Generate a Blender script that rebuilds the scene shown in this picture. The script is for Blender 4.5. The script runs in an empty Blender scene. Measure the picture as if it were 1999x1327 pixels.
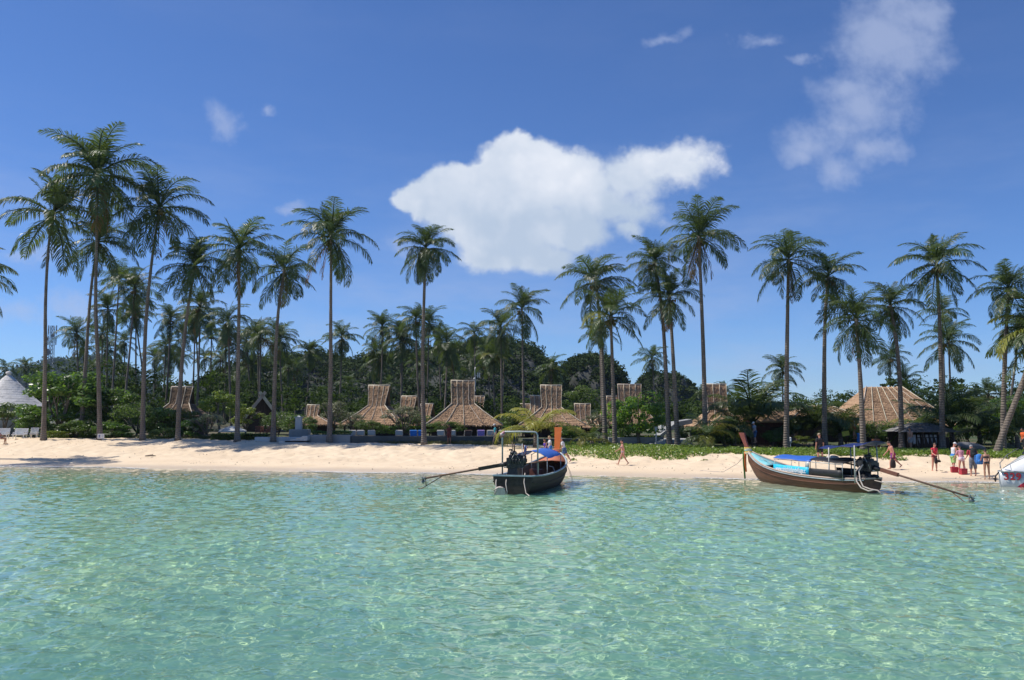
import bpy, bmesh, math, random
import numpy as np
from math import radians, sin, cos, pi
from mathutils import Vector, Matrix

SC = bpy.context.scene
COL = SC.collection

# ------------------------------------------------------------------ camera
EYE = 3.7                     # eye height above the water, standing on a boat deck
FOC = 1666.0                  # focal length in photo pixels (30 mm on a 36 mm wide sensor)
PITCH = math.atan((812 - 663.5) / FOC)
cam_data = bpy.data.cameras.new('camera')
cam_data.sensor_width = 36.0
cam_data.lens = 36.0 * FOC / 1999.0
cam_data.clip_start = 0.3
cam_data.clip_end = 9000.0
cam = bpy.data.objects.new('camera', cam_data)
COL.objects.link(cam)
cam.location = (0, 0, EYE)
cam.rotation_euler = (pi / 2 + PITCH, 0, 0)
SC.camera = cam

# ------------------------------------------------------------------ view
SC.view_settings.view_transform = 'Standard'
SC.view_settings.look = 'None'
SC.view_settings.exposure = 0.0
SC.view_settings.gamma = 1.0
SC.view_settings.use_curve_mapping = False
SC.render.engine = 'CYCLES'
SC.cycles.max_bounces = 8
SC.cycles.diffuse_bounces = 3
SC.cycles.glossy_bounces = 3
SC.cycles.transmission_bounces = 6
SC.cycles.transparent_max_bounces = 8
SC.cycles.caustics_refractive = True
SC.cycles.caustics_reflective = False
SC.cycles.use_denoising = True

# ------------------------------------------------------------------ sun
SUN_EL = radians(57)
SUN_DIR = Vector((-0.95, 0.13, 0)).normalized() * cos(SUN_EL) + Vector((0, 0, sin(SUN_EL)))   # towards the sun
sun_data = bpy.data.lights.new('sun', 'SUN')
sun_data.energy = 4.8
sun_data.angle = radians(0.5)
sun_data.color = (1.0, 0.945, 0.86)
sun = bpy.data.objects.new('sun', sun_data)
sun.rotation_euler = (-SUN_DIR).to_track_quat('-Z', 'Y').to_euler()
sun.location = SUN_DIR * 200
COL.objects.link(sun)
sun_data.cycles.is_caustics_light = True


# ------------------------------------------------------------------ node helper
class NB:
    """tiny expression builder on a node tree"""
    def __init__(self, tree):
        self.t = tree

    def node(self, kind, **kw):
        n = self.t.nodes.new(kind)
        for k, v in kw.items():
            setattr(n, k, v)
        return n

    def put(self, sock, v):
        if isinstance(v, bpy.types.NodeSocket):
            self.t.links.new(v, sock)
        else:
            sock.default_value = v

    def math(self, op, a, b=None, c=None, clamp=False):
        n = self.node('ShaderNodeMath', operation=op, use_clamp=clamp)
        self.put(n.inputs[0], a)
        if b is not None:
            self.put(n.inputs[1], b)
        if c is not None:
            self.put(n.inputs[2], c)
        return n.outputs[0]

    def add(self, a, b): return self.math('ADD', a, b)
    def sub(self, a, b): return self.math('SUBTRACT', a, b)
    def mul(self, a, b): return self.math('MULTIPLY', a, b)
    def div(self, a, b): return self.math('DIVIDE', a, b)

    def ramp(self, v, a, b, lo=0.0, hi=1.0, smooth=True):
        n = self.node('ShaderNodeMapRange', interpolation_type='SMOOTHSTEP' if smooth else 'LINEAR')
        n.clamp = True
        for i, x in enumerate((v, a, b, lo, hi)):
            self.put(n.inputs[i], x)
        return n.outputs[0]

    def mix(self, f, a, b, mode='MIX'):
        n = self.node('ShaderNodeMix', data_type='RGBA', blend_type=mode)
        self.put(n.inputs[0], f)
        self.put(n.inputs[6], a if isinstance(a, bpy.types.NodeSocket) else (*a, 1.0) if len(a) == 3 else a)
        self.put(n.inputs[7], b if isinstance(b, bpy.types.NodeSocket) else (*b, 1.0) if len(b) == 3 else b)
        return n.outputs[2]

    def noise(self, vec, scale, detail=3.0, rough=0.5, dim='3D', color=False, dist=0.0):
        n = self.node('ShaderNodeTexNoise', noise_dimensions=dim)
        if vec is not None:
            self.put(n.inputs['Vector'], vec)
        n.inputs['Scale'].default_value = scale
        n.inputs['Detail'].default_value = detail
        n.inputs['Roughness'].default_value = rough
        n.inputs['Distortion'].default_value = dist
        return n.outputs[1 if color else 0]

    def vec(self, op, a, b=None):
        n = self.node('ShaderNodeVectorMath', operation=op)
        self.put(n.inputs[0], a)
        if b is not None:
            self.put(n.inputs[1], b)
        return n.outputs[1] if op in ('LENGTH', 'DISTANCE', 'DOT_PRODUCT') else n.outputs[0]

    def comb(self, x, y, z):
        n = self.node('ShaderNodeCombineXYZ')
        for i, v in enumerate((x, y, z)):
            self.put(n.inputs[i], v)
        return n.outputs[0]

    def sep(self, v):
        n = self.node('ShaderNodeSeparateXYZ')
        self.put(n.inputs[0], v)
        return n.outputs

    def scale(self, v, s):
        n = self.node('ShaderNodeVectorMath', operation='SCALE')
        self.put(n.inputs[0], v)
        self.put(n.inputs[3], s)
        return n.outputs[0]


# ------------------------------------------------------------------ world: sky and clouds
world = bpy.data.worlds.new('World')
SC.world = world
world.use_nodes = True
wt = world.node_tree
wt.nodes.clear()
W = NB(wt)
out = W.node('ShaderNodeOutputWorld')
bg = W.node('ShaderNodeBackground')
wt.links.new(bg.outputs[0], out.inputs[0])
sky = W.node('ShaderNodeTexSky', sky_type='NISHITA')
sky.sun_disc = False
sky.sun_elevation = SUN_EL
sky.sun_rotation = math.atan2(SUN_DIR.x, SUN_DIR.y)
sky.altitude = 1500
sky.air_density = 1.0
sky.dust_density = 0.0
sky.ozone_density = 6.0
SKY_STRENGTH = 0.102
bg.inputs[1].default_value = SKY_STRENGTH


def sky_clouds():
    """cumulus and thin veils by direction; the sky's own light"""
    d = W.node('ShaderNodeTexCoord').outputs['Generated']
    x, y, z = W.sep(d)
    ay = W.math('MAXIMUM', W.math('ABSOLUTE', y), 0.05)
    px = W.div(x, ay)
    pz = W.div(z, ay)

    # directions in the gnomonic plane facing the beach; photo pixels give the places of the clouds
    def G(u, v):
        a, b = (u - 999.5) / FOC, (663.5 - v) / FOC
        dy = cos(PITCH) - b * sin(PITCH)
        return a / dy, (sin(PITCH) + b * cos(PITCH)) / dy
    p3 = W.comb(px, pz, W.ramp(y, -0.3, 0.3, 7.3, 0.0))
    p = W.comb(px, pz, 0.0)
    wv = W.vec('SUBTRACT', W.noise(p3, 8.0, 2.0, 0.5, color=True), (0.5, 0.5, 0.5))
    wv2 = W.vec('SUBTRACT', W.noise(p3, 24.0, 4.0, 0.6, color=True), (0.5, 0.5, 0.5))
    warp = W.vec('ADD', W.scale(wv, 0.055), W.scale(wv2, 0.030))
    pw = W.vec('ADD', p, warp)
    fine = W.noise(W.vec('ADD', p3, (3.1, 1.7, 0.4)), 30.0, 6.0, 0.62)
    big = W.noise(W.vec('ADD', p3, (1.3, 4.7, 2.4)), 10.0, 4.0, 0.55)
    vo = W.node('ShaderNodeTexVoronoi', feature='SMOOTH_F1')
    W.put(vo.inputs['Vector'], W.vec('ADD', p3, W.scale(warp, 0.8)))
    vo.inputs['Scale'].default_value = 15.0
    vo.inputs['Detail'].default_value = 3.0
    vo.inputs['Roughness'].default_value = 0.5
    vo.inputs['Smoothness'].default_value = 0.7
    puff = W.sub(0.62, vo.outputs['Distance'])

    def blobs(lst, vec, k=0.22):
        acc = None
        for (u, v, rx, ry) in lst:
            gx, gz = G(u, v)
            n = W.node('ShaderNodeVectorMath', operation='MULTIPLY')
            W.put(n.inputs[0], W.vec('SUBTRACT', vec, (gx, gz, 0)))
            n.inputs[1].default_value = (FOC / rx, FOC / ry, 0)
            val = W.sub(1.0, W.vec('LENGTH', n.outputs[0]))
            acc = val if acc is None else W.math('SMOOTH_MAX', acc, val, k)
        return acc

    front = W.ramp(y, 0.02, 0.1)
    cumulus = [(1025, 330, 135, 108), (890, 392, 145, 90), (1000, 445, 160, 100), (1120, 360, 145, 110), (1250, 338, 135, 92), (1335, 312, 98, 70), (1205, 405, 130, 80),
               (1125, 435, 135, 84), (965, 492, 105, 58), (1215, 445, 60, 44), (815, 382, 60, 46), (1060, 500, 110, 46)]
    m = blobs(cumulus, pw)
    # billows stand out at the top and the left; the lower right frays away
    fray = W.ramp(W.add(W.mul(W.sub(pz, 0.26), -1.5), W.mul(W.sub(px, 0.02), 1.2)), -0.10, 0.22)
    dens = W.add(m, W.add(W.mul(puff, 0.42), W.add(W.mul(W.sub(fine, 0.5), W.add(0.20, W.mul(fray, 0.55))), W.mul(W.sub(big, 0.5), 0.30))))
    a_c = W.mul(W.ramp(dens, 0.0, W.add(0.20, W.mul(fray, 0.42))), front)
    veil1 = [(1735, 90, 170, 130), (1650, 165, 110, 60), (1690, 200, 140, 90), (1590, 290, 100, 70), (1640, 350, 70, 48), (1790, 20, 110, 70), (1560, 320, 60, 40), (1640, 245, 80, 70), (1700, 300, 70, 60)]
    v1 = W.add(blobs(veil1, W.vec('ADD', p, W.scale(warp, 1.3)), 0.3), W.add(W.mul(W.sub(big, 0.55), 1.1), W.mul(W.sub(fine, 0.5), 1.1)))
    a_v = W.mul(W.ramp(v1, -0.05, 1.0), 0.62)
    wisps = [(1475, 62, 75, 26), (1315, 65, 50, 24), (440, 238, 62, 34), (515, 208, 22, 14), (765, 492, 60, 40), (40, 600, 110, 44),
             (60, 500, 90, 26), (575, 403, 40, 20), (150, 590, 90, 50), (1550, 100, 50, 16)]
    v2 = W.add(blobs(wisps, W.vec('ADD', p, W.scale(warp, 1.2))), W.add(W.mul(W.sub(fine, 0.5), 1.9), W.mul(W.sub(big, 0.5), 0.6)))
    a_w = W.mul(W.ramp(v2, 0.0, 1.2), 0.5)
    # the rest of the sky: similar scattered veils everywhere, so that it goes on outside the picture
    gen = W.noise(W.vec('MULTIPLY', d, (1, 1, 2.2)), 3.2, 6.0, 0.6)
    a_g = W.mul(W.ramp(gen, 0.56, 0.86), W.ramp(y, 0.62, 0.30, 0.0, 0.55))
    a_thin = W.mul(W.ramp(W.noise(W.vec('MULTIPLY', d, (1.2, 1, 4.5)), 2.2, 6.0, 0.62), 0.42, 0.8), W.ramp(z, 0.40, 0.02, 0.05, 0.55))
    thin = W.math('MAXIMUM', W.mul(W.math('MAXIMUM', a_v, a_w), front), W.math('MAXIMUM', a_g, a_thin))
    # white crowns, grey where the cloud is thick and its base is turned from the sun
    gx, gz = G(1110, 475)
    n = W.node('ShaderNodeVectorMath', operation='MULTIPLY')
    W.put(n.inputs[0], W.vec('SUBTRACT', pw, (gx, gz, 0)))
    n.inputs[1].default_value = (FOC / 320, FOC / 150, 0)
    base = W.ramp(W.vec('LENGTH', n.outputs[0]), 1.25, 0.0)
    shade = W.add(W.mul(base, 0.72), W.add(W.mul(W.sub(0.22, puff), 0.75), W.mul(W.sub(big, 0.5), 0.9)))
    shade = W.add(shade, W.ramp(dens, 0.30, 0.0, 0.0, 0.20))
    col_c = W.mix(W.math('ADD', shade, 0.0, clamp=True), (8.8, 9.1, 9.8), (5.0, 6.0, 7.5))
    blue = W.mix(1.0, sky.outputs[0], (0.80, 0.98, 1.27), 'MULTIPLY')
    c = W.mix(thin, blue, (4.6, 5.4, 7.6))
    return W.mix(W.mul(a_c, 0.97), c, col_c)


wt.links.new(sky_clouds(), bg.inputs[0])


# ------------------------------------------------------------------ projection helper: a photo pixel at a real distance
CP, SP = cos(PITCH), sin(PITCH)


def at(u, v, Y):
    a, b = (u - 999.5) / FOC, (663.5 - v) / FOC
    k = Y / (CP - b * SP)
    return Vector((a * k, Y, EYE + (SP + b * CP) * k))


def ppm(Y):
    return FOC * 1.004 / Y


# ------------------------------------------------------------------ terrain
def smooth(a, b, x):
    t = np.clip((np.asarray(x, float) - a) / (b - a), 0, 1)
    return t * t * (3 - 2 * t)


def shore_y(X):
    X = np.asarray(X, float)
    return 54.6 - 0.25 * X + 0.35 * np.sin(X * 0.21 + 1.0) + 0.2 * np.sin(X * 0.53)


def beach_s(X, Y):
    return (np.asarray(Y, float) - shore_y(X)) / 1.03


def berm_d(X):
    return 17.5 - 5.5 * smooth(-2, 18, X)


def berm_h(X):
    return 1.55 - 0.33 * smooth(-35, -5, X) - 0.20 * smooth(0, 25, X)


def ground(X, Y):
    X = np.asarray(X, float)
    Y = np.asarray(Y, float)
    s = beach_s(X, Y)
    D, H = berm_d(X), berm_h(X)
    sea = np.where(s > -4, s * 0.085, -0.34 + (s + 4) * 0.040)
    sea = np.maximum(sea, -1.75 + 0.05 * np.sin(X * 0.5) * np.sin(Y * 0.4))
    t = np.clip(s / D, 0, 1)
    rise = H * (0.55 * t + 0.45 * t * t * (3 - 2 * t) + 0.05 * np.sin(t * 9))
    back = H + 0.015 * np.clip(s - D, 0, 60)
    return np.where(s < 0, sea, np.where(s < D, rise, back))


def gz(x, y):
    return float(ground(x, y))


# ------------------------------------------------------------------ object helpers
def link(o, parent=None):
    COL.objects.link(o)
    if parent is not None:
        o.parent = parent
    return o


def tag(o, label=None, cat=None, group=None, kind=None):
    if label:
        o['label'] = label
    if cat:
        o['category'] = cat
    if group:
        o['group'] = group
    if kind:
        o['kind'] = kind
    return o


def empty(name, loc, rz=0.0, label=None, cat=None, group=None, scale=1.0):
    o = bpy.data.objects.new(name, None)
    o.empty_display_size = 0.2
    o.location = loc
    o.rotation_euler = (0, 0, rz)
    o.scale = (scale,) * 3
    link(o)
    return tag(o, label, cat, group)


def np_mesh(name, verts, faces, mats=None, smooth_=False, mat_idx=None):
    """verts Nx3, faces: list of arrays (each M x k with one k per array) or plain list of tuples"""
    me = bpy.data.meshes.new(name)
    verts = np.asarray(verts, np.float32)
    if isinstance(faces, np.ndarray):
        faces = [faces]
    if faces and isinstance(faces[0], np.ndarray):
        loops = np.concatenate([f.ravel() for f in faces]).astype(np.int32)
        tot = np.concatenate([np.full(len(f), f.shape[1], np.int32) for f in faces])
    else:
        loops = np.array([i for f in faces for i in f], np.int32)
        tot = np.array([len(f) for f in faces], np.int32)
    start = np.concatenate([[0], np.cumsum(tot)[:-1]]).astype(np.int32)
    me.vertices.add(len(verts))
    me.vertices.foreach_set('co', verts.ravel())
    me.loops.add(len(loops))
    me.loops.foreach_set('vertex_index', loops)
    me.polygons.add(len(tot))
    me.polygons.foreach_set('loop_start', start)
    me.polygons.foreach_set('loop_total', tot)
    if mat_idx is not None:
        me.polygons.foreach_set('material_index', np.asarray(mat_idx, np.int32))
    if smooth_:
        me.polygons.foreach_set('use_smooth', np.ones(len(tot), bool))
    for m in (mats if isinstance(mats, (list, tuple)) else [mats] if mats else []):
        me.materials.append(m)
    me.update(calc_edges=True)
    return me


def obj(name, me, parent=None, loc=None, rot=None, scale=None):
    o = bpy.data.objects.new(name, me)
    if loc is not None:
        o.location = loc
    if rot is not None:
        o.rotation_euler = rot
    if scale is not None:
        o.scale = (scale,) * 3 if isinstance(scale, (int, float)) else scale
    return link(o, parent)


def frame_of(t, up=Vector((0, 0, 1))):
    t = t.normalized()
    if abs(t.dot(up)) > 0.97:
        up = Vector((1, 0, 0)) if abs(t.x) < 0.9 else Vector((0, 1, 0))
    s = t.cross(up).normalized()
    return s, s.cross(t).normalized()


class MB:
    """collects shapes into one mesh"""
    def __init__(self):
        self.v, self.f, self.sm, self.mi = [], [], [], []
        self.cur = 0

    def _add(self, vs, fs, sm=False):
        b = len(self.v)
        self.v.extend(Vector(x) for x in vs)
        for f in fs:
            self.f.append(tuple(b + i for i in f))
            self.sm.append(sm)
            self.mi.append(self.cur)
        return self

    def box(self, c, size, rz=0.0, rot=None, taper=(1, 1)):
        hx, hy, hz = size[0] / 2, size[1] / 2, size[2] / 2
        R = rot if rot is not None else Matrix.Rotation(rz, 3, 'Z')
        c = Vector(c)
        vs = []
        for z, (tx, ty) in ((-hz, (1, 1)), (hz, taper)):
            for x, y in ((-hx, -hy), (hx, -hy), (hx, hy), (-hx, hy)):
                vs.append(c + R @ Vector((x * tx, y * ty, z)))
        return self._add(vs, [(3, 2, 1, 0), (4, 5, 6, 7), (0, 1, 5, 4), (1, 2, 6, 5), (2, 3, 7, 6), (3, 0, 4, 7)])

    def bar(self, a, b, w, h, up=Vector((0, 0, 1))):
        a, b = Vector(a), Vector(b)
        s, u = frame_of(b - a, up)
        vs = []
        for p in (a, b):
            for x, y in ((-1, -1), (1, -1), (1, 1), (-1, 1)):
                vs.append(p + s * (x * w / 2) + u * (y * h / 2))
        return self._add(vs, [(3, 2, 1, 0), (4, 5, 6, 7), (0, 1, 5, 4), (1, 2, 6, 5), (2, 3, 7, 6), (3, 0, 4, 7)])

    def tube(self, pts, r, n=8, caps=True, sm=True, flat=1.0):
        pts = [Vector(p) for p in pts]
        rs = r if isinstance(r, (list, tuple)) else [r] * len(pts)
        vs, fs = [], []
        up = Vector((0, 0, 1))
        for i, p in enumerate(pts):
            t = (pts[min(i + 1, len(pts) - 1)] - pts[max(i - 1, 0)])
            s, u = frame_of(t, up)
            if i and s.dot(last) < 0:
                s, u = -s, -u
            last = s
            for k in range(n):
                a = 2 * pi * k / n
                vs.append(p + s * cos(a) * rs[i] + u * sin(a) * rs[i] * flat)
        for i in range(len(pts) - 1):
            for k in range(n):
                k2 = (k + 1) % n
                fs.append((i * n + k, i * n + k2, (i + 1) * n + k2, (i + 1) * n + k))
        self._add(vs, fs, sm)
        if caps:
            b = len(self.v) - len(vs)
            m = len(pts)
            self.f.append(tuple(b + k for k in reversed(range(n))))
            self.f.append(tuple(b + (m - 1) * n + k for k in range(n)))
            self.sm += [False, False]
            self.mi += [self.cur] * 2
        return self

    def loft(self, rings, sm=True, caps=True, closed=True):
        n = len(rings[0])
        vs = [p for r in rings for p in r]
        fs = []
        for i in range(len(rings) - 1):
            for k in range(n if closed else n - 1):
                k2 = (k + 1) % n
                fs.append((i * n + k, i * n + k2, (i + 1) * n + k2, (i + 1) * n + k))
        self._add(vs, fs, sm)
        if caps and closed:
            b = len(self.v) - len(vs)
            self.f.append(tuple(b + k for k in reversed(range(n))))
            self.f.append(tuple(b + (len(rings) - 1) * n + k for k in range(n)))
            self.sm += [False, False]
            self.mi += [self.cur] * 2
        return self

    def ball(self, c, r, nu=10, nv=7, rot=None):
        c = Vector(c)
        r = r if isinstance(r, (tuple, list)) else (r, r, r)
        rings = []
        for j in range(nv + 1):
            th = pi * j / nv
            sr = max(sin(th), 0.02)
            ring = []
            for k in range(nu):
                a = 2 * pi * k / nu
                q = Vector((r[0] * sr * cos(a), r[1] * sr * sin(a), -r[2] * cos(th)))
                ring.append(c + (rot @ q if rot is not None else q))
            rings.append(ring)
        return self.loft(rings)

    def sheet(self, grid, sm=True, thick=None):
        """grid: rows of points; with thick a closed slab is made (offset downward / along given vector)"""
        R, C = len(grid), len(grid[0])
        vs = [Vector(p) for row in grid for p in row]
        fs = [(i * C + j, i * C + j + 1, (i + 1) * C + j + 1, (i + 1) * C + j) for i in range(R - 1) for j in range(C - 1)]
        if thick is not None:
            off = Vector((0, 0, -thick)) if isinstance(thick, (int, float)) else Vector(thick)
            n = len(vs)
            vs += [p + off for p in vs]
            fs += [tuple(n + i for i in reversed(f)) for f in list(fs)]
            edge = [j for j in range(C)] + [i * C + C - 1 for i in range(1, R)] + [(R - 1) * C + j for j in range(C - 2, -1, -1)] + [i * C for i in range(R - 2, 0, -1)]
            for q in range(len(edge)):
                a, b = edge[q], edge[(q + 1) % len(edge)]
                fs.append((b, a, a + n, b + n))
        return self._add(vs, fs, sm)

    def prism(self, poly, off, sm=False):
        """poly: planar list of points, extruded along vector off"""
        n = len(poly)
        off = Vector(off)
        vs = [Vector(p) for p in poly] + [Vector(p) + off for p in poly]
        fs = [tuple(reversed(range(n))), tuple(range(n, 2 * n))]
        for k in range(n):
            k2 = (k + 1) % n
            fs.append((k, k2, n + k2, n + k))
        return self._add(vs, fs, sm)

    def mesh(self, name, mats):
        me = np_mesh(name, np.array([tuple(p) for p in self.v], np.float32).reshape(-1, 3), self.f, mats, mat_idx=self.mi)
        me.polygons.foreach_set('use_smooth', np.array(self.sm, bool))
        return me

    def build(self, name, mats, parent=None, loc=None, rot=None):
        return obj(name, self.mesh(name, mats), parent, loc, rot)


# ------------------------------------------------------------------ materials
MATS = {}


def mat(name, color, rough=0.6, spec=0.5, metal=0.0, var=0.0, vscale=4.0, bump=0.0, bscale=30.0, color2=None, transl=0.0, tcol=None, rnd=0.0,
        stretch=None, coat=0.0, sheen=0.0):
    """principled surface with procedural variation: var mixes towards color2 by noise, rnd varies each object's value"""
    if name in MATS:
        return MATS[name]
    m = bpy.data.materials.new(name)
    MATS[name] = m
    m.use_nodes = True
    t = m.node_tree
    N = NB(t)
    b = t.nodes['Principled BSDF']
    out_ = t.nodes['Material Output']
    co = N.node('ShaderNodeTexCoord').outputs['Object']
    if stretch:
        co = N.vec('MULTIPLY', co, stretch)
    c = None
    if var > 0:
        n = N.noise(co, vscale, 4.0, 0.6)
        c = N.mix(N.mul(N.ramp(n, 0.3, 0.7), var), color, color2 or tuple(x * 0.45 for x in color))
    if rnd > 0:
        r = N.node('ShaderNodeObjectInfo').outputs['Random']
        hsv = N.node('ShaderNodeHueSaturation')
        N.put(hsv.inputs['Value'], N.add(1.0 - rnd, N.mul(r, 2 * rnd)))
        N.put(hsv.inputs['Hue'], N.add(0.5 - 0.02, N.mul(r, 0.04)))
        N.put(hsv.inputs['Color'], c if c is not None else (*color, 1.0))
        c = hsv.outputs[0]
    if c is None:
        b.inputs['Base Color'].default_value = (*color, 1.0)
    else:
        N.put(b.inputs['Base Color'], c)
    b.inputs['Roughness'].default_value = rough
    b.inputs['Metallic'].default_value = metal
    b.inputs['Specular IOR Level'].default_value = spec
    b.inputs['Coat Weight'].default_value = coat
    b.inputs['Sheen Weight'].default_value = sheen
    if bump > 0:
        bn = N.node('ShaderNodeBump')
        bn.inputs['Strength'].default_value = min(1.0, bump * 10)
        bn.inputs['Distance'].default_value = bump
        N.put(bn.inputs['Height'], N.noise(co, bscale, 5.0, 0.65))
        t.links.new(bn.outputs[0], b.inputs['Normal'])
    if transl > 0:
        tr = N.node('ShaderNodeBsdfTranslucent')
        if tcol is not None:
            N.put(tr.inputs['Color'], (*tcol, 1.0))
        elif c is not None:
            N.put(tr.inputs['Color'], c)
        else:
            tr.inputs['Color'].default_value = (*color, 1)
        mx = N.node('ShaderNodeMixShader')
        mx.inputs[0].default_value = transl
        t.links.new(b.outputs[0], mx.inputs[1])
        t.links.new(tr.outputs[0], mx.inputs[2])
        t.links.new(mx.outputs[0], out_.inputs['Surface'])
    return m


RNG = np.random.default_rng(11)
random.seed(5)


# ------------------------------------------------------------------ ground: sea bed, beach, land
def vnoise(x, y, seed=0):
    """cheap smooth value noise (numpy)"""
    xi, yi = np.floor(x).astype(np.int64), np.floor(y).astype(np.int64)
    fx, fy = x - xi, y - yi
    fx, fy = fx * fx * (3 - 2 * fx), fy * fy * (3 - 2 * fy)

    def h(a, b):
        n = (a * 374761393 + b * 668265263 + seed * 974634777) & 0x7fffffff
        n = ((n ^ (n >> 13)) * 1274126177) & 0x7fffffff
        return ((n ^ (n >> 16)) & 0xffff) / 65535.0
    return (h(xi, yi) * (1 - fx) + h(xi + 1, yi) * fx) * (1 - fy) + (h(xi, yi + 1) * (1 - fx) + h(xi + 1, yi + 1) * fx) * fy


def fbm(x, y, seed=0, o=4):
    a, s, t = 0.5, 0.0, 0.0
    for k in range(o):
        s = s + a * vnoise(x * 2 ** k, y * 2 ** k, seed + k)
        t += a
        a *= 0.5
    return s / t - 0.5


def spaced(stops):
    r = []
    for (a, b, st) in stops:
        n = max(1, int(round((b - a) / st)))
        r += list(a + (b - a) * np.arange(n) / n)
    return np.array(r + [stops[-1][1]])


gx_ = spaced([(-2400, -600, 600), (-600, -130, 60), (-130, -56, 3), (-56, 46, 0.17), (46, 120, 3), (120, 600, 60), (600, 2400, 600)])
gy_ = spaced([(-600, -60, 60), (-60, 36, 0.8), (36, 90, 0.17), (90, 150, 3), (150, 700, 50), (700, 2600, 380)])
GX, GY = np.meshgrid(gx_, gy_)
GZ = ground(GX, GY)
S_ = beach_s(GX, GY)
# trampled dry sand towards the berm: rounded dimples from many feet; smooth wet sand near the water
near = (np.abs(GX + 5) < 53) & (GY > 36) & (GY < 92)
tramp = smooth(3.0, 7.5, S_) * near
dim = fbm(GX * 1.9, GY * 1.5, 3, 3) * 0.20 + np.minimum(0, vnoise(GX * 2.6, GY * 2.2, 9) - 0.38) * 0.24 + fbm(GX * 0.35, GY * 0.35, 5, 3) * 0.12
GZ = GZ + tramp * dim
GZ = GZ + 0.05 * np.exp(-((S_ - 3.4 - 0.5 * np.sin(GX * 0.3)) / 0.35) ** 2) * near          # a small wrack ridge left by the tide
GZ = GZ - 3.0 * smooth(150, 400, GY) * (S_ > 0) - 0.0
nx, ny = len(gx_), len(gy_)
idx = np.arange(nx * ny).reshape(ny, nx)
quads = np.stack([idx[:-1, :-1].ravel(), idx[:-1, 1:].ravel(), idx[1:, 1:].ravel(), idx[1:, :-1].ravel()], 1)
gv = np.stack([GX.ravel(), GY.ravel(), GZ.ravel()], 1)
qs = S_.ravel()[quads].mean(1)
qd = berm_d(GX.ravel()[quads].mean(1))


def sub_mesh(name, mask, mats):
    q = quads[mask]
    used = np.unique(q)
    remap = np.zeros(len(gv), np.int64)
    remap[used] = np.arange(len(used))
    return np_mesh(name, gv[used], remap[q], mats, smooth_=True)


def sand_material(name, under):
    m = bpy.data.materials.new(name)
    m.use_nodes = True
    t = m.node_tree
    N = NB(t)
    b = t.nodes['Principled BSDF']
    pos = N.node('ShaderNodeNewGeometry').outputs['Position']
    x, y, z = N.sep(pos)
    n1 = N.noise(pos, 0.35, 4, 0.6)
    n2 = N.noise(pos, 3.0, 5, 0.65)
    n3 = N.noise(pos, 40.0, 3, 0.6)
    if under:
        c = N.mix(N.ramp(n1, 0.35, 0.68), (0.88, 0.83, 0.69), (0.72, 0.69, 0.56))
        c = N.mix(N.mul(N.ramp(n2, 0.45, 0.8), 0.4), c, (0.36, 0.36, 0.24))
        # weed and broken coral patches
        w = N.noise(N.vec('MULTIPLY', pos, (0.6, 1.0, 1.0)), 0.16, 6, 0.62)
        c = N.mix(N.mul(N.ramp(w, 0.56, 0.72), 0.55), c, (0.26, 0.27, 0.16))
        N.put(b.inputs['Roughness'], 0.9)
    else:
        dry = N.mix(N.ramp(n1, 0.3, 0.7), (0.80, 0.645, 0.455), (0.715, 0.56, 0.385))
        dry = N.mix(N.mul(N.ramp(n2, 0.52, 0.75), 0.35), dry, (0.54, 0.42, 0.30))
        dry = N.mix(N.mul(N.ramp(n3, 0.5, 0.8), 0.25), dry, (0.62, 0.52, 0.40))
        # wet below the last wave
        wet = N.ramp(N.add(z, N.mul(N.sub(n2, 0.5), 0.10)), 0.05, 0.24, 1.0, 0.0)
        c = N.mix(N.mul(wet, 0.6), dry, (0.52, 0.42, 0.31))
        N.put(b.inputs['Roughness'], N.ramp(wet, 0, 1, 0.95, 0.45))
        b.inputs['Specular IOR Level'].default_value = 0.25
    N.put(b.inputs['Base Color'], c)
    bp = N.node('ShaderNodeBump')
    bp.inputs['Strength'].default_value = 0.6
    bp.inputs['Distance'].default_value = 0.02
    N.put(bp.inputs['Height'], N.add(n2, N.mul(n3, 0.3)))
    t.links.new(bp.outputs[0], b.inputs['Normal'])
    return m


def land_material():
    m = bpy.data.materials.new('soil_and_lawn')
    m.use_nodes = True
    t = m.node_tree
    N = NB(t)
    b = t.nodes['Principled BSDF']
    pos = N.node('ShaderNodeNewGeometry').outputs['Position']
    c = N.mix(N.ramp(N.noise(pos, 0.25, 5, 0.6), 0.4, 0.65), (0.045, 0.075, 0.02), (0.16, 0.12, 0.075))
    c = N.mix(N.mul(N.ramp(N.noise(pos, 6.0, 4, 0.6), 0.4, 0.7), 0.5), c, (0.05, 0.05, 0.025))
    N.put(b.inputs['Base Color'], c)
    b.inputs['Roughness'].default_value = 0.95
    return m


M_SAND = sand_material('dry_and_wet_sand', False)
M_BED = sand_material('sea_bed_sand', True)
M_LAND = land_material()
seabed = obj('seabed', sub_mesh('seabed', qs < 0, M_BED))
tag(seabed, 'pale sandy sea bed seen through clear shallow water', kind='structure')
beach = obj('beach', sub_mesh('beach', (qs >= 0) & (qs < qd + 1.5), M_SAND))
tag(beach, 'pale gold sand beach sloping up from the water to the palms', kind='structure')
land = obj('ground', sub_mesh('ground', qs >= qd + 1.5, M_LAND))
tag(land, 'dark soil and lawn behind the beach', kind='structure')


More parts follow.
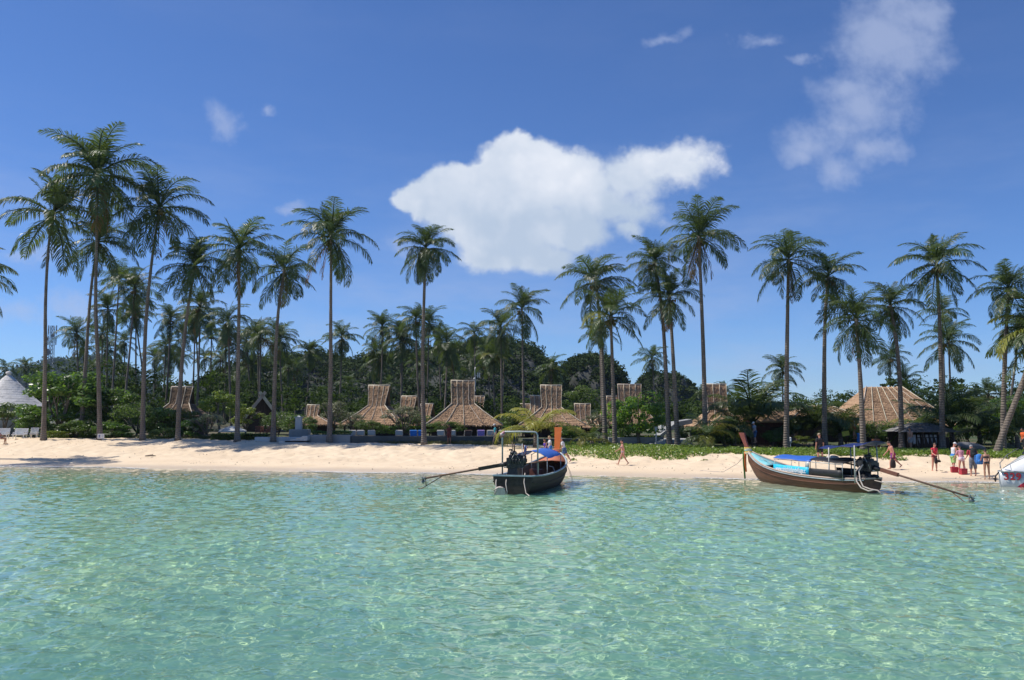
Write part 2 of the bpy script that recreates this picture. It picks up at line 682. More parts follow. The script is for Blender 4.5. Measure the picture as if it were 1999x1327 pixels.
# ------------------------------------------------------------------ water
def wave_height(X, Y):
    rng = np.random.default_rng(4)
    h = np.zeros_like(X)
    for i in range(80):
        lam = 0.12 * (1.25 / 0.12) ** (rng.random() ** 1.2)
        th = radians(250) + rng.normal() * 0.95
        k = 2 * pi / lam
        a = 0.0052 * (lam / 1.0) ** 1.1
        ph = rng.random() * 2 * pi
        h += a * np.sin(k * (X * cos(th) + Y * sin(th)) + ph)
    gust = 0.75 + 0.9 * fbm(X * 0.12, Y * 0.2, 21, 3)
    return h * np.clip(gust, 0.35, 1.4)


def water_mesh():
    vs, fs = [], []
    base = 0
    for (a0, a1, dth) in ((-47, 47, 0.145), (47, 313, 3.8)):
        na = int(round((a1 - a0) / dth))
        ang = np.radians(a0 + (a1 - a0) * np.arange(na + 1) / na)
        fine = dth < 1
        r, rows = 1.2, []
        while r < (74 if fine else 1500):
            rows.append(r)
            if fine:
                r += max(0.03, r * np.radians(dth) * 1.35) if r > 6.0 else 0.08
            else:
                r += max(1.0, r * 0.15)
        R, A = np.meshgrid(np.array(rows), ang, indexing='ij')
        X, Y = R * np.sin(A), R * np.cos(A)
        depth = np.clip(-ground(X, Y), 0, 2)
        Z = (wave_height(X, Y) * (smooth(0.0, 0.5, depth) * 0.85 + 0.15) if fine else 0 * X)
        s = beach_s(X, Y)
        n0, n1 = R.shape
        ii = np.arange(n0 * n1).reshape(n0, n1)
        q = np.stack([ii[:-1, :-1].ravel(), ii[:-1, 1:].ravel(), ii[1:, 1:].ravel(), ii[1:, :-1].ravel()], 1)
        keep = (s.ravel()[q].min(1) < 1.5)
        q = q[keep]
        used = np.unique(q)
        remap = np.zeros(n0 * n1, np.int64)
        remap[used] = np.arange(len(used))
        vs.append(np.stack([X.ravel(), Y.ravel(), Z.ravel()], 1)[used])
        fs.append(remap[q] + base)
        base += len(used)
    # the small disc under the viewer
    n = 24
    ring = np.array([(1.2 * sin(2 * pi * k / n), 1.2 * cos(2 * pi * k / n), 0.0) for k in range(n)])
    vs.append(ring)
    v = np.concatenate(vs)
    return np_mesh('water', v, [np.concatenate(fs), np.arange(base, base + n)[None, ::-1]], None, smooth_=True)


def water_material():
    m = bpy.data.materials.new('clear_turquoise_water')
    m.use_nodes = True
    t = m.node_tree
    t.nodes.clear()
    N = NB(t)
    out_ = N.node('ShaderNodeOutputMaterial')
    pos = N.node('ShaderNodeNewGeometry').outputs['Position']
    x, y, z = N.sep(pos)
    # depth of the water under this point follows the shore line
    s = N.div(N.sub(y, N.sub(54.6, N.mul(x, 0.25))), 1.03)
    deep = N.ramp(s, -13.0, 0.5, 1.0, 0.0)
    patch = N.noise(N.vec('MULTIPLY', pos, (0.5, 1.0, 0.0)), 0.22, 3, 0.5)
    tint_deep = N.mix(N.ramp(patch, 0.35, 0.65), (0.86, 0.990, 0.785), (0.77, 0.970, 0.805))
    tint = N.mix(deep, (0.93, 0.96, 0.92), tint_deep)
    refr = N.node('ShaderNodeBsdfRefraction')
    refr.inputs['IOR'].default_value = 1.33
    refr.inputs['Roughness'].default_value = 0.0
    N.put(refr.inputs['Color'], tint)
    gl = N.node('ShaderNodeBsdfGlossy')
    gl.inputs['Roughness'].default_value = 0.03
    gl.inputs['Color'].default_value = (1, 1, 1, 1)
    fr = N.node('ShaderNodeFresnel')
    fr.inputs['IOR'].default_value = 1.33
    mx = N.node('ShaderNodeMixShader')
    N.put(mx.inputs[0], fr.outputs[0])
    # light scattered back by the water itself
    sc = N.node('ShaderNodeBsdfDiffuse')
    N.put(sc.inputs['Color'], N.mix(deep, (0.42, 0.52, 0.44), (0.26, 0.60, 0.43)))
    mb = N.node('ShaderNodeMixShader')
    N.put(mb.inputs[0], N.mul(deep, 0.34))
    t.links.new(refr.outputs[0], mb.inputs[1])
    t.links.new(sc.outputs[0], mb.inputs[2])
    t.links.new(mb.outputs[0], mx.inputs[1])
    t.links.new(gl.outputs[0], mx.inputs[2])
    t.links.new(mx.outputs[0], out_.inputs['Surface'])
    return m


wm = water_mesh()
wm.materials.append(water_material())
water = obj('water', wm)
tag(water, 'clear turquoise shallow sea with small ripples', kind='structure')
water.cycles.is_caustics_caster = True
seabed.cycles.is_caustics_receiver = True
beach.cycles.is_caustics_receiver = True


# ------------------------------------------------------------------ the last thin wash of foam along the shore
def foam_mesh():
    rg = np.random.default_rng(17)
    V, F = [], []
    b = 0
    for (lo, hi, cnt) in ((-0.75, 0.15, 4200), (-2.2, -0.6, 900)):
        X = -46 + 90 * rg.random(cnt)
        dens = fbm(X * 0.13, X * 0.02 + 3, 71, 3)
        keep = dens > (-0.16 if hi > 0 else 0.08)
        X = X[keep]
        s = lo + (hi - lo) * rg.random(len(X)) + 0.25 * np.sin(X * 0.8)
        Y = s * 1.03 + shore_y(X)
        Z = np.maximum(ground(X, Y) + 0.012, 0.022)
        for x, y, z in zip(X, Y, Z):
            L = 0.05 + 0.32 * rg.random() ** 2
            w = 0.015 + 0.035 * rg.random()
            pts = [(x - L, y + 0.25 * L, z), (x - L * 0.4, y + 0.1 * L - w, z + 0.012), (x + L * 0.5, y - 0.12 * L - w, z + 0.01), (x + L, y - 0.25 * L, z), (x + L * 0.4, y - 0.1 * L + w, z + 0.012), (x - L * 0.5, y + 0.12 * L + w, z + 0.01)]
            V += pts
            F.append(tuple(range(b, b + 6)))
            b += 6
    return np_mesh('foam', np.array(V), F, mat('sea_foam', (0.82, 0.83, 0.82), rough=0.7))


tag(obj('foam', foam_mesh()), kind='stuff')


# ------------------------------------------------------------------ coconut palms
def leaf_material(name, c1, c2, rough=0.35, transl=0.35, tcol=(0.12, 0.20, 0.03), rnd=0.18, vscale=1.2, spec=0.5):
    return mat(name, c1, rough=rough, spec=spec, var=0.9, vscale=vscale, color2=c2, transl=transl, tcol=tcol, rnd=rnd)


M_FROND = leaf_material('palm_frond_green', (0.048, 0.086, 0.028), (0.088, 0.115, 0.038), rough=0.42, tcol=(0.14, 0.205, 0.035))
M_FROND_Y = leaf_material('palm_frond_yellow_green', (0.19, 0.23, 0.045), (0.33, 0.28, 0.06), rough=0.42, tcol=(0.52, 0.52, 0.08), rnd=0.12)
M_FROND_DEAD = leaf_material('palm_frond_dry', (0.20, 0.13, 0.06), (0.10, 0.06, 0.03), rough=0.8, tcol=(0.3, 0.17, 0.06), spec=0.1)
M_COCONUT = mat('coconut_husk', (0.13, 0.12, 0.03), rough=0.45, var=0.8, vscale=3, color2=(0.20, 0.11, 0.03))


def trunk_material():
    m = bpy.data.materials.new('palm_bark')
    m.use_nodes = True
    t = m.node_tree
    N = NB(t)
    b = t.nodes['Principled BSDF']
    co = N.node('ShaderNodeTexCoord').outputs['Object']
    x, y, z = N.sep(co)
    ring = N.math('SINE', N.add(N.mul(z, 34.0), N.mul(N.noise(co, 2.0, 3), 5.0)))
    blot = N.noise(N.vec('MULTIPLY', co, (3, 3, 0.6)), 1.6, 5, 0.65)
    c = N.mix(N.ramp(blot, 0.32, 0.68), (0.115, 0.092, 0.073), (0.26, 0.22, 0.18))
    c = N.mix(N.ramp(ring, 0.35, 1.0, 0.0, 0.5), c, (0.075, 0.058, 0.045))
    r = N.node('ShaderNodeObjectInfo').outputs['Random']
    c = N.mix(N.mul(r, 0.4), c, (0.17, 0.135, 0.105))
    N.put(b.inputs['Base Color'], c)
    b.inputs['Roughness'].default_value = 0.9
    bp = N.node('ShaderNodeBump')
    bp.inputs['Strength'].default_value = 0.8
    bp.inputs['Distance'].default_value = 0.03
    N.put(bp.inputs['Height'], N.add(N.mul(ring, -0.5), blot))
    t.links.new(bp.outputs[0], b.inputs['Normal'])
    return m


M_TRUNK = trunk_material()


def frond_mesh(seed, start, droop, m, n=46, hang=0.55, sparse=0.0):
    """one pinnate leaf, 1 unit long, along +X; start: rise angle at the base, droop: total turn downwards"""
    rg = np.random.default_rng(seed)
    K = 14
    pts, tan = [np.zeros(3)], []
    side = rg.normal() * 0.10
    for k in range(K):
        t = (k + 0.5) / K
        e = start - droop * t ** 1.35
        a = side * t * t
        d = np.array([cos(e) * cos(a), cos(e) * sin(a), sin(e)])
        tan.append(d)
        pts.append(pts[-1] + d / K)
    pts = np.array(pts)
    tan.append(tan[-1])
    tan = np.array(tan)
    vs, f3, f4 = [], [], []
    # rachis, a tapering three sided rod
    for k in range(K + 1):
        r = 0.0125 * (1 - k / K) ** 0.8 + 0.0015
        tt = tan[k]
        s = np.cross(tt, (0, 0, 1.0))
        s /= np.linalg.norm(s)
        u = np.cross(s, tt)
        for (a, b) in ((1.2, 0.3), (-1.2, 0.3), (0, -1.0)):
            vs.append(pts[k] + s * r * a + u * r * b)
    for k in range(K):
        for j in range(3):
            j2 = (j + 1) % 3
            f4.append((k * 3 + j, k * 3 + j2, (k + 1) * 3 + j2, (k + 1) * 3 + j))
    for i in range(n):
        t = 0.13 + 0.865 * (i + rg.random() * 0.6) / n
        if rg.random() < sparse:
            continue
        q = t * K
        k = min(int(q), K - 1)
        f = q - k
        p = pts[k] * (1 - f) + pts[k + 1] * f
        tt = tan[k] * (1 - f) + tan[k + 1] * f
        tt /= np.linalg.norm(tt)
        s = np.cross(tt, (0, 0, 1.0))
        s /= np.linalg.norm(s)
        u = np.cross(s, tt)
        ln = (0.09 + 0.175 * math.sin(pi * min(1, t * 0.93 + 0.12)) ** 0.8) * (1.0 if t < 0.9 else 0.8)
        for sg in (-1, 1):
            l = ln * (0.8 + 0.35 * rg.random())
            fw = 0.35 + 0.75 * t + rg.normal() * 0.08
            d = s * sg * (1 - 0.25 * hang) + tt * fw + u * (0.22 - 0.25 * hang + rg.normal() * 0.10)
            d /= np.linalg.norm(d)
            g = hang * (0.75 + 0.5 * rg.random())
            d2 = d + np.array([0, 0, -1.0]) * g * 1.15
            d2 /= np.linalg.norm(d2)
            d3 = d + np.array([0, 0, -1.0]) * g * 2.3
            d3 /= np.linalg.norm(d3)
            w = 0.0076 * (0.8 + 0.4 * rg.random())
            wv = np.cross(d, u)
            wv = np.cross(d, np.cross(tt, d)) if np.linalg.norm(wv) < 1e-3 else wv
            wv /= np.linalg.norm(wv)
            wv = wv * 0.85 + u * 0.5 * sg * rg.normal() * 0.6
            a1 = p + d * l * 0.42
            a2 = a1 + d2 * l * 0.34
            a3 = a2 + d3 * l * 0.26
            b = len(vs)
            vs += [p + wv * w * 0.4, p - wv * w * 0.4, a1 + wv * w, a1 - wv * w, a2 + wv * w * 0.85, a2 - wv * w * 0.85, a3]
            f4 += [(b, b + 1, b + 3, b + 2), (b + 2, b + 3, b + 5, b + 4)]
            f3.append((b + 4, b + 5, b + 6))
    return np_mesh('frond', np.array(vs), [np.array(f4), np.array(f3)], m, smooth_=False)


FROND = {}
for key, start, droop, hang in (('spear', 82, 25, 0.15), ('up', 74, 84, 0.30), ('mid', 44, 92, 0.55), ('flat', 12, 72, 0.72), ('low', -28, 50, 0.7), ('hang', -58, 30, 0.6)):
    FROND[key] = [frond_mesh(100 + 7 * i + len(key) * 31, radians(start + 5 * (i % 3 - 1)), radians(droop + 9 * (i % 4 - 1.5)), M_FROND, hang=hang,
                             n=44 if i % 2 else 50, sparse=0.05 * (i % 3)) for i in range(4)]
DEAD = [frond_mesh(900 + i, radians(-62 - 8 * i), radians(26), M_FROND_DEAD, n=30, hang=0.8, sparse=0.25) for i in range(2)]
YOUNG = [frond_mesh(950 + i, radians(62 - 14 * i), radians(95 + 5 * i), M_FROND_Y, n=48, hang=0.45) for i in range(4)]


def coconut_mesh(seed):
    rg = np.random.default_rng(seed)
    b = MB()
    for k in range(9):
        a = rg.random() * 6.28
        q = rg.random() ** 0.5
        b.ball((0.17 * q * cos(a), 0.17 * q * sin(a), -0.35 * rg.random()), (0.10, 0.10, 0.125), 7, 5)
    b.tube([(-0.25, 0, 0.35), (-0.1, 0, 0.15), (0, 0, -0.1)], [0.03, 0.025, 0.02], 5)
    return b.mesh('coconut_bunch', M_COCONUT)


COCO = [coconut_mesh(i) for i in range(3)]


def trunk_mesh(path, r0, r1, seed):
    """path: local points from the base (origin) to the crown"""
    rg = np.random.default_rng(seed)
    P = [Vector(p) for p in path]
    # Catmull-Rom through the points
    out_ = []
    for i in range(len(P) - 1):
        p0, p1, p2, p3 = P[max(i - 1, 0)], P[i], P[i + 1], P[min(i + 2, len(P) - 1)]
        n = max(4, int((p2 - p1).length / 0.45))
        for k in range(n):
            t = k / n
            out_.append(0.5 * ((2 * p1) + (p2 - p0) * t + (2 * p0 - 5 * p1 + 4 * p2 - p3) * t * t + (3 * p1 - p0 - 3 * p2 + p3) * t ** 3))
    out_.append(P[-1])
    n = len(out_)
    rs = []
    for i in range(n):
        t = i / (n - 1)
        r = r1 + (r0 - r1) * (1 - t) ** 1.2 + 0.55 * r0 * math.exp(-t * 22)
        rs.append(r * (1 + 0.012 * (i % 2) + rg.normal() * 0.02))
    rs[-1] *= 1.5
    rs[-2] *= 1.3
    b = MB()
    b.tube(out_, rs, 10)
    return b.mesh('trunk', M_TRUNK)


def dress_palm(root, top, L, seed, nf=1.0, lean=0.0, dead=0.5, yellow=0.0, coco=True, mix=None, wind=0.25):
    """hangs the crown at local point top; L = frond length in metres"""
    rg = np.random.default_rng(seed)
    plan = []
    nf = nf * (0.96 + 0.36 * rg.random())
    for key, cnt in (mix or (('spear', 3), ('up', 6), ('mid', 6), ('flat', 5), ('low', 4), ('hang', 2))):
        cnt = max(1, int(round(cnt * nf + rg.normal() * 0.6)))
        a0 = rg.random() * 2 * pi
        for i in range(cnt):
            plan.append((key, a0 + 2 * pi * i / cnt + rg.normal() * 0.28))
    tiltm = Matrix.Rotation(rg.normal() * 0.13, 4, 'X') @ Matrix.Rotation(rg.normal() * 0.13, 4, 'Y')
    L = L * (0.94 + 0.14 * rg.random())
    nf_low = rg.random()
    for key, az in plan:
        me = FROND[key][rg.integers(4)]
        if rg.random() < dead * 0.10 and key in ('low', 'hang'):
            me = DEAD[rg.integers(2)]
        elif yellow and rg.random() < yellow:
            me = YOUNG[rg.integers(4)] if key in ('up', 'mid', 'spear') else me
        o = obj('frond', me, root, (top[0], top[1], top[2] + {'spear': 0.15, 'up': 0.1, 'mid': 0.0, 'flat': -0.1}.get(key, -0.2)))
        s = L * (0.86 + 0.26 * rg.random()) * {'spear': 0.60, 'up': 0.95, 'hang': 0.9}.get(key, 1.0)
        tilt = rg.normal() * 0.10
        o.rotation_euler = (tiltm @ Matrix.Rotation(az, 4, 'Z') @ Matrix.Rotation(tilt + 0.06, 4, 'Y') @ Matrix.Rotation(rg.normal() * 0.16, 4, 'X')).to_euler()
        o.scale = (s, s * (0.95 + 0.1 * rg.random()), s * (0.92 + 0.16 * rg.random()))
    if rg.random() < dead:
        o = obj('frond', DEAD[rg.integers(2)], root, (top[0], top[1], top[2] - 0.3))
        o.rotation_euler = (0, 0.1, rg.random() * 6.28)
        o.scale = (L * 0.85,) * 3
        o['label'] = 'dry brown dead frond hanging down'
    if coco:
        for i in range(rg.integers(1, 4)):
            a = rg.random() * 6.28
            o = obj('coconut_bunch', COCO[i], root, (top[0] + 0.34 * cos(a), top[1] + 0.34 * sin(a), top[2] - 0.35))
            o.rotation_euler = (0, 0, a)


def palm(pix, Y, R, seed, label, group, r0=0.24, **kw):
    """pix: photo pixels up the trunk from its foot to the crown; Y: distance; R: crown radius in pixels"""
    foot = at(pix[0][0], pix[0][1], Y)
    base = Vector((foot.x, Y, gz(foot.x, Y) - 0.05))
    root = empty('coconut_palm', base, 0, label, 'palm tree', group)
    rg = np.random.default_rng(seed + 1)
    lean = rg.normal() * 0.9
    path = [Vector((0, 0, 0))]
    n = len(pix)
    for i in range(1, n):
        p = at(pix[i][0], pix[i][1], Y) - base
        p.y += lean * (i / (n - 1)) ** 2
        if p.z > path[-1].z + 0.3:
            path.append(p)
    L = R / ppm(Y) * 1.18
    path[-1].z -= 0.10 * L
    obj('trunk', trunk_mesh(path, r0 * 0.92, r0 * 0.44, seed), root)
    dress_palm(root, path[-1], L, seed, **kw)
    return root


FRONT = 'tall coconut palms along the top of the beach'
front_palms = [
    # trunk pixels foot->crown, distance, crown radius, label, extras
    ([(85, 858), (88, 700), (88, 590), (92, 490), (100, 405)], 80.5, 104, 'tall palm left of the tallest one, its foot beside the white benches', {}),
    ([(195, 858), (193, 720), (190, 600), (196, 450), (204, 335)], 80.0, 108, 'tallest palm of the whole row, standing left, white notice board at its foot', {}),
    ([(278, 860), (281, 720), (285, 610), (295, 500), (308, 392)], 79.5, 92, 'palm of the left trio whose trunk leans right towards its crown', {}),
    ([(158, 850), (164, 740), (172, 570), (181, 455)], 86.0, 80, 'palm with a crown tucked under the tallest palm, trunk just left of it', {}),
    ([(347, 861), (351, 760), (362, 630), (378, 508)], 78.5, 74, 'palm leaning right in front of the brown gabled roof at left', {}),
    ([(463, 862), (466, 720), (472, 580), (479, 485)], 77.5, 74, 'palm whose foot stands in the clipped hedge left of the concrete steps', {}),
    ([(533, 863), (537, 700), (541, 600), (549, 515)], 77.0, 66, 'palm in front of the red brown terrace chairs, near the concrete steps', {}),
    ([(643, 866), (646, 720), (648, 590), (652, 458)], 76.0, 80, 'lone palm before the grey planter wall, its crown clear against blue sky', {}),
    ([(828, 868), (825, 720), (828, 590), (832, 478)], 75.0, 60, 'slim palm in front of the dark pool wall, its crown against the white cloud', {'mix': (('spear', 1), ('up', 7), ('mid', 7), ('flat', 6), ('low', 8), ('hang', 5))}),
    ([(1182, 866), (1177, 720), (1172, 620), (1166, 535)], 72.0, 72, 'palm left of a close pair, crown below the right end of the cloud', {}),
    ([(1201, 868), (1197, 760), (1194, 680), (1191, 610)], 70.5, 66, 'shorter bright palm of the close pair left of the round leafy tree', {'yellow': 0.12}),
    ([(1307, 868), (1300, 720), (1294, 610), (1281, 500)], 69.5, 60, 'palm leaning left with its crown behind the tall one near the cloud', {}),
    ([(1323, 869), (1316, 730), (1312, 650), (1308, 570)], 69.0, 62, 'palm with a lower crown under its taller neighbour, right of the round leafy tree', {}),
    ([(1377, 866), (1374, 720), (1369, 580), (1364, 452)], 68.5, 82, 'tall palm at the right end of the cloud, big greyish crown', {'yellow': 0.06}),
    ([(1535, 870), (1535, 720), (1534, 600), (1531, 500)], 66.0, 80, 'tall straight palm rising right behind the longtail boat with the cyan banner', {}),
    ([(1610, 868), (1608, 740), (1607, 620), (1608, 535)], 68.0, 70, 'thin straight palm beside the left slope of the big thatched hip roof', {}),
    ([(1686, 886), (1683, 790), (1681, 700), (1680, 612)], 61.5, 72, 'palm with foot on the sand before the big thatched hip roof', {}),
    ([(1760, 868), (1759, 760), (1757, 670), (1752, 585)], 66.0, 62, 'palm rising before the right half of the big thatched hip roof', {}),
    ([(1840, 880), (1838, 760), (1834, 620), (1828, 505)], 65.0, 88, 'tallest palm at the right, thick trunk behind the dark thatched kiosk', {}),
    ([(1958, 884), (1958, 760), (1957, 650), (1953, 560)], 62.0, 70, 'upright palm close behind the leaning trunk at the right edge', {}),
    ([(-80, 872), (-70, 740), (-58, 620), (-48, 530)], 68.3, 94, 'palm cut by the left edge of the picture, only its fronds showing', {'nf': 0.62, 'mix': (('up', 5), ('mid', 9), ('flat', 8), ('low', 4), ('hang', 2))}),
]
for i, (pix, Y, R, lab, kw) in enumerate(front_palms):
    palm(pix, Y, R, 20 + i, lab, FRONT, **kw)
palm([(1945, 887), (1958, 845), (1985, 770), (2012, 690), (2026, 640)], 59.5, 96, 77, 'leaning palm at the right edge, slanted trunk and bright yellow green fronds', FRONT, r0=0.27, yellow=0.55,
     mix=(('spear', 2), ('up', 7), ('mid', 9), ('flat', 8), ('low', 5), ('hang', 2)))
BACK = 'smaller coconut palms farther back among the huts'
back_palms = [  # crown u, v, R px, distance, foot u shift, label
    (252, 548, 56, 104, -12, 'dark palm with crown just right of the tallest palm'),
    (222, 530, 48, 112, -6, 'dark palm crown half hidden between the left trio'),
    (268, 590, 40, 128, -4, 'thin palm between the second and third palms of the left trio'),
    (205, 592, 46, 118, 2, 'low dark palm behind the tallest trunk'),
    (152, 640, 46, 122, 4, 'palm with an open round crown between the two left trunks'),
    (330, 612, 44, 124, -8, 'dark palm crown below the leaning palm of the left trio'),
    (322, 668, 34, 150, -6, 'small palm low over the dark bushes, right of the left trio'),
    (392, 590, 50, 112, -8, 'palm behind the palm that leans at the brown gable'),
    (352, 690, 28, 190, 0, 'distant little palm left of the brown gable palm'),
    (402, 690, 28, 190, 2, 'distant little palm right of the brown gable palm'),
    (250, 722, 26, 210, 0, 'little palm against the blue far mountain'),
    (182, 712, 24, 220, 2, 'tiny yellowish palm in front of the blue far mountain'),
    (445, 615, 52, 108, 6, 'shaggy palm between the hedge palm and the gable palm'),
    (425, 690, 34, 150, 0, 'low bright palm behind the yellow green shrub tree'),
    (508, 645, 46, 118, -2, 'dense palm left of the terrace chair palm'),
    (545, 650, 44, 126, 8, 'dense palm right of the terrace chair palm'),
    (495, 705, 34, 150, 2, 'palm low over the dark crossed gables'),
    (578, 712, 28, 180, -2, 'small palm on the slope left of the curved palm'),
    (608, 680, 36, 150, -12, 'palm with evenly arched fronds in front of the left part of the rocky hill'),
    (668, 650, 40, 130, -6, 'bushy palm just right of the lone planter wall palm'),
    (680, 742, 24, 210, 2, 'tiny palm at the hill foot left of the first thatched tower'),
    (742, 690, 38, 142, 0, 'palm above the first thatched tower'),
    (786, 652, 44, 122, -4, 'left palm of the four behind the slim pool wall palm'),
    (838, 622, 40, 134, -6, 'highest palm crown behind the slim pool wall palm'),
    (872, 658, 48, 114, -4, 'palm right of the slim pool wall trunk, before the dark tower'),
    (926, 640, 36, 138, 2, 'palm over the dark thatched tower'),
    (820, 700, 34, 160, 4, 'low palm between the slim trunk and the small thatched tower'),
    (1019, 590, 58, 98, 4, 'palm standing clear left of the middle hill with pale fronds'),
    (978, 630, 50, 108, 2, 'palm close left of the clear palm over the middle boat'),
    (962, 690, 42, 124, 4, 'low yellowish palm left behind the middle boat'),
    (1076, 708, 38, 132, -2, 'palm over the tall thatched tower behind the middle boat'),
    (1172, 640, 40, 118, 4, 'palm hidden behind the close pair'),
    (1275, 690, 34, 150, 8, 'palm standing before the flat topped rock'),
    (1372, 762, 26, 190, 0, 'little palm left of the thatched slab tower at right'),
    (1420, 756, 26, 190, 0, 'little palm right of the thatched slab tower'),
    (1530, 712, 40, 124, -2, 'smaller palm behind the tall straight palm at right'),
    (1732, 690, 38, 130, 8, 'palm peeping over the ridge of the big hip roof'),
    (1772, 735, 36, 130, 2, 'low palm just behind the right end of the big hip roof'),
    (1850, 655, 56, 100, 10, 'palm behind the thick trunk right of the hip roof'),
    (1842, 600, 50, 110, 4, 'palm crown right under the tallest crown at the right'),
    (1975, 640, 52, 92, -6, 'palm behind the leaning palm at the right edge'),
    (1918, 760, 44, 96, 4, 'low palm crown between kiosk and leaning trunk'),
    (15, 712, 28, 190, 0, 'distant palm over the pale cone roof, leftmost'),
    (52, 708, 26, 200, 0, 'distant palm over the pale cone roof, right of the leftmost one'),
    (620, 760, 22, 220, 0, 'tiny palm on the hill slope behind the planter wall'),
    (760, 745, 24, 200, 0, 'tiny palm between the first and second thatched towers'),
    (890, 715, 34, 165, 0, 'palm behind the dark thatched tower top'),
    (300, 690, 30, 170, 0, 'small palm in the dark thicket right of the left trio'),
    (468, 668, 36, 140, 0, 'palm seen on both sides of the hedge palm trunk'),
]
for i, (u, v, R, Y, du, lab) in enumerate(back_palms):
    palm([(u + du, 850), (u + du * 0.9, 800), (u + du * 0.4, 0.5 * (v + 830)), (u, v + 4)], Y, R, 200 + i, lab, BACK, r0=0.19,
         nf=0.85, yellow=0.15 if i in (11, 13, 29, 26) else 0.0)

rgg = np.random.default_rng(321)
GROVES = [(12, 290, 575, 590, 735, 'palm crowded among others in the dark grove left of the planter wall palm', 'palms crowded in the left grove'),
          (10, 715, 995, 615, 730, 'palm crowded among others behind the thatched towers', 'palms crowded behind the towers'),
          (5, 150, 300, 600, 720, 'palm crowded among others between the trunks of the left trio', 'palms crowded behind the left trio')]
for n, u0, u1, v0, v1, lab, grp in GROVES:
    for k in range(n):
        u = u0 + (u1 - u0) * (k + 0.7 * rgg.random()) / n
        v = v0 + (v1 - v0) * rgg.random()
        Y = 105 + 75 * (v - v0) / (v1 - v0) + 15 * rgg.random()
        du = rgg.normal() * 7
        palm([(u + du, 850), (u + du * 0.8, 790), (u + du * 0.3, 0.5 * (v + 830)), (u, v + 4)], Y, 4400 / Y * (0.9 + 0.3 * rgg.random()), 600 + k + int(u0), lab, grp, r0=0.19, nf=0.85)

LOWP = 'young coconut palms with fronds rising from the ground'
low_palms = [  # foot u, Y, radius px, n fronds, yellow, label
    (1045, 70, 84, 9, 1.0, 'young yellow green palm with long arching fronds right behind the middle boat'),
    (1155, 69, 42, 11, 0.8, 'small yellow tipped palm at the low wall left of the walking woman'),
    (1378, 66, 58, 16, 0.5, 'young palm left of the prow of the banner boat, pale fronds'),
    (1470, 73, 100, 24, 0.0, 'big dark clump of palm fronds left of the tall straight palm'),
    (1432, 70, 66, 14, 0.15, 'palm clump leaning over the low brown roof, left of the big dark clump'),
    (1592, 72, 84, 20, 0.1, 'palm clump before the small roof right of the tall straight palm'),
    (1640, 70, 66, 16, 0.05, 'low palm clump at the left corner of the big hip roof'),
    (1858, 67, 96, 24, 0.05, 'big palm clump behind the right side of the dark kiosk'),
    (1912, 69, 80, 18, 0.15, 'palm clump left of the leaning trunk'),
    (1985, 66, 70, 16, 0.2, 'palm clump at the right edge behind the speedboat'),
    (1805, 72, 66, 16, 0.1, 'palm clump hiding the right slope of the big hip roof'),
    (1548, 71, 60, 14, 0.0, 'dark palm clump just right of the tall straight trunk'),
]
for i, (u, Y, R, nfr, yel, lab) in enumerate(low_palms):
    p = at(u, 850, Y)
    root = empty('young_palm', (p.x, Y, gz(p.x, Y) - 0.05), 0, lab, 'palm', LOWP)
    L = R / ppm(Y) * 1.25
    rg = np.random.default_rng(500 + i)
    h = 0.35 * L if nfr > 12 else 0.26 * L
    b = MB()
    b.tube([(0, 0, 0), (0.05, 0.03, h * 0.5), (0.0, 0.05, h)], [0.22, 0.19, 0.14], 8)
    b.build('trunk', M_TRUNK, root)
    for k in range(nfr):
        key = ('up', 'up', 'mid', 'mid', 'flat')[k % 5] if nfr > 10 else ('up', 'mid')[k % 2]
        me = YOUNG[rg.integers(4)] if rg.random() < yel else FROND[key][rg.integers(4)]
        o = obj('frond', me, root, (0, 0, h))
        s = L * (0.75 + 0.4 * rg.random())
        o.rotation_euler = (rg.normal() * 0.12, rg.normal() * 0.1 - 0.08, 2.4 * k + rg.normal() * 0.3)
        o.scale = (s, s, s)


# ------------------------------------------------------------------ hills
M_ROCK = mat('karst_rock', (0.072, 0.074, 0.070), rough=0.95, var=1.0, vscale=0.07, color2=(0.030, 0.036, 0.028), bump=0.6, bscale=0.25, stretch=(1, 1, 0.35))
M_WOOD_FAR = leaf_material('far_wood_leaves', (0.026, 0.046, 0.014), (0.060, 0.086, 0.026), rough=0.8, transl=0.15, tcol=(0.06, 0.10, 0.02), rnd=0.0, vscale=0.09, spec=0.15)
M_WOOD_NEAR = leaf_material('thicket_leaves', (0.024, 0.045, 0.012), (0.066, 0.098, 0.024), rough=0.75, transl=0.25, tcol=(0.09, 0.16, 0.02), rnd=0.0, vscale=0.22, spec=0.2)


def leaf_quads(P, N, size, rg, ratio=0.5):
    """one folded diamond leaf per point"""
    n = len(P)
    N = N / np.maximum(np.linalg.norm(N, axis=1, keepdims=True), 1e-6)
    r = rg.normal(size=(n, 3))
    A = np.cross(N, r)
    A /= np.maximum(np.linalg.norm(A, axis=1, keepdims=True), 1e-6)
    B = np.cross(N, A)
    s = size * (0.7 + 0.6 * rg.random((n, 1)))
    v = np.stack([P - A * s * 0.5, P + B * s * ratio * 0.5 - N * s * 0.08, P + A * s * 0.5, P - B * s * ratio * 0.5 - N * s * 0.08], 1)
    return v.reshape(-1, 3), np.arange(4 * n).reshape(n, 4)


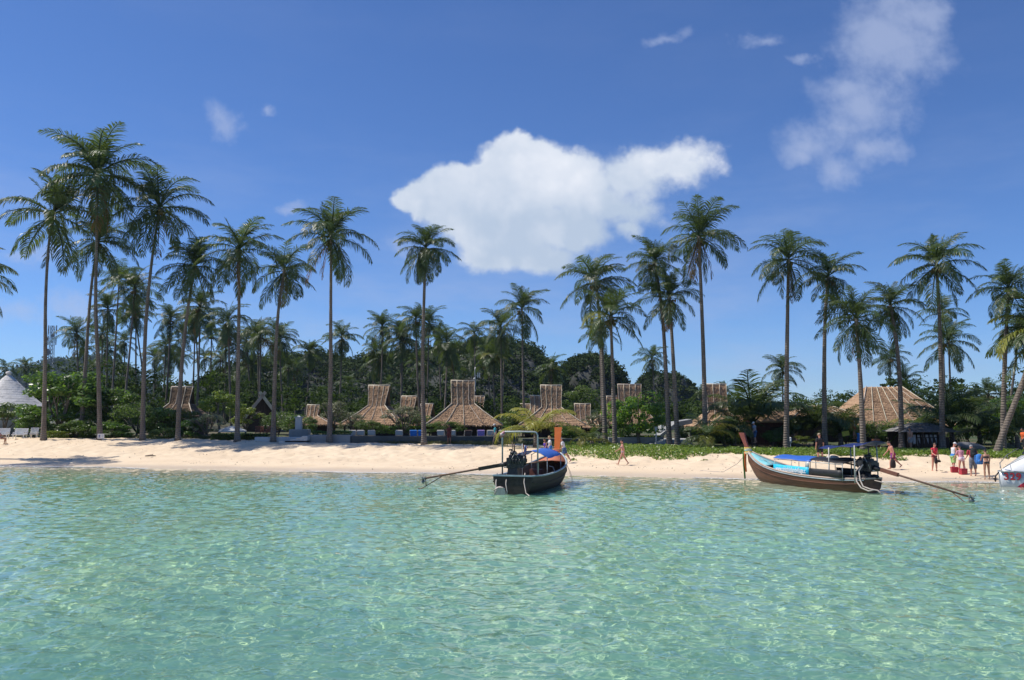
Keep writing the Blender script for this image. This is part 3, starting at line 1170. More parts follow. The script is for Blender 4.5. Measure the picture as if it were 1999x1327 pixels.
def crown_points(rg, n, clumps, flat=1.0, fill=0.35, cr=0.34):
    """unit crown: leaves gathered in clumps near the surface of an uneven ellipsoid"""
    c = rg.normal(size=(clumps, 3))
    c /= np.linalg.norm(c, axis=1, keepdims=True)
    c *= (fill + (1 - fill) * rg.random((clumps, 1)) ** 0.45) * (0.80 + 0.25 * rg.random((clumps, 1)))
    c[:, 2] = np.where(c[:, 2] < -0.55, -c[:, 2] * 0.6, c[:, 2])
    k = rg.integers(0, clumps, n)
    o = rg.normal(size=(n, 3))
    o /= np.linalg.norm(o, axis=1, keepdims=True)
    rr = cr * (0.6 + 0.7 * rg.random((clumps, 1)))[k]
    o2 = o * rr * (0.45 + 0.55 * rg.random((n, 1)) ** 0.5)
    o2[:, 2] *= 0.7
    P = c[k] + o2
    P[:, 2] *= flat
    N = o + np.array([0, 0, 0.7]) + rg.normal(size=(n, 3)) * 0.55
    return P, N


def hill_mesh(sil, Y, depth, power, seed, name, parent_kind, crowns, crown_r, bare):
    us = np.array([p[0] for p in sil], float)
    zs = np.array([at(p[0], p[1], Y).z for p in sil])
    xs = np.array([at(p[0], 800, Y).x for p in sil])
    x = np.linspace(xs[0], xs[-1], 150)
    H = np.interp(x, xs, zs)
    H = np.maximum(H - 1.05 * crown_r, 0.5) + 1.0
    T = np.linspace(-1, 1, 46)
    D = depth * (0.45 + 0.55 * H / H.max())
    X, TT = np.meshgrid(x, T)
    Yv = Y + TT * D[None]
    f = (1 - np.abs(TT) ** power) ** (0.62 if power > 2.5 else 0.9)
    Z = H[None] * f - 1.0
    nz = fbm(X * 0.06 + seed, Yv * 0.06, seed, 4)
    nz2 = fbm(X * 0.22 + seed, Z * 0.22 + Yv * 0.1, seed + 5, 3)
    Yv = Yv + (nz * 14 + nz2 * 6) * np.minimum(1, f * 1.5) * min(1, depth / 60)
    X2 = X + nz2 * 3 * f
    Z = Z + nz * 0.10 * H[None] * f * (1 - f * 0.5)
    R, C = X.shape
    ii = np.arange(R * C).reshape(R, C)
    q = np.stack([ii[:-1, :-1].ravel(), ii[:-1, 1:].ravel(), ii[1:, 1:].ravel(), ii[1:, :-1].ravel()], 1)
    v = np.stack([X2.ravel(), Yv.ravel(), Z.ravel()], 1)
    o = obj(name, np_mesh(name, v, q, M_ROCK, smooth_=True))
    tag(o, kind='structure')
    # the wood that covers it
    rg = np.random.default_rng(seed + 50)
    P4 = v[q]
    nrm = np.cross(P4[:, 2] - P4[:, 0], P4[:, 3] - P4[:, 1])
    area = np.linalg.norm(nrm, axis=1)
    nrm /= area[:, None]
    up = np.abs(nrm[:, 2])
    cen = P4.mean(1)
    front = (cen[:, 1] < Y + D.mean() * 0.35)
    rockiness = fbm(cen[:, 0] * 0.03 + 9, cen[:, 2] * 0.05, seed + 9, 3)
    w = area * front * np.where((up < 0.5) & (rockiness > bare), 0.05, 1.0)
    pick = rg.choice(len(q), crowns, p=w / w.sum())
    ab = rg.random((crowns, 2, 1))
    C0 = P4[pick, 0] * (1 - ab[:, 0]) * (1 - ab[:, 1]) + P4[pick, 1] * ab[:, 0] * (1 - ab[:, 1]) + P4[pick, 2] * ab[:, 0] * ab[:, 1] + P4[pick, 3] * (1 - ab[:, 0]) * ab[:, 1]
    return C0, rg


def wood_mesh(name, C0, rad, rg, leaf, per, m, flat=0.85, kinds=6):
    tm = [crown_points(rg, per, 14, flat) for _ in range(kinds)]
    V, F = [], []
    base = 0
    for i, c in enumerate(C0):
        P, N = tm[i % kinds]
        r = rad * (0.55 + 0.8 * rg.random())
        a = rg.random() * 6.28
        ca, sa = cos(a), sin(a)
        Q = P * r
        Q = np.stack([Q[:, 0] * ca - Q[:, 1] * sa, Q[:, 0] * sa + Q[:, 1] * ca, Q[:, 2]], 1) + c
        v, f = leaf_quads(Q, N, leaf, rg, 0.62)
        V.append(v)
        F.append(f + base)
        base += len(v)
    return np_mesh(name, np.concatenate(V), np.concatenate(F), m)


HILLS = [
    ([(430, 775), (480, 745), (520, 718), (560, 700), (590, 695), (620, 693), (650, 687), (668, 690), (690, 704), (715, 708), (735, 698), (760, 693), (790, 692), (820, 687),
      (850, 683), (880, 680), (915, 676), (950, 668), (985, 668), (1010, 674), (1030, 678), (1050, 694), (1062, 706), (1080, 714), (1100, 730), (1130, 764)], 335, 110, 3.0, 3, 2000, 3.4, 0.10),
    ([(1082, 800), (1096, 735), (1101, 718), (1112, 702), (1125, 694), (1150, 690), (1170, 696), (1185, 706), (1195, 726), (1203, 752), (1209, 800)], 300, 46, 5.0, 7, 480, 2.6, 0.07),
    ([(1247, 805), (1250, 748), (1254, 730), (1265, 724), (1285, 725), (1305, 726), (1318, 736), (1335, 747), (1343, 762), (1353, 800)], 345, 40, 6.0, 13, 330, 2.3, 0.03),
]
for sil, Y, dep, pw, sd, n, r, bare in HILLS:
    C0, rg = hill_mesh(sil, Y, dep, pw, sd, 'hill', 'structure', n, r, bare)
    o = obj('hill_forest', wood_mesh('hill_forest', C0, r, rg, 0.85, 110, M_WOOD_FAR))
    tag(o, kind='stuff')
sil = [(40, 745), (70, 722), (100, 706), (120, 699), (135, 697), (150, 703), (175, 699), (195, 690), (212, 697), (228, 716), (250, 735), (290, 748), (330, 775)]
C0, rg = hill_mesh(sil, 1500, 260, 2.0, 23, 'mountain', 'structure', 1100, 12, 0.3)
tag(obj('mountain_forest', wood_mesh('mountain_forest', C0, 14, rg, 6.5, 40, M_WOOD_FAR)), kind='stuff')

# the wood behind the huts: one far-off mass, nearer rows first
rg = np.random.default_rng(91)
C = []
for k in range(620):
    Y = 112 + 130 * rg.random() ** 1.2
    u = -140 + 2300 * rg.random()
    x = (u - 999.5) / FOC * Y
    hgt = 3.2 + 4.2 * rg.random() + (1.6 if u < 560 else 0) - (1.6 if 560 < u <= 1080 else 0) - (3.2 if 1080 < u < 1360 else 0) - (2.0 if 1360 <= u < 1720 else 0)
    C.append((x, Y, 1.5 + hgt * (0.35 + 0.65 * rg.random()) * (0.75 + Y / 420)))
tag(obj('woodland', wood_mesh('woodland', np.array(C), 2.5, rg, 0.42, 300, M_WOOD_NEAR, flat=0.9)), kind='stuff')

# ------------------------------------------------------------------ broad-leaved trees and shrubs
M_LEAF = {
    'dark': leaf_material('sea_almond_leaves', (0.050, 0.095, 0.019), (0.120, 0.19, 0.037), rough=0.36, transl=0.42, tcol=(0.18, 0.32, 0.035), vscale=0.8),
    'mid': leaf_material('shrub_leaves', (0.062, 0.105, 0.020), (0.130, 0.185, 0.040), rough=0.42, transl=0.38, tcol=(0.17, 0.28, 0.04), vscale=0.9),
    'bright': leaf_material('bright_leaves', (0.10, 0.16, 0.025), (0.20, 0.25, 0.04), rough=0.42, transl=0.42, tcol=(0.34, 0.42, 0.05), vscale=0.9),
    'pale': leaf_material('frangipani_leaves', (0.15, 0.17, 0.085), (0.25, 0.25, 0.15), rough=0.5, transl=0.3, tcol=(0.22, 0.26, 0.09), vscale=1.2),
    'round': leaf_material('round_tree_leaves', (0.065, 0.125, 0.020), (0.130, 0.200, 0.034), rough=0.36, transl=0.42, tcol=(0.28, 0.46, 0.04), vscale=0.8),
}
M_BARK = mat('grey_bark', (0.23, 0.20, 0.165), rough=0.9, var=1.0, vscale=2.0, color2=(0.10, 0.085, 0.065), bump=0.02, bscale=8)


def crown_mesh(kind, seed, n, clumps, leaf, flat, fill, cr):
    rg = np.random.default_rng(seed)
    P, N = crown_points(rg, n, clumps, flat, fill, cr)
    v, f = leaf_quads(P, N, leaf, rg, 0.55)
    return np_mesh('crown', v, f, M_LEAF[kind])


CROWN = {}
for kind, n, cl, leaf, flat, fill, cr in (('dark', 5200, 34, 0.105, 0.85, 0.45, 0.34), ('mid', 3600, 26, 0.10, 0.9, 0.4, 0.36), ('bright', 2600, 22, 0.11, 0.8, 0.4, 0.32),
                                          ('pale', 1300, 26, 0.10, 0.8, 0.5, 0.24), ('round', 4200, 36, 0.105, 0.9, 0.5, 0.30)):
    CROWN[kind] = [crown_mesh(kind, 60 + i * 11 + len(kind), n, cl, leaf, flat, fill, cr) for i in range(3)]


def limbs_mesh(seed, H, R, r0, bare):
    """tapered trunk with forked limbs that end inside the crown (crown centre at height H, radius R)"""
    rg = np.random.default_rng(seed)
    b = MB()
    fork = Vector((rg.normal() * 0.1, rg.normal() * 0.1, max(0.25 * H, H - R * 0.95)))
    b.tube([(0, 0, 0), fork * 0.5 + Vector((rg.normal() * 0.05, 0, 0)), fork], [r0 * 1.25, r0, r0 * 0.85], 7)
    for k in range(11 if bare else 6):
        a = 2.4 * k + rg.normal() * 0.3
        e = 0.35 + 0.9 * rg.random()
        d = Vector((cos(a) * cos(e), sin(a) * cos(e), sin(e)))
        tip = Vector((0, 0, H)) + Vector((d.x * R * 0.8, d.y * R * 0.8, (d.z - 0.25) * R * 0.75))
        mid = fork.lerp(tip, 0.5) + Vector((rg.normal(), rg.normal(), rg.normal())) * R * 0.07
        b.tube([fork, mid, tip], [r0 * 0.55, r0 * 0.36, r0 * 0.10], 5)
        for j in range(3 if bare else 1):
            t2 = tip + Vector((rg.normal(), rg.normal(), 0.5 * rg.random())) * R * 0.3
            b.tube([mid, mid.lerp(t2, 0.6) + Vector((0, 0, 0.05 * R)), t2], [r0 * 0.3, r0 * 0.2, r0 * 0.06], 4)
    return b.mesh('trunk', M_BARK)


def tree(kind, u, vc, rx, rz, Y, label, name='leafy_tree', cat='tree', group=None, i=0, base=None, bare=False):
    c = at(u, vc, Y)
    g = gz(c.x, Y) if base is None else base
    root = empty(name, (c.x, Y, g - 0.05), 0, label, cat, group)
    s = ppm(Y)
    R, Rz = rx / s, rz / s
    H = max(c.z - g, Rz * 0.55)
    obj('trunk', limbs_mesh(i + 5, H, min(R, Rz * 1.2), max(0.05, 0.055 * R), bare), root)
    o = obj('crown', CROWN[kind][i % 3], root, (0, 0, H))
    o.rotation_euler = (0, 0, i * 1.7)
    o.scale = (R, R * 0.9, Rz)
    return root


SHRUBS = 'shrubs and bushes planted between the palms'
TREES = [
    # kind, u, v centre, rx, rz, Y, label
    ('dark', 122, 782, 92, 66, 87, 'big dark glossy tree filling the left behind the two tall palms', 'leafy_tree'),
    ('dark', 222, 800, 62, 54, 88, 'dark glossy tree right of the tallest trunk', 'leafy_tree'),
    ('mid', 268, 815, 44, 38, 85, 'leafy shrub with shiny leaves between tallest palm and leaning palm', 'shrub'),
    ('mid', 14, 815, 52, 34, 89, 'green shrub below the pale cone roof', 'shrub'),
    ('dark', 68, 828, 42, 30, 86, 'dark shrub behind the white benches', 'shrub'),
    ('dark', 150, 838, 44, 24, 84, 'dark low shrub right of the bright clipped hedge', 'shrub'),
    ('dark', 222, 842, 40, 22, 83.5, 'dark low shrub behind the white notice board', 'shrub'),
    ('dark', 310, 826, 44, 40, 86, 'dark dense shrub between leaning palm and gable palm', 'shrub'),
    ('mid', 318, 846, 30, 16, 82, 'low green shrub at the foot of the gable palm', 'shrub'),
    ('mid', 356, 818, 36, 24, 86, 'green shrub hiding the foot of the dark gabled thatched hut', 'shrub'),
    ('mid', 724, 830, 30, 14, 85, 'low green shrub before the first thatched tower', 'shrub'),
    ('mid', 868, 832, 34, 14, 84.5, 'low green shrub before the left eave of the dark tower hut', 'shrub'),
    ('dark', 378, 838, 38, 26, 84, 'dark shrub under the low brown roof at left', 'shrub'),
    ('bright', 430, 790, 42, 32, 89, 'yellow green feathery tree above the white parasol', 'leafy_tree'),
    ('bright', 480, 812, 36, 26, 93, 'light green tree behind the white parasol', 'leafy_tree'),
    ('pale', 404, 826, 34, 30, 83, 'grey twiggy shrub left of the white parasol', 'frangipani_tree'),
    ('mid', 545, 822, 38, 24, 94, 'green shrub behind the red brown terrace chairs', 'shrub'),
    ('mid', 588, 826, 34, 22, 92, 'green shrub behind the concrete pillar', 'shrub'),
    ('pale', 648, 802, 34, 30, 86, 'pale bare branched frangipani behind the planter wall palm', 'frangipani_tree'),
    ('pale', 690, 820, 36, 24, 88, 'low frangipani left of the first thatched tower', 'frangipani_tree'),
    ('pale', 786, 812, 44, 32, 88, 'grey green frangipani right of the first thatched tower', 'frangipani_tree'),
    ('mid', 812, 826, 36, 22, 90, 'green shrub beside the slim pool wall palm', 'shrub'),
    ('mid', 996, 822, 36, 24, 92, 'green shrub behind the hoop of the middle boat', 'shrub'),
    ('dark', 1108, 846, 40, 20, 82, 'dark shrub behind the orange prow', 'shrub'),
    ('mid', 1140, 780, 40, 32, 140, 'fresh green tree beside the tallest thatched tower', 'leafy_tree'),
    ('pale', 1168, 820, 36, 24, 84, 'pale flowering frangipani left of the close palm pair', 'frangipani_tree'),
    ('round', 1246, 810, 62, 52, 75, 'round bright leafy tree on a slim trunk right of the close palm pair', 'leafy_tree'),
    ('round', 1212, 838, 26, 22, 77, 'leafy shrub at the left side of the round tree', 'shrub'),
    ('mid', 1346, 846, 22, 20, 72, 'small shrub right of the grey steps', 'shrub'),
    ('mid', 1412, 850, 30, 20, 70, 'shrub under the young palm left of the prow', 'shrub'),
    ('pale', 1548, 808, 44, 34, 84, 'pale frangipani right behind the tall straight palm', 'frangipani_tree'),
    ('mid', 1510, 852, 26, 16, 69, 'low shrub beside the dark red hut wall', 'shrub'),
    ('bright', 1568, 858, 24, 12, 67, 'low yellow green fern bush right of the straight palm', 'shrub'),
    ('mid', 1648, 846, 34, 22, 72, 'leafy shrub with the yellow board before the hip roof', 'shrub'),
    ('mid', 1708, 840, 44, 24, 71, 'leafy shrub under the eaves of the big hip roof', 'shrub'),
    ('dark', 1742, 850, 30, 22, 70, 'dark shrub left of the dark kiosk', 'shrub'),
    ('dark', 1890, 826, 54, 42, 74, 'dark dense tree between kiosk and leaning trunk', 'leafy_tree'),
    ('dark', 1972, 812, 54, 50, 74, 'dark dense tree behind the leaning trunk', 'leafy_tree'),
    ('dark', 1938, 846, 40, 26, 72, 'dark shrub left of the upright trunk at the right edge', 'shrub'),
]
for i, (kind, u, vc, rx, rz, Y, lab, nm) in enumerate(TREES):
    tree(kind, u, vc, rx, rz, Y, lab, nm, 'shrub' if nm == 'shrub' else 'tree', SHRUBS if nm == 'shrub' else None, i, bare=kind == 'pale')


def hedge(u0, u1, vtop, Y, base, depth, kind, label, dens=210, leaf=0.17, seed=0, group=None):
    """clipped box of leaves from pixel u0 to u1"""
    a, b = at(u0, vtop, Y), at(u1, vtop, Y)
    rg = np.random.default_rng(800 + seed)
    L, Hh = b.x - a.x, a.z - base
    n = int(dens * (L * depth + 2 * L * Hh + 2 * depth * Hh))
    P = rg.random((n, 3)) * np.array([L, depth, Hh]) + np.array([-L / 2, 0, 0])
    f = rg.integers(0, 4, n)
    P[:, 2] = np.where(f < 2, Hh - 0.12 * rg.random(n) ** 2, P[:, 2])
    P[:, 1] = np.where(f == 2, 0.12 * rg.random(n) ** 2, P[:, 1])
    P[:, 2] += 0.10 * fbm(P[:, 0] * 1.4, P[:, 1] * 1.4 + seed, seed, 3) * 2
    N = rg.normal(size=(n, 3)) + np.array([0, -0.4, 0.9])
    v, q = leaf_quads(P, N, leaf, rg, 0.55)
    o = obj('hedge', np_mesh('hedge', v, q, M_LEAF[kind]), None, ((a.x + b.x) / 2, Y, base))
    return tag(o, label, 'hedge', group)


hedge(90, 134, 842, 82.3, 1.5, 1.2, 'bright', 'clipped bright green hedge between the two tall left palms', seed=1)
hedge(412, 520, 848, 79.5, 1.3, 1.6, 'mid', 'loose grassy hedge along the sand left of the concrete steps', seed=2, leaf=0.24)
hedge(608, 684, 842, 77.6, 1.85, 0.9, 'mid', 'low green hedge growing in the grey planter wall', seed=3)
hedge(690, 990, 832, 88, 1.9, 1.2, 'dark', 'long dark hedge behind the sun loungers', seed=4, dens=130)
hedge(1195, 1290, 851, 76.0, 1.6, 0.8, 'bright', 'thin bright hedge on the low grey wall under the round tree', seed=5)


# ------------------------------------------------------------------ ground cover
def scatter(name, n, x0, x1, s0, s1, leaf, m, seed, height, patch=0.0, ratio=0.7, upright=0.9):
    rg = np.random.default_rng(seed)
    X = x0 + (x1 - x0) * rg.random(n)
    f = rg.random(n)
    lo = s0(X) if callable(s0) else s0
    hi = s1(X) if callable(s1) else s1
    s = lo + (hi - lo) * f
    Y = s * 1.03 + shore_y(X)
    keep = (fbm(X * 0.55, Y * 0.8, seed, 3) + 0.50 * smooth(0.0, 0.55, f) > patch)
    X, Y, f = X[keep], Y[keep], f[keep]
    n = len(X)
    h = height * (0.35 + 0.65 * smooth(0, 0.3, f)) * (0.6 + 0.8 * (fbm(X * 0.9, Y * 0.9, seed + 3, 3) + 0.5))
    Z = ground(X, Y) + h * rg.random(n)
    N = rg.normal(size=(n, 3)) * 0.6 + np.array([0, -0.15, upright])
    v, q = leaf_quads(np.stack([X, Y, Z], 1), N, leaf, rg, ratio)
    return tag(obj(name, np_mesh(name, v, q, m)), kind='stuff')


M_CREEPER = leaf_material('beach_creeper_leaves', (0.115, 0.19, 0.030), (0.20, 0.27, 0.05), rough=0.4, transl=0.35, tcol=(0.28, 0.42, 0.05), rnd=0, vscale=0.5)
M_GRASS = leaf_material('rough_grass', (0.055, 0.075, 0.022), (0.13, 0.12, 0.05), rough=0.6, transl=0.25, tcol=(0.15, 0.19, 0.04), rnd=0, vscale=0.6)
scatter('beach_creeper', 42000, 3.4, 46, lambda X: 7.6 + 1.6 * smooth(8, 24, X) + 0.7 * np.sin(X * 0.9), lambda X: berm_d(X) + 3.0, 0.18, M_CREEPER, 31, 0.30, patch=0.10)
scatter('grass', 16000, -46, 4, lambda X: berm_d(X) + 0.6 + 0.5 * np.sin(X * 0.8), lambda X: berm_d(X) + 3.4, 0.30, M_GRASS, 33, 0.22, patch=0.02, ratio=0.14, upright=0.1)


# leaves, husks and bits of weed left along the tide line and under the palms
def litter_mesh():
    rg = np.random.default_rng(47)
    n = 1500
    X = -46 + 90 * rg.random(n)
    k = rg.random(n)
    D = berm_d(X)
    s = np.where(k < 0.45, 3.4 + 0.5 * np.sin(X * 0.3) + rg.normal(size=n) * 0.28, np.where(k < 0.8, D - 0.5 - 5 * rg.random(n) ** 2, 1.0 + 12 * rg.random(n)))
    Y = s * 1.03 + shore_y(X)
    keep = (fbm(X * 0.35, Y * 0.35, 61, 3) > -0.08)
    X, Y, s = X[keep], Y[keep], s[keep]
    P = np.stack([X, Y, ground(X, Y) + 0.03], 1)
    N = rg.normal(size=P.shape) * 0.5 + np.array([0, -0.3, 1.0])
    v, q = leaf_quads(P, N, 0.13, rg, 0.4)
    return np_mesh('beach_litter', v, q, mat('brown_litter', (0.13, 0.085, 0.05), rough=0.9, var=0.8, vscale=0.7, color2=(0.05, 0.035, 0.025)))


tag(obj('beach_litter', litter_mesh()), kind='stuff')


# ------------------------------------------------------------------ thatched huts
def thatch_material(name, c1, c2):
    m = bpy.data.materials.new(name)
    m.use_nodes = True
    t = m.node_tree
    N = NB(t)
    b = t.nodes['Principled BSDF']
    co = N.node('ShaderNodeTexCoord').outputs['Object']
    st = N.noise(N.vec('MULTIPLY', co, (9.0, 9.0, 1.6)), 1.0, 5, 0.7)
    bl = N.noise(co, 0.9, 4, 0.6)
    row = N.noise(N.vec('MULTIPLY', co, (0.6, 0.6, 5.0)), 1.2, 3, 0.6)
    c = N.mix(N.ramp(st, 0.3, 0.7), c1, c2)
    c = N.mix(N.mul(N.ramp(bl, 0.45, 0.7), 0.45), c, tuple(x * 0.5 for x in c2))
    c = N.mix(N.mul(N.ramp(row, 0.5, 0.68), 0.5), c, tuple(x * 0.4 for x in c2))
    r = N.node('ShaderNodeObjectInfo').outputs['Random']
    c = N.mix(N.mul(r, 0.22), c, tuple(min(1, x * 1.3) for x in c1))
    N.put(b.inputs['Base Color'], c)
    b.inputs['Roughness'].default_value = 0.95
    b.inputs['Specular IOR Level'].default_value = 0.15
    bp = N.node('ShaderNodeBump')
    bp.inputs['Strength'].default_value = 1.0
    bp.inputs['Distance'].default_value = 0.05
    N.put(bp.inputs['Height'], N.add(st, N.mul(row, 0.8)))
    t.links.new(bp.outputs[0], b.inputs['Normal'])
    return m


M_THATCH = thatch_material('brown_thatch', (0.52, 0.345, 0.215), (0.32, 0.20, 0.12))
M_THATCH_GREY = thatch_material('grey_thatch', (0.78, 0.75, 0.71), (0.62, 0.59, 0.55))
M_THATCH_DARK = thatch_material('dark_grey_thatch', (0.34, 0.325, 0.31), (0.20, 0.19, 0.18))
M_BATTEN = mat('bamboo_batten', (0.66, 0.56, 0.42), rough=0.7, var=0.6, vscale=1.5, rnd=0.1)
M_DARKWOOD = mat('dark_timber', (0.075, 0.048, 0.033), rough=0.8, var=0.8, vscale=1.2, stretch=(6, 6, 0.7), bump=0.01, bscale=6)
M_REDWOOD = mat('red_brown_timber', (0.20, 0.075, 0.045), rough=0.7, var=0.7, vscale=1.4, stretch=(6, 6, 0.7))
M_CONC = mat('grey_concrete', (0.33, 0.33, 0.32), rough=0.85, var=0.7, vscale=0.8, color2=(0.22, 0.22, 0.215), bump=0.006, bscale=12)
M_CONC_L = mat('pale_render', (0.55, 0.55, 0.53), rough=0.8, var=0.5, vscale=0.9, color2=(0.40, 0.40, 0.385))
M_POOLWALL = mat('dark_pool_tile', (0.060, 0.072, 0.072), rough=0.5, var=0.7, vscale=1.2, color2=(0.035, 0.042, 0.042))
M_WHITE = mat('white_paint', (0.80, 0.80, 0.78), rough=0.5, var=0.25, vscale=2.0, color2=(0.62, 0.62, 0.60))
M_CANVAS = mat('white_canvas', (0.80, 0.79, 0.75), rough=0.9, var=0.2, vscale=1.2, transl=0.25, tcol=(0.8, 0.78, 0.7))


def thatch_panel_mesh(prof, fa, fb, sgn, seed, rows_per_m=4.2):
    """one strip of a roof slope between two battens: overlapping courses, frayed lower edges.
    prof: [(y, z, halfwidth)] from the ridge down; fa, fb: fractions -1..1 across the width; sgn -1 front / +1 back"""
    rg = np.random.default_rng(seed)
    seg = []
    for (y0, z0, w0), (y1, z1, w1) in zip(prof[:-1], prof[1:]):
        n = max(2, int(math.hypot(y1 - y0, z1 - z0) * rows_per_m))
        seg += [(y0 + (y1 - y0) * k / n, z0 + (z1 - z0) * k / n, w0 + (w1 - w0) * k / n) for k in range(n)]
    seg.append(prof[-1])
    nx = 9
    b = MB()
    for i in range(len(seg) - 1):
        (y0, z0, w0), (y1, z1, w1) = seg[i], seg[i + 1]
        ny_, nz_ = (z0 - z1), (y1 - y0)
        ln = math.hypot(ny_, nz_) or 1
        ny_, nz_ = ny_ / ln, nz_ / ln
        top, mid, bot = [], [], []
        for j in range(nx):
            f = fa + (fb - fa) * j / (nx - 1)
            over = 0.10 + 0.16 * rg.random()
            dz = (z1 - z0) * over
            dy = (y1 - y0) * over
            lift = 0.012 + 0.045 * rg.random()
            top.append(Vector((f * w0, sgn * (y0 + ny_ * 0.0), z0 + nz_ * 0.0)))
            mid.append(Vector((f * w1 + rg.normal() * 0.015, sgn * (y1 + dy + ny_ * lift), z1 + dz + nz_ * lift)))
            bot.append(Vector((f * w1, sgn * (y1 + dy * 0.3 - ny_ * 0.02), z1 + dz * 0.3 - nz_ * 0.02)))
        for q in range(11):        # loose straw standing out of each course
            f = fa + (fb - fa) * rg.random()
            c = Vector((f * w1, sgn * (y1 + ny_ * 0.03), z1 + nz_ * 0.03))
            l = 0.10 + 0.26 * rg.random()
            dn = Vector((rg.normal() * 0.25, sgn * ((y1 - y0) / ln + ny_ * 0.35), (z1 - z0) / ln + nz_ * 0.35 - 0.15)) * l
            b._add([c + Vector((-0.05, 0, 0)), c + Vector((0.05, 0, 0)), c + dn], [(0, 1, 2)])
        rows = [top, mid, bot] if sgn < 0 else [top[::-1], mid[::-1], bot[::-1]]
        b.sheet([r for r in rows[::-1]], sm=False)
    return b


def hip_panel(b, A, B, C_, D, seed, rows=6, nx=8):
    """end slope: quad A B (top) -> C_ D (bottom), same courses"""
    rg = np.random.default_rng(seed)
    n = (B - A if (B - A).length > 0.05 else D - C_).cross(C_ - A).normalized()
    if n.z < 0:
        n = -n
    for i in range(rows):
        t0, t1 = i / rows, (i + 1) / rows
        r0, r1, r2 = [], [], []
        for j in range(nx):
            f = j / (nx - 1)
            ov = (0.1 + 0.16 * rg.random()) / rows
            P = lambda t: (A.lerp(B, f)).lerp(C_.lerp(D, f), t)
            r0.append(P(t0))
            r1.append(P(t1 + ov) + n * (0.012 + 0.04 * rg.random()))
            r2.append(P(t1 + ov * 0.3) - n * 0.02)
        b.sheet([r2, r1, r0], sm=False)


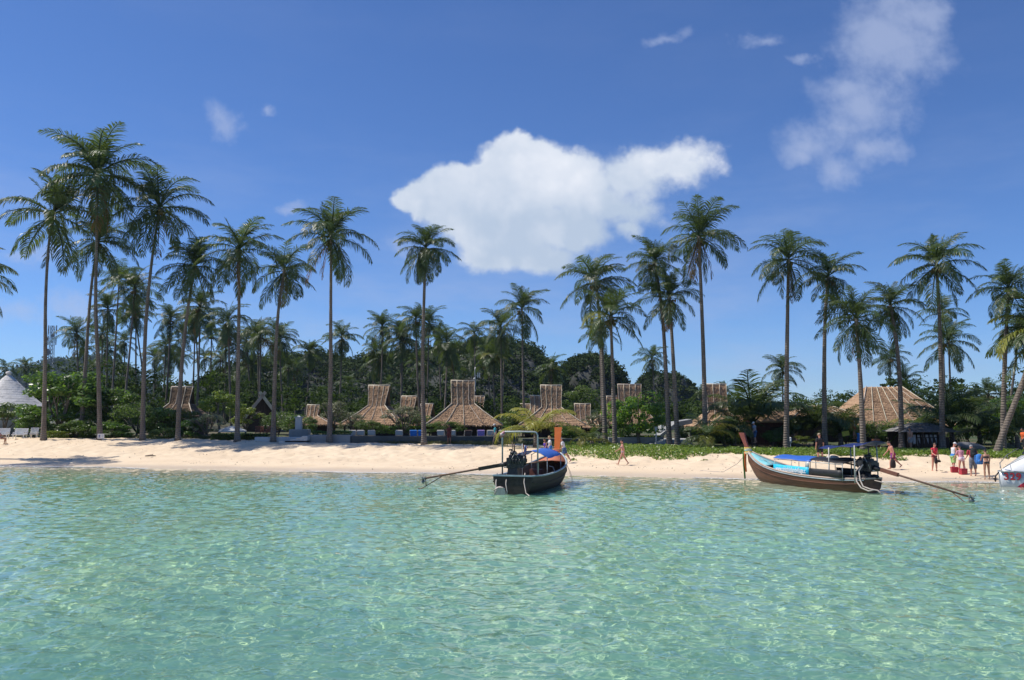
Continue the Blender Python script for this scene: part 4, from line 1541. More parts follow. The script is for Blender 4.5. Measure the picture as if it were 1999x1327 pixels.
def hut(u, Y, top, waist, eave, label, seed, cols=4, rz=0.0, mat_=None, gable=None, wall=True, name='thatched_hut', depth=None, du=(0, 0, 0), base_z=None, hipcols=1):
    """top/waist/eave: (half width px, v); the ridge runs left-right. depth: half depth of the eave in metres"""
    mat_ = mat_ or M_THATCH
    s = ppm(Y)
    c = at(u, 800, Y)
    g = gz(c.x, Y) if base_z is None else base_z
    root = empty(name, (c.x, Y, g), rz, label, 'hut')
    lv = []
    for (hw, v) in (top, waist, eave):
        lv.append((hw / s, at(u, v, Y).z - g))
    (wt, zt), (ww, zw), (we, ze) = lv
    hasT = zt - zw > 0.25
    de = depth or max(2.6, we * 0.72)
    dw = min(0.95, de * 0.3) if hasT else 0.12
    prof = []
    if hasT:
        prof += [(0.10, zt, wt), (0.22, zt - 0.25 * (zt - zw), wt * 0.75 + ww * 0.25), (0.50, zt - 0.65 * (zt - zw), wt * 0.3 + ww * 0.7), (dw, zw, ww)]
    else:
        prof += [(dw, zw, ww)]
    # lower roof: slightly hollow
    for t in (0.33, 0.67, 1.0):
        e = t - 0.03 * sin(pi * t)
        zz = zw + (ze - zw) * (t + 0.02 * sin(pi * t)) if hasT else zw + (ze - zw) * t
        prof.append((dw + (de - dw) * (e if hasT else t), zz, ww + (we - ww) * (e if hasT else t)))
    for sgn in (-1, 1):
        for k in range(cols):
            fa, fb = -1 + 2 * k / cols, -1 + 2 * (k + 1) / cols
            b = thatch_panel_mesh(prof, fa, fb, sgn, seed * 31 + k + (7 if sgn > 0 else 0))
            b.build('thatch_panel', mat_, root)
        for k in range(0 if sgn < 0 else 99, cols + 1):
            f = -1 + 2 * k / cols
            b = MB()
            b.tube([(f * w * 0.995, sgn * (y + 0.06), z + 0.05) for (y, z, w) in prof], 0.036, 5)
            b.build('batten', M_BATTEN, root)
    # hipped ends of the lower roof
    iw = 3 if hasT else 0
    for sgn in (-1, 1):
        b = MB()
        pr = prof[iw:]
        for (y0, z0, w0), (y1, z1, w1) in zip(pr[:-1], pr[1:]):
            hip_panel(b, Vector((sgn * w0, -y0, z0)), Vector((sgn * w0, y0, z0)), Vector((sgn * w1, -y1, z1)), Vector((sgn * w1, y1, z1)), seed + 5, rows=3)
        b.build('hip_end', mat_, root)
        b = MB()
        b.tube([(sgn * w * 1.0, -(y + 0.03), z + 0.07) for (y, z, w) in pr], 0.05, 5)
        b.build('hip_batten', M_BATTEN, root)
    if hasT:
        for sgn in (-1, 1):
            b = MB()
            x = lambda w: sgn * (w - 0.22)
            b.prism([(x(wt), -0.06, zt - 0.1), (x(ww * 0.7 + wt * 0.3), -0.45, zt - 0.65 * (zt - zw)), (x(ww), -dw * 0.95, zw), (x(ww), dw * 0.95, zw),
                     (x(ww * 0.7 + wt * 0.3), 0.45, zt - 0.65 * (zt - zw)), (x(wt), 0.06, zt - 0.1)], (-sgn * 0.08, 0, 0))
            b.build('gable_infill', gable or M_DARKWOOD, root)  # default dark panel stands in for the shade inside an open gable end
        b = MB()
        b.tube([(-wt * 1.02, 0, zt + 0.05), (0, 0, zt + 0.02), (wt * 1.02, 0, zt + 0.06)], 0.11, 6)
        b.build('ridge_roll', M_BATTEN, root)
    # ragged straw along the eaves
    rg = np.random.default_rng(seed + 77)
    b = MB()
    (y, z, w) = prof[-1]
    n = int(w * 2 * 7)
    for i in range(n):
        x0 = -w + 2 * w * (i + rg.random()) / n
        l = 0.10 + 0.20 * rg.random()
        for sg in (-1, 1):
            b._add([(x0 - 0.07, sg * (y + 0.06), z + 0.04), (x0 + 0.07, sg * (y + 0.06), z + 0.04), (x0 + rg.normal() * 0.05, sg * (y + 0.12), z - l)], [(0, 1, 2)])
    for i in range(int(y * 2 * 7)):
        y0 = -y + 2 * y * rg.random()
        for sg in (-1, 1):
            b._add([(sg * (w + 0.03), y0 - 0.07, z + 0.04), (sg * (w + 0.03), y0 + 0.07, z + 0.04), (sg * (w + 0.1), y0, z - 0.1 - 0.2 * rg.random())], [(0, 1, 2)])
    b.build('straw_fringe', mat_, root)['kind'] = 'stuff'
    if wall:
        h = max(0.8, ze + 0.25)
        b = MB()
        b.box((0, 0.3, h / 2), (we * 1.62, de * 1.3, h))
        b.build('wall', M_DARKWOOD, root)
        for x in (-0.92, -0.35, 0.35, 0.92):
            b = MB()
            b.box((x * we * 0.95, -de * 0.86, h / 2), (0.16, 0.16, h))
            b.build('post', M_DARKWOOD, root)
    return root


# u, Y, (top half width, v), (waist), (eave)
hut(740, 96, (22, 753), (17, 792), (62, 827), 'thatched hut with a tall sunlit tower, left of the four tower huts', 1, rz=-0.22)
hut(799, 104, (16, 774), (14, 806), (34, 832), 'small thatched tower hut right beside the first tall tower', 2, cols=3, rz=-0.3)
hut(834, 110, (13, 789), (11, 813), (30, 832), 'smallest thatched tower, just left of the dark tower', 3, cols=3, rz=-0.3)
hut(903, 88, (23, 744), (22, 789), (74, 829), 'thatched hut with a dark shaded tower and a wide sunlit skirt roof', 4, gable=M_REDWOOD, rz=0.12)
hut(934, 118, (12, 774), (10, 798), (24, 830), 'little thatched tower peeping out right of the dark tower', 5, cols=3)
hut(1076, 92, (21, 753), (19, 796), (64, 829), 'thatched hut with the tall tower right above the orange prow', 6)
hut(1048, 108, (14, 773), (12, 797), (26, 828), 'thatched tower stepped one lower, left of the tall tower over the prow', 7, cols=3)
hut(1030, 120, (15, 789), (13, 808), (26, 828), 'thatched tower two steps lower left of the tall tower over the prow', 8, cols=3)
hut(1007, 128, (16, 801), (14, 815), (22, 828), 'lowest thatched roof of the stepped group behind the middle boat', 9, cols=3)
hut(1137, 104, (16, 789), (14, 820), (36, 834), 'separate thatched tower left of the close palm pair', 10, cols=3)
hut(1229, 112, (23, 751), (22, 792), (50, 826), 'broad thatched slab tower above the round leafy tree', 11)
hut(1190, 120, (17, 774), (16, 806), (36, 828), 'thatched tower behind the trunks of the close palm pair', 12, cols=3)
hut(1398, 84, (20, 751), (19, 804), (54, 832), 'thatched tower with pinkish straw left of the big dark palm clump', 13, cols=3)
hut(355, 92, (21, 756), (19, 788), (40, 812), 'shaded brown gabled thatched hut among the left palms', 14, cols=3, gable=M_DARKWOOD, mat_=thatch_material('shaded_brown_thatch', (0.26, 0.18, 0.12), (0.13, 0.09, 0.06)))  # brown thatch with the shade on this hut put into its colour
hut(612, 104, (12, 791), (11, 812), (46, 828), 'low thatched hut behind the frangipani of the planter wall', 17, cols=3)
hut(1595, 82, (20, 786), (21, 791), (62, 812), 'small low thatched roof left of the big hip roof', 15, cols=4)
hut(1726, 84, (34, 753), (34.5, 755), (92, 829), 'big thatched hip roof with pale diagonal battens', 16, cols=7, depth=5.2)
hut(1430, 78, (20, 806), (22, 810), (60, 836), 'low brown thatched roof behind the palm clumps left of the tall straight palm', 18, cols=4)

# pale cone roof at the left edge
cp = at(14, 790, 96)
root = empty('thatched_hut', (cp.x, 96, gz(cp.x, 96)), 0, 'pale grey round hut with a cone shaped thatched roof at the left edge', 'hut')
g = gz(cp.x, 96)
za, ze = at(14, 728, 96).z - g, at(14, 792, 96).z - g
Rr = 66 / ppm(96)
rg = np.random.default_rng(3)
NS = 14
for k in range(NS):
    b = MB()
    for i in range(14):
        t0, t1 = i / 14, (i + 1) / 14
        r0, r1 = [], []
        for j in range(5):
            a = 2 * pi * (k + j / 4) / NS
            R0, R1 = Rr * t0 * (1 - 0.06 * sin(pi * t0)), Rr * (t1 + 0.02) * (1 - 0.06 * sin(pi * t1))
            r0.append(Vector((cos(a) * R0, sin(a) * R0, za + (ze - za) * t0)))
            r1.append(Vector((cos(a) * R1, sin(a) * R1, za + (ze - za) * (t1 + 0.02) + 0.012 + 0.02 * rg.random())))
        b.sheet([r1, r0], sm=False)
    b.build('thatch_panel', M_THATCH_GREY, root)
b = MB()
b.loft([[Vector((cos(2 * pi * k / 16) * Rr * 0.8, sin(2 * pi * k / 16) * Rr * 0.8, z)) for k in range(16)] for z in (0, ze + 0.3)])
b.build('wall', M_CONC_L, root)
b = MB()
b.ball((0, 0, za), (0.35, 0.35, 0.2), 8, 5)
b.build('roof_cap', M_THATCH_GREY, root)

# dark beach kiosk
Yk = 67
ck = at(1795, 830, Yk)
gk = gz(ck.x, Yk)
root = empty('thatched_kiosk', (ck.x, Yk, gk), 0, 'dark open beach kiosk with a low grey thatched roof', 'kiosk')
s = ppm(Yk)
zr, ze = at(1795, 825, Yk).z - gk, at(1795, 842, Yk).z - gk
we, wr = 50 / s, 14 / s
prof = [(0.1, zr, wr), (0.9, zr - 0.4 * (zr - ze), wr + 0.45 * (we - wr)), (2.1, ze, we)]
for sgn in (-1, 1):
    for k in range(6):
        thatch_panel_mesh(prof, -1 + k / 3, -1 + (k + 1) / 3, sgn, 300 + k).build('thatch_panel', M_THATCH_DARK, root)
    b = MB()
    for (y0, z0, w0), (y1, z1, w1) in zip(prof[:-1], prof[1:]):
        hip_panel(b, Vector((sgn * w0, -y0, z0)), Vector((sgn * w0, y0, z0)), Vector((sgn * w1, -y1, z1)), Vector((sgn * w1, y1, z1)), 9, rows=3)
    b.build('hip_end', M_THATCH_DARK, root)
for x in (-0.86, -0.3, 0.28, 0.86):
    for y in (-1.7, 1.7):
        b = MB()
        b.tube([(x * we, y, 0), (x * we, y, ze + 0.1)], 0.07, 6)
        b.build('post', M_DARKWOOD, root)
b = MB()
b.box((0, 1.75, ze * 0.5), (we * 1.7, 0.08, ze * 0.96))
b.build('back_wall', M_DARKWOOD, root)
b = MB()
b.box((0.3, -1.25, 0.45), (we * 1.2, 0.5, 0.9))
b.box((0.3, -1.27, 0.93), (we * 1.25, 0.6, 0.06))
b.build('counter', M_DARKWOOD, root)
for k in range(7):
    b = MB()
    xk = -0.62 + 0.16 * k
    b.sheet([[(xk * we, -1.5, ze - 0.22), ((xk + 0.10) * we, -1.5, ze - 0.22)], [(xk * we, -1.46, ze - 0.7), ((xk + 0.10) * we, -1.53, ze - 0.7)], [(xk * we, -1.5, ze - 0.95 - 0.1 * (k % 3)), ((xk + 0.10) * we, -1.5, ze - 0.93)]], thick=(0, 0.02, 0))
    o = b.build('towel', mat('grey_towel', (0.50, 0.49, 0.47), rough=0.95, rnd=0.2), None, (ck.x, Yk, gk))
    tag(o, 'pale grey towel hanging in a row under the kiosk roof', 'towel', 'towels hanging in the kiosk')

# dark red hut wall behind the palm clumps
Yr = 74
c = at(1508, 850, Yr)
g = gz(c.x, Yr)
root = empty('timber_hut', (c.x, Yr + 1.5, g), 0, 'dark red timber hut wall behind the palm clumps left of the straight trunk', 'hut')
b = MB()
b.box((0, 0, 0.95), (2.9, 2.6, 1.9))
b.build('wall', M_REDWOOD, root)
b = MB()
b.box((0.35, -1.34, 1.05), (0.9, 0.07, 1.0))
b.build('window', M_DARKWOOD, root)
b = MB()
b.prism([(-1.8, -1.8, 1.9), (1.8, -1.8, 1.9), (1.8, 0, 2.8), (-1.8, 0, 2.8)], (0, 0, 0.12))
b.prism([(-1.8, 1.8, 1.9), (1.8, 1.8, 1.9), (1.8, 0.005, 2.8), (-1.8, 0.005, 2.8)], (0, 0, 0.12))
b.build('roof', M_THATCH, root)

# steep dark gabled house with crossed boards
Yg = 104
c = at(509, 810, Yg)
g = gz(c.x, Yg)
root = empty('gabled_house', (c.x, Yg, g), 0.35, 'dark steep gabled house with pale crossed roof boards, left of the terrace chair palm', 'house')
H = at(509, 776, Yg).z - g
b = MB()
for sg in (-1, 1):
    b.prism([(0, -2.2, H), (sg * 1.9, -2.2, 1.6), (sg * 2.1, -2.2, 1.5), (sg * 0.05, -2.2, H + 0.15)], (0, 4.4, 0))
b.build('roof', M_DARKWOOD, root)
b = MB()
b.prism([(-1.75, -1.9, 0), (1.75, -1.9, 0), (1.75, -1.9, 1.7), (0, -1.9, H - 0.1), (-1.75, -1.9, 1.7)], (0, 3.8, 0))
b.build('wall', M_DARKWOOD, root)
for sg in (-1, 1):
    b = MB()
    b.bar((-sg * 0.35, -2.28, H + 0.65), (sg * 2.15, -2.28, 1.4), 0.07, 0.36)
    b.build('bargeboard', M_BATTEN, root)

# grey sloping slab roof with a white post near the steps
Ys = 80
a, c2, d = at(1287, 850, Ys), at(1322, 823, Ys), at(1352, 818, Ys)
root = empty('pavilion', (a.x + 1.2, Ys, gz(a.x, Ys)), 0, 'grey pavilion with a sloping slab roof behind the steps', 'pavilion')
off = Vector(root.location)
b = MB()
b.prism([a - off, c2 - off, d - off, d - off - Vector((0, 0, 0.4)), Vector((c2.x, c2.y, c2.z - 0.45)) - off, Vector((a.x, a.y, a.z - 0.28)) - off], (0, 3.0, 0))
b.build('roof', M_CONC, root)
for u in (1296, 1335):
    p = at(u, 850, Ys) - off
    b = MB()
    b.box((p.x, 1.5, 0.75), (0.25, 1.6, 1.5))
    b.build('wall', M_CONC_L, root)

# ------------------------------------------------------------------ terrace, walls and steps
def wall_between(u0, u1, vtop, Y, depth, m, label, name='retaining_wall', base=None):
    a, b_ = at(u0, vtop, Y), at(u1, vtop, Y)
    bz = min(gz(a.x, Y), gz(b_.x, Y)) - 0.5 if base is None else base
    b = MB()
    L = b_.x - a.x
    b.box((0, depth / 2, (a.z - bz) / 2), (L, depth, a.z - bz))
    o = b.build(name, m, None, ((a.x + b_.x) / 2, Y, bz))
    bev = o.modifiers.new('edge', 'BEVEL')
    bev.width = 0.03
    return tag(o, label, 'wall')


wall_between(684, 1012, 851, 76.6, 0.5, M_POOLWALL, 'long dark pool wall under the row of sun loungers')
wall_between(602, 683.5, 849, 76.4, 1.6, M_CONC, 'grey planter wall behind the lone palm')
wall_between(497, 601.5, 853, 77.2, 0.6, M_CONC_L, 'low pale concrete wall at the steps')
wall_between(564, 601, 838, 80.0, 1.2, M_CONC, 'pale concrete block above the steps')
wall_between(1188, 1296, 853.5, 75.0, 0.5, M_CONC, 'low grey wall under the round leafy tree')
wall_between(1296.5, 1352, 857, 76.0, 2.5, M_CONC_L, 'pale concrete landing at the top of the right hand steps')
wall_between(1020, 1188, 856, 76.5, 0.5, M_POOLWALL, 'dark wall behind the orange prow')
b = MB()
tl = at(840, 846, 81)
b.box((0, 0, 0), (15.5, 7.5, 1.2))
o = b.build('terrace', M_POOLWALL, None, (tl.x, 81.1, 0.75))
tag(o, 'dark pool terrace floor that the sun loungers stand on', kind='structure')
TERR = 1.36


def steps(u0, u1, v0, v1, Y, n, label, m):
    """flight of steps running up from u0,v0 to u1,v1"""
    A, B = at(u0, v0, Y), at(u1, v1, Y)
    root = empty('steps', (A.x, Y, A.z), 0, label, 'steps')
    for k in range(n):
        b = MB()
        x0 = (B.x - A.x) * k / n
        x1 = (B.x - A.x)
        z0 = (B.z - A.z) * k / n
        z1 = (B.z - A.z) * (k + 1) / n
        b.box(((x0 + x1) / 2, 0.5, (z0 + z1) / 2), (abs(x1 - x0), 1.4, z1 - z0 + (0.25 if k == 0 else -0.003)))
        b.build('step', m, root)
    return root


steps(546, 601, 866, 851, 75.6, 5, 'concrete steps rising to the right beside the planter wall', M_CONC_L)
steps(1272, 1298, 872, 858, 73.4, 5, 'pale steps leading from the beach creeper up to the landing', M_CONC_L)
b = MB()
b.box((0, 0, 0.55), (0.55, 0.55, 1.1))
p = at(583, 838, 81)
root = empty('stone_pillar', (p.x, 81, p.z), 0, 'slim pale pillar on the concrete block by the steps', 'pillar')
b.build('shaft', M_CONC_L, root)
b = MB()
b.box((0, 0, 1.14), (0.68, 0.68, 0.08))
b.box((0, 0, 1.24), (0.34, 0.34, 0.12), taper=(0.4, 0.4))
b.build('cap', M_CONC_L, root)
p = at(1281, 868, 74.5)
root = empty('garden_lamp', (p.x, 74.5, gz(p.x, 74.5)), 0, 'white garden lamp post beside the right hand steps', 'lamp post')
b = MB()
b.tube([(0, 0, 0), (0, 0, 1.15)], 0.06, 8)
b.build('post', M_WHITE, root)
b = MB()
b.box((0, 0, 1.3), (0.24, 0.24, 0.3))
b.box((0, 0, 1.48), (0.34, 0.34, 0.06))
b.build('lamp_head', M_WHITE, root)
p = at(1543, 868, 66.5)
root = empty('garden_lamp', (p.x, 66.5, gz(p.x, 66.5)), 0, 'small white garden lamp right of the tall straight trunk', 'lamp post')
b = MB()
b.tube([(0, 0, 0), (0, 0, 0.5)], 0.04, 8)
b.build('post', M_WHITE, root)
b = MB()
b.tube([(0, 0, 0.5), (0, 0, 0.82)], [0.11, 0.11], 8)
b.ball((0, 0, 0.85), 0.12, 8, 5)
b.build('lamp_head', M_WHITE, root)

# street light with white globes over the huts
Yl = 112
p = at(926, 830, Yl)
root = empty('street_lamp', (p.x, Yl, gz(p.x, Yl)), 0, 'curved lamp mast with white globes right of the dark thatched tower', 'lamp post')
g = gz(p.x, Yl)
z = lambda v: at(926, v, Yl).z - g
b = MB()
b.tube([(0, 0, 0), (0, 0, z(765)), (0.14, 0, z(745)), (0.02, 0, z(725)), (0.1, 0, z(716))], 0.05, 6)
b.build('pole', mat('galvanised_steel', (0.45, 0.46, 0.47), rough=0.45, metal=0.6), root)
for (x, v, r) in ((0.0, 762, 0.17), (0.0, 739, 0.14)):
    b = MB()
    b.ball((x, 0, z(v)), r, 10, 7)
    b.build('globe', M_WHITE, root)
for x in (0.42, 0.66):
    b = MB()
    b.box((x, 0, z(732)), (0.14, 0.10, 0.62))
    b.build('lamp_panel', M_WHITE, root)
b = MB()
b.tube([(0.02, 0, z(733)), (0.7, 0, z(733))], 0.03, 5)
b.build('arm', MATS['galvanised_steel'], root)

# lattice antenna mast far behind at the left
Ya = 260
p = at(97, 760, Ya)
H = at(97, 636, Ya).z
root = empty('antenna_mast', (p.x, Ya, 0), 0, 'thin lattice antenna mast with small dishes behind the left palm', 'mast')
b = MB()
nseg = 26
for k in range(nseg):
    z0, z1 = H * k / nseg, H * (k + 1) / nseg
    w0, w1 = 0.9 - 0.5 * k / nseg, 0.9 - 0.5 * (k + 1) / nseg
    cs = [(-1, -1), (1, -1), (1, 1), (-1, 1)]
    for i in range(4):
        (ax, ay), (bx, by) = cs[i], cs[(i + 1) % 4]
        b.bar((ax * w0, ay * w0, z0), (ax * w1, ay * w1, z1), 0.12, 0.12)
        b.bar((ax * w0, ay * w0, z0), (bx * w1, by * w1, z1), 0.07, 0.07)
        b.bar((ax * w1, ay * w1, z1), (bx * w1, by * w1, z1), 0.07, 0.07)
b.build('lattice', mat('mast_steel', (0.30, 0.31, 0.33), rough=0.6, metal=0.3), root)
for (v, x, r) in ((688, -0.6, 1.1), (655, 0.9, 0.6), (662, -0.9, 0.5)):
    b = MB()
    zz = at(97, v, Ya).z
    b.loft([[Vector((x + cos(2 * pi * k / 12) * r * q, -1.0 - 0.35 * q, zz + sin(2 * pi * k / 12) * r * q)) for k in range(12)] for q in (0.1, 0.6, 1.0)])
    b.build('dish', mat('dish_grey', (0.22, 0.22, 0.23), rough=0.6), root)
for k, v in enumerate((640, 648, 660, 668)):
    b = MB()
    zz = at(97, v, Ya).z
    for sg in (-1, 1):
        b.box((sg * 1.2, 0, zz), (0.25, 0.25, 1.6))
    b.box((0, 0, zz), (2.4, 0.1, 0.1))
    b.build('antenna_panel', mat('antenna_white', (0.5, 0.5, 0.5), rough=0.6), root)

# ------------------------------------------------------------------ terrace furniture
M_FRAME = mat('white_lounger_frame', (0.78, 0.76, 0.72), rough=0.5)
M_PAD = {'white': mat('cream_cushion', (0.58, 0.54, 0.48), rough=0.95), 'blue': mat('blue_towel', (0.05, 0.22, 0.62), rough=0.95),
         'stripe': mat('patterned_towel', (0.55, 0.30, 0.55), rough=0.95, var=1.0, vscale=9, color2=(0.15, 0.2, 0.6)), 'dark': mat('brown_cushion', (0.10, 0.06, 0.05), rough=0.9)}
LOUNGERS = [(688, 'white', 'cream sun lounger at the left end of the terrace row'), (704, 'white', 'cream sun lounger second from the left end of the terrace row'),
            (725, 'white', 'cream sun lounger standing before the dark frame'), (779, 'white', 'cream sun lounger left of the two blue ones'),
            (807, 'blue', 'left sun lounger with a blue towel over its back'), (823, 'blue', 'sun lounger with a blue towel nearest the slim palm trunk'),
            (860, 'white', 'cream sun lounger right of the slim palm trunk'), (882, 'white', 'cream sun lounger beside the person in dark red'),
            (914, 'dark', 'brown sun lounger with crossed white legs'), (939, 'stripe', 'sun lounger with a purple patterned towel'),
            (958, 'white', 'cream sun lounger beside the man in the turquoise shirt'), (981, 'white', 'cream sun lounger behind the hoop of the middle boat')]
for i, (u, pad, lab) in enumerate(LOUNGERS):
    Yq = 79.2
    p = at(u, 850, Yq)
    root = empty('sun_lounger', (p.x, Yq, TERR), random.uniform(-0.15, 0.15), lab, 'sun lounger', 'sun loungers on the pool terrace')
    b = MB()
    for x in (-0.33, 0.33):
        b.bar((x, 0, 0.32), (x, 1.8, 0.32), 0.05, 0.07)
        for y in (0.15, 1.65):
            b.bar((x, y, 0), (x, y, 0.32), 0.05, 0.05)
        b.bar((x, 0.6, 0.34), (x, 0.0, 0.98), 0.05, 0.05)
    b.bar((-0.33, 0, 0.96), (0.33, 0, 0.96), 0.05, 0.05)
    b.bar((-0.33, 1.8, 0.32), (0.33, 1.8, 0.32), 0.05, 0.05)
    b.build('frame', M_FRAME, root)
    b = MB()
    b.sheet([[(-0.31, 0.62, 0.42), (0.31, 0.62, 0.42)], [(-0.31, 0.3, 0.74), (0.31, 0.3, 0.74)], [(-0.31, -0.02, 1.06), (0.31, -0.02, 1.06)], [(-0.31, -0.1, 1.02), (0.31, -0.1, 1.02)],
             [(-0.31, -0.09, 0.62), (0.31, -0.09, 0.60)]], sm=False, thick=(0, 0.05, -0.05))
    b.build('back_cushion', M_PAD[pad], root)
    b = MB()
    b.box((0, 1.2, 0.40), (0.6, 1.15, 0.09))
    b.build('seat_cushion', M_PAD[pad], root)

# parasol with table
p = at(452, 850, 84)
root = empty('parasol', (p.x, 84, gz(p.x, 84)), 0, 'white canvas parasol spread low behind the clipped hedge', 'parasol')
g = gz(p.x, 84)
z1, z0 = at(452, 831, 84).z - g, at(452, 840, 84).z - g
R = 28 / ppm(84)
b = MB()
b.tube([(0, 0, 0), (0, 0, z1)], 0.035, 8)
b.build('pole', M_DARKWOOD, root)
b = MB()
rings = [[Vector((cos(2 * pi * k / 8 + 0.39) * R * q, sin(2 * pi * k / 8 + 0.39) * R * q, z1 + (z0 - z1) * q ** 1.2)) for k in range(8)] for q in (0.02, 0.35, 0.7, 1.0)]
rings.append([v + Vector((0, 0, -0.14)) for v in rings[-1]])
b.loft(rings, sm=False, caps=False)
b.build('canopy', M_CANVAS, root)
b = MB()
for k in range(8):
    a = 2 * pi * k / 8 + 0.39
    b.tube([(0, 0, z1 - 0.08), (cos(a) * R * 0.97, sin(a) * R * 0.97, z0 - 0.05)], 0.015, 4)
b.build('ribs', M_DARKWOOD, root)

M_CHAIR = mat('red_brown_chair', (0.24, 0.085, 0.05), rough=0.6, var=0.5, vscale=3, rnd=0.15)
for i, (u, rz, lab) in enumerate([(503, 0.3, 'red brown terrace chair at the left of its group of four'), (512, 2.6, 'red brown terrace chair facing away, second of four'), (524, 0.1, 'red brown terrace chair third of four near the palm'),
                                  (534, 3.0, 'red brown terrace chair half behind the palm trunk')]):
    pz = at(u, 850, 80.5)
    root = empty('terrace_chair', (pz.x, 80.5 + 0.5 * (i % 2), gz(pz.x, 80.5)), rz, lab, 'chair', 'red brown chairs on the terrace')
    root.scale = (1, 1, 1)
    b = MB()
    b.box((0, 0, 0.72), (0.5, 0.5, 0.06))
    b.build('seat', M_CHAIR, root)
    b = MB()
    for k in range(4):
        b.box((-0.18 + 0.12 * k, 0.24, 1.0), (0.06, 0.04, 0.5))
    b.box((0, 0.24, 1.25), (0.5, 0.05, 0.08))
    b.build('backrest', M_CHAIR, root)
    for x in (-0.22, 0.22):
        for y in (-0.22, 0.22):
            b = MB()
            b.bar((x, y, 0), (x, y, 0.7), 0.05, 0.05)
            b.build('leg', M_CHAIR, root)
        b = MB()
        b.bar((x, -0.22, 0.92), (x, 0.24, 0.95), 0.05, 0.05)
        b.build('armrest', M_CHAIR, root)

# white benches at the left edge
for i, (u, Yb, lab) in enumerate([(38, 82.5, 'white bench with a high back left of the tall palm foot'), (6, 83.0, 'white bench cut by the left edge'), (66, 83.4, 'white garden seat close against the tall palm foot')]):
    pz = at(u, 850, Yb)
    root = empty('garden_bench', (pz.x, Yb, gz(pz.x, Yb)), 0.15 * i, lab, 'bench')
    b = MB()
    b.box((0, 0, 0.40), (1.3 - 0.3 * i, 0.5, 0.07))
    b.build('seat', M_WHITE, root)
    b = MB()
    for k in range(5):
        b.box((0, 0.26 + 0.03 * k, 0.52 + 0.11 * k), (1.3 - 0.3 * i, 0.03, 0.09))
    b.build('backrest', M_WHITE, root)
    for x in (-0.5 + 0.12 * i, 0.5 - 0.12 * i):
        b = MB()
        b.bar((x, -0.2, 0), (x, -0.2, 0.6), 0.06, 0.06)
        b.bar((x, 0.25, 0), (x, 0.38, 0.98), 0.06, 0.06)
        b.bar((x, -0.22, 0.6), (x, 0.28, 0.6), 0.05, 0.08)
        b.build('leg', M_WHITE, root)

# notice board at the foot of the tallest palm
pz = at(197, 852, 78.8)
root = empty('notice_board', (pz.x, 78.8, gz(pz.x, 78.8)), 0.05, 'small white notice board on a post at the foot of the tallest palm', 'sign')
b = MB()
b.tube([(0, 0.04, -0.1), (0, 0.04, 0.62)], 0.03, 6)
b.build('post', M_DARKWOOD, root)
b = MB()
b.box((0, 0, 0.42), (0.60, 0.03, 0.44))
b.build('board', M_WHITE, root)
b = MB()
b.box((-0.13, -0.02, 0.45), (0.16, 0.008, 0.22))
b.box((-0.13, -0.02, 0.29), (0.20, 0.008, 0.05))
b.build('picture', mat('blue_grey_print', (0.18, 0.19, 0.32), rough=0.6), root)
b = MB()
for k in range(4):
    b.box((0.14, -0.02, 0.54 - 0.07 * k), (0.18, 0.008, 0.018))
b.build('text_lines', MATS['blue_grey_print'], root)

# yellow board among the shrubs
pz = at(1651, 850, 69)
root = empty('yellow_board', (pz.x, 69, gz(pz.x, 69)), 0.2, 'yellow board tilted among the shrubs before the hip roof', 'sign')
zb = at(1651, 846, 69).z - gz(pz.x, 69)
b = MB()
b.box((0, 0, zb), (0.62, 0.04, 0.38), rot=Matrix.Rotation(-0.15, 3, 'Y'))
b.build('board', mat('yellow_paint', (0.72, 0.70, 0.12), rough=0.6, var=0.4, vscale=3), root)
for x in (-0.22, 0.22):
    b = MB()
    b.tube([(x, 0.05, -0.1), (x, 0.05, zb)], 0.03, 6)
    b.build('post', M_DARKWOOD, root)
# terracotta pot by the hip roof palm
pz = at(1710, 868, 67)
o = MB().loft([[Vector((cos(2 * pi * k / 14) * r, sin(2 * pi * k / 14) * r, z)) for k in range(14)] for (r, z) in ((0.22, 0), (0.34, 0.35), (0.36, 0.6), (0.28, 0.72), (0.34, 0.8))]).build('clay_pot', mat('terracotta', (0.42, 0.16, 0.08), rough=0.8, var=0.4), None, (pz.x, 67, gz(pz.x, 67)))
tag(o, 'big terracotta pot half hidden by leaves under the hip roof', 'pot')
# beached upturned grey kayak by the trees
pz = at(1895, 878, 63.5)
o = MB().loft([[Vector((x, cos(2 * pi * k / 10) * w, 0.1 + sin(2 * pi * k / 10) * h)) for k in range(10)] for (x, w, h) in ((-1.6, 0.05, 0.05), (-1.2, 0.32, 0.24), (-0.3, 0.48, 0.34), (0.6, 0.46, 0.33), (1.4, 0.28, 0.22), (1.8, 0.05, 0.05))]).build(
    'rowing_boat', mat('weathered_grey_boat', (0.24, 0.24, 0.25), rough=0.85, var=0.6, vscale=2), None, (pz.x, 63.5, gz(pz.x, 63.5) + 0.28), (0, 0.16, 0.15))
o.scale = (0.72, 0.8, 0.9)
tag(o, 'upturned grey boat lying under the palms behind the beach walkers', 'boat')
# drift wood on the sand
for i, (u, v, Y, L) in enumerate([(294, 886, 68.5, 0.9), (1490, 928, 50.5, 0.7)]):
    pz = at(u, v, Y)
    rg = np.random.default_rng(i)
    b = MB()
    b.tube([(-L / 2, 0, 0.05), (0, 0.05, 0.10), (L / 2, -0.05, 0.06)], [0.03, 0.06, 0.02], 6)
    b.tube([(0, 0.05, 0.1), (0.15, 0.2, 0.2)], [0.03, 0.01], 5)
    o = b.build('driftwood', M_DARKWOOD, None, (pz.x, Y, gz(pz.x, Y)))
    tag(o, ['dark piece of driftwood on the dry sand at left', 'twig of driftwood on the sand left of the banner boat'][i], 'driftwood')


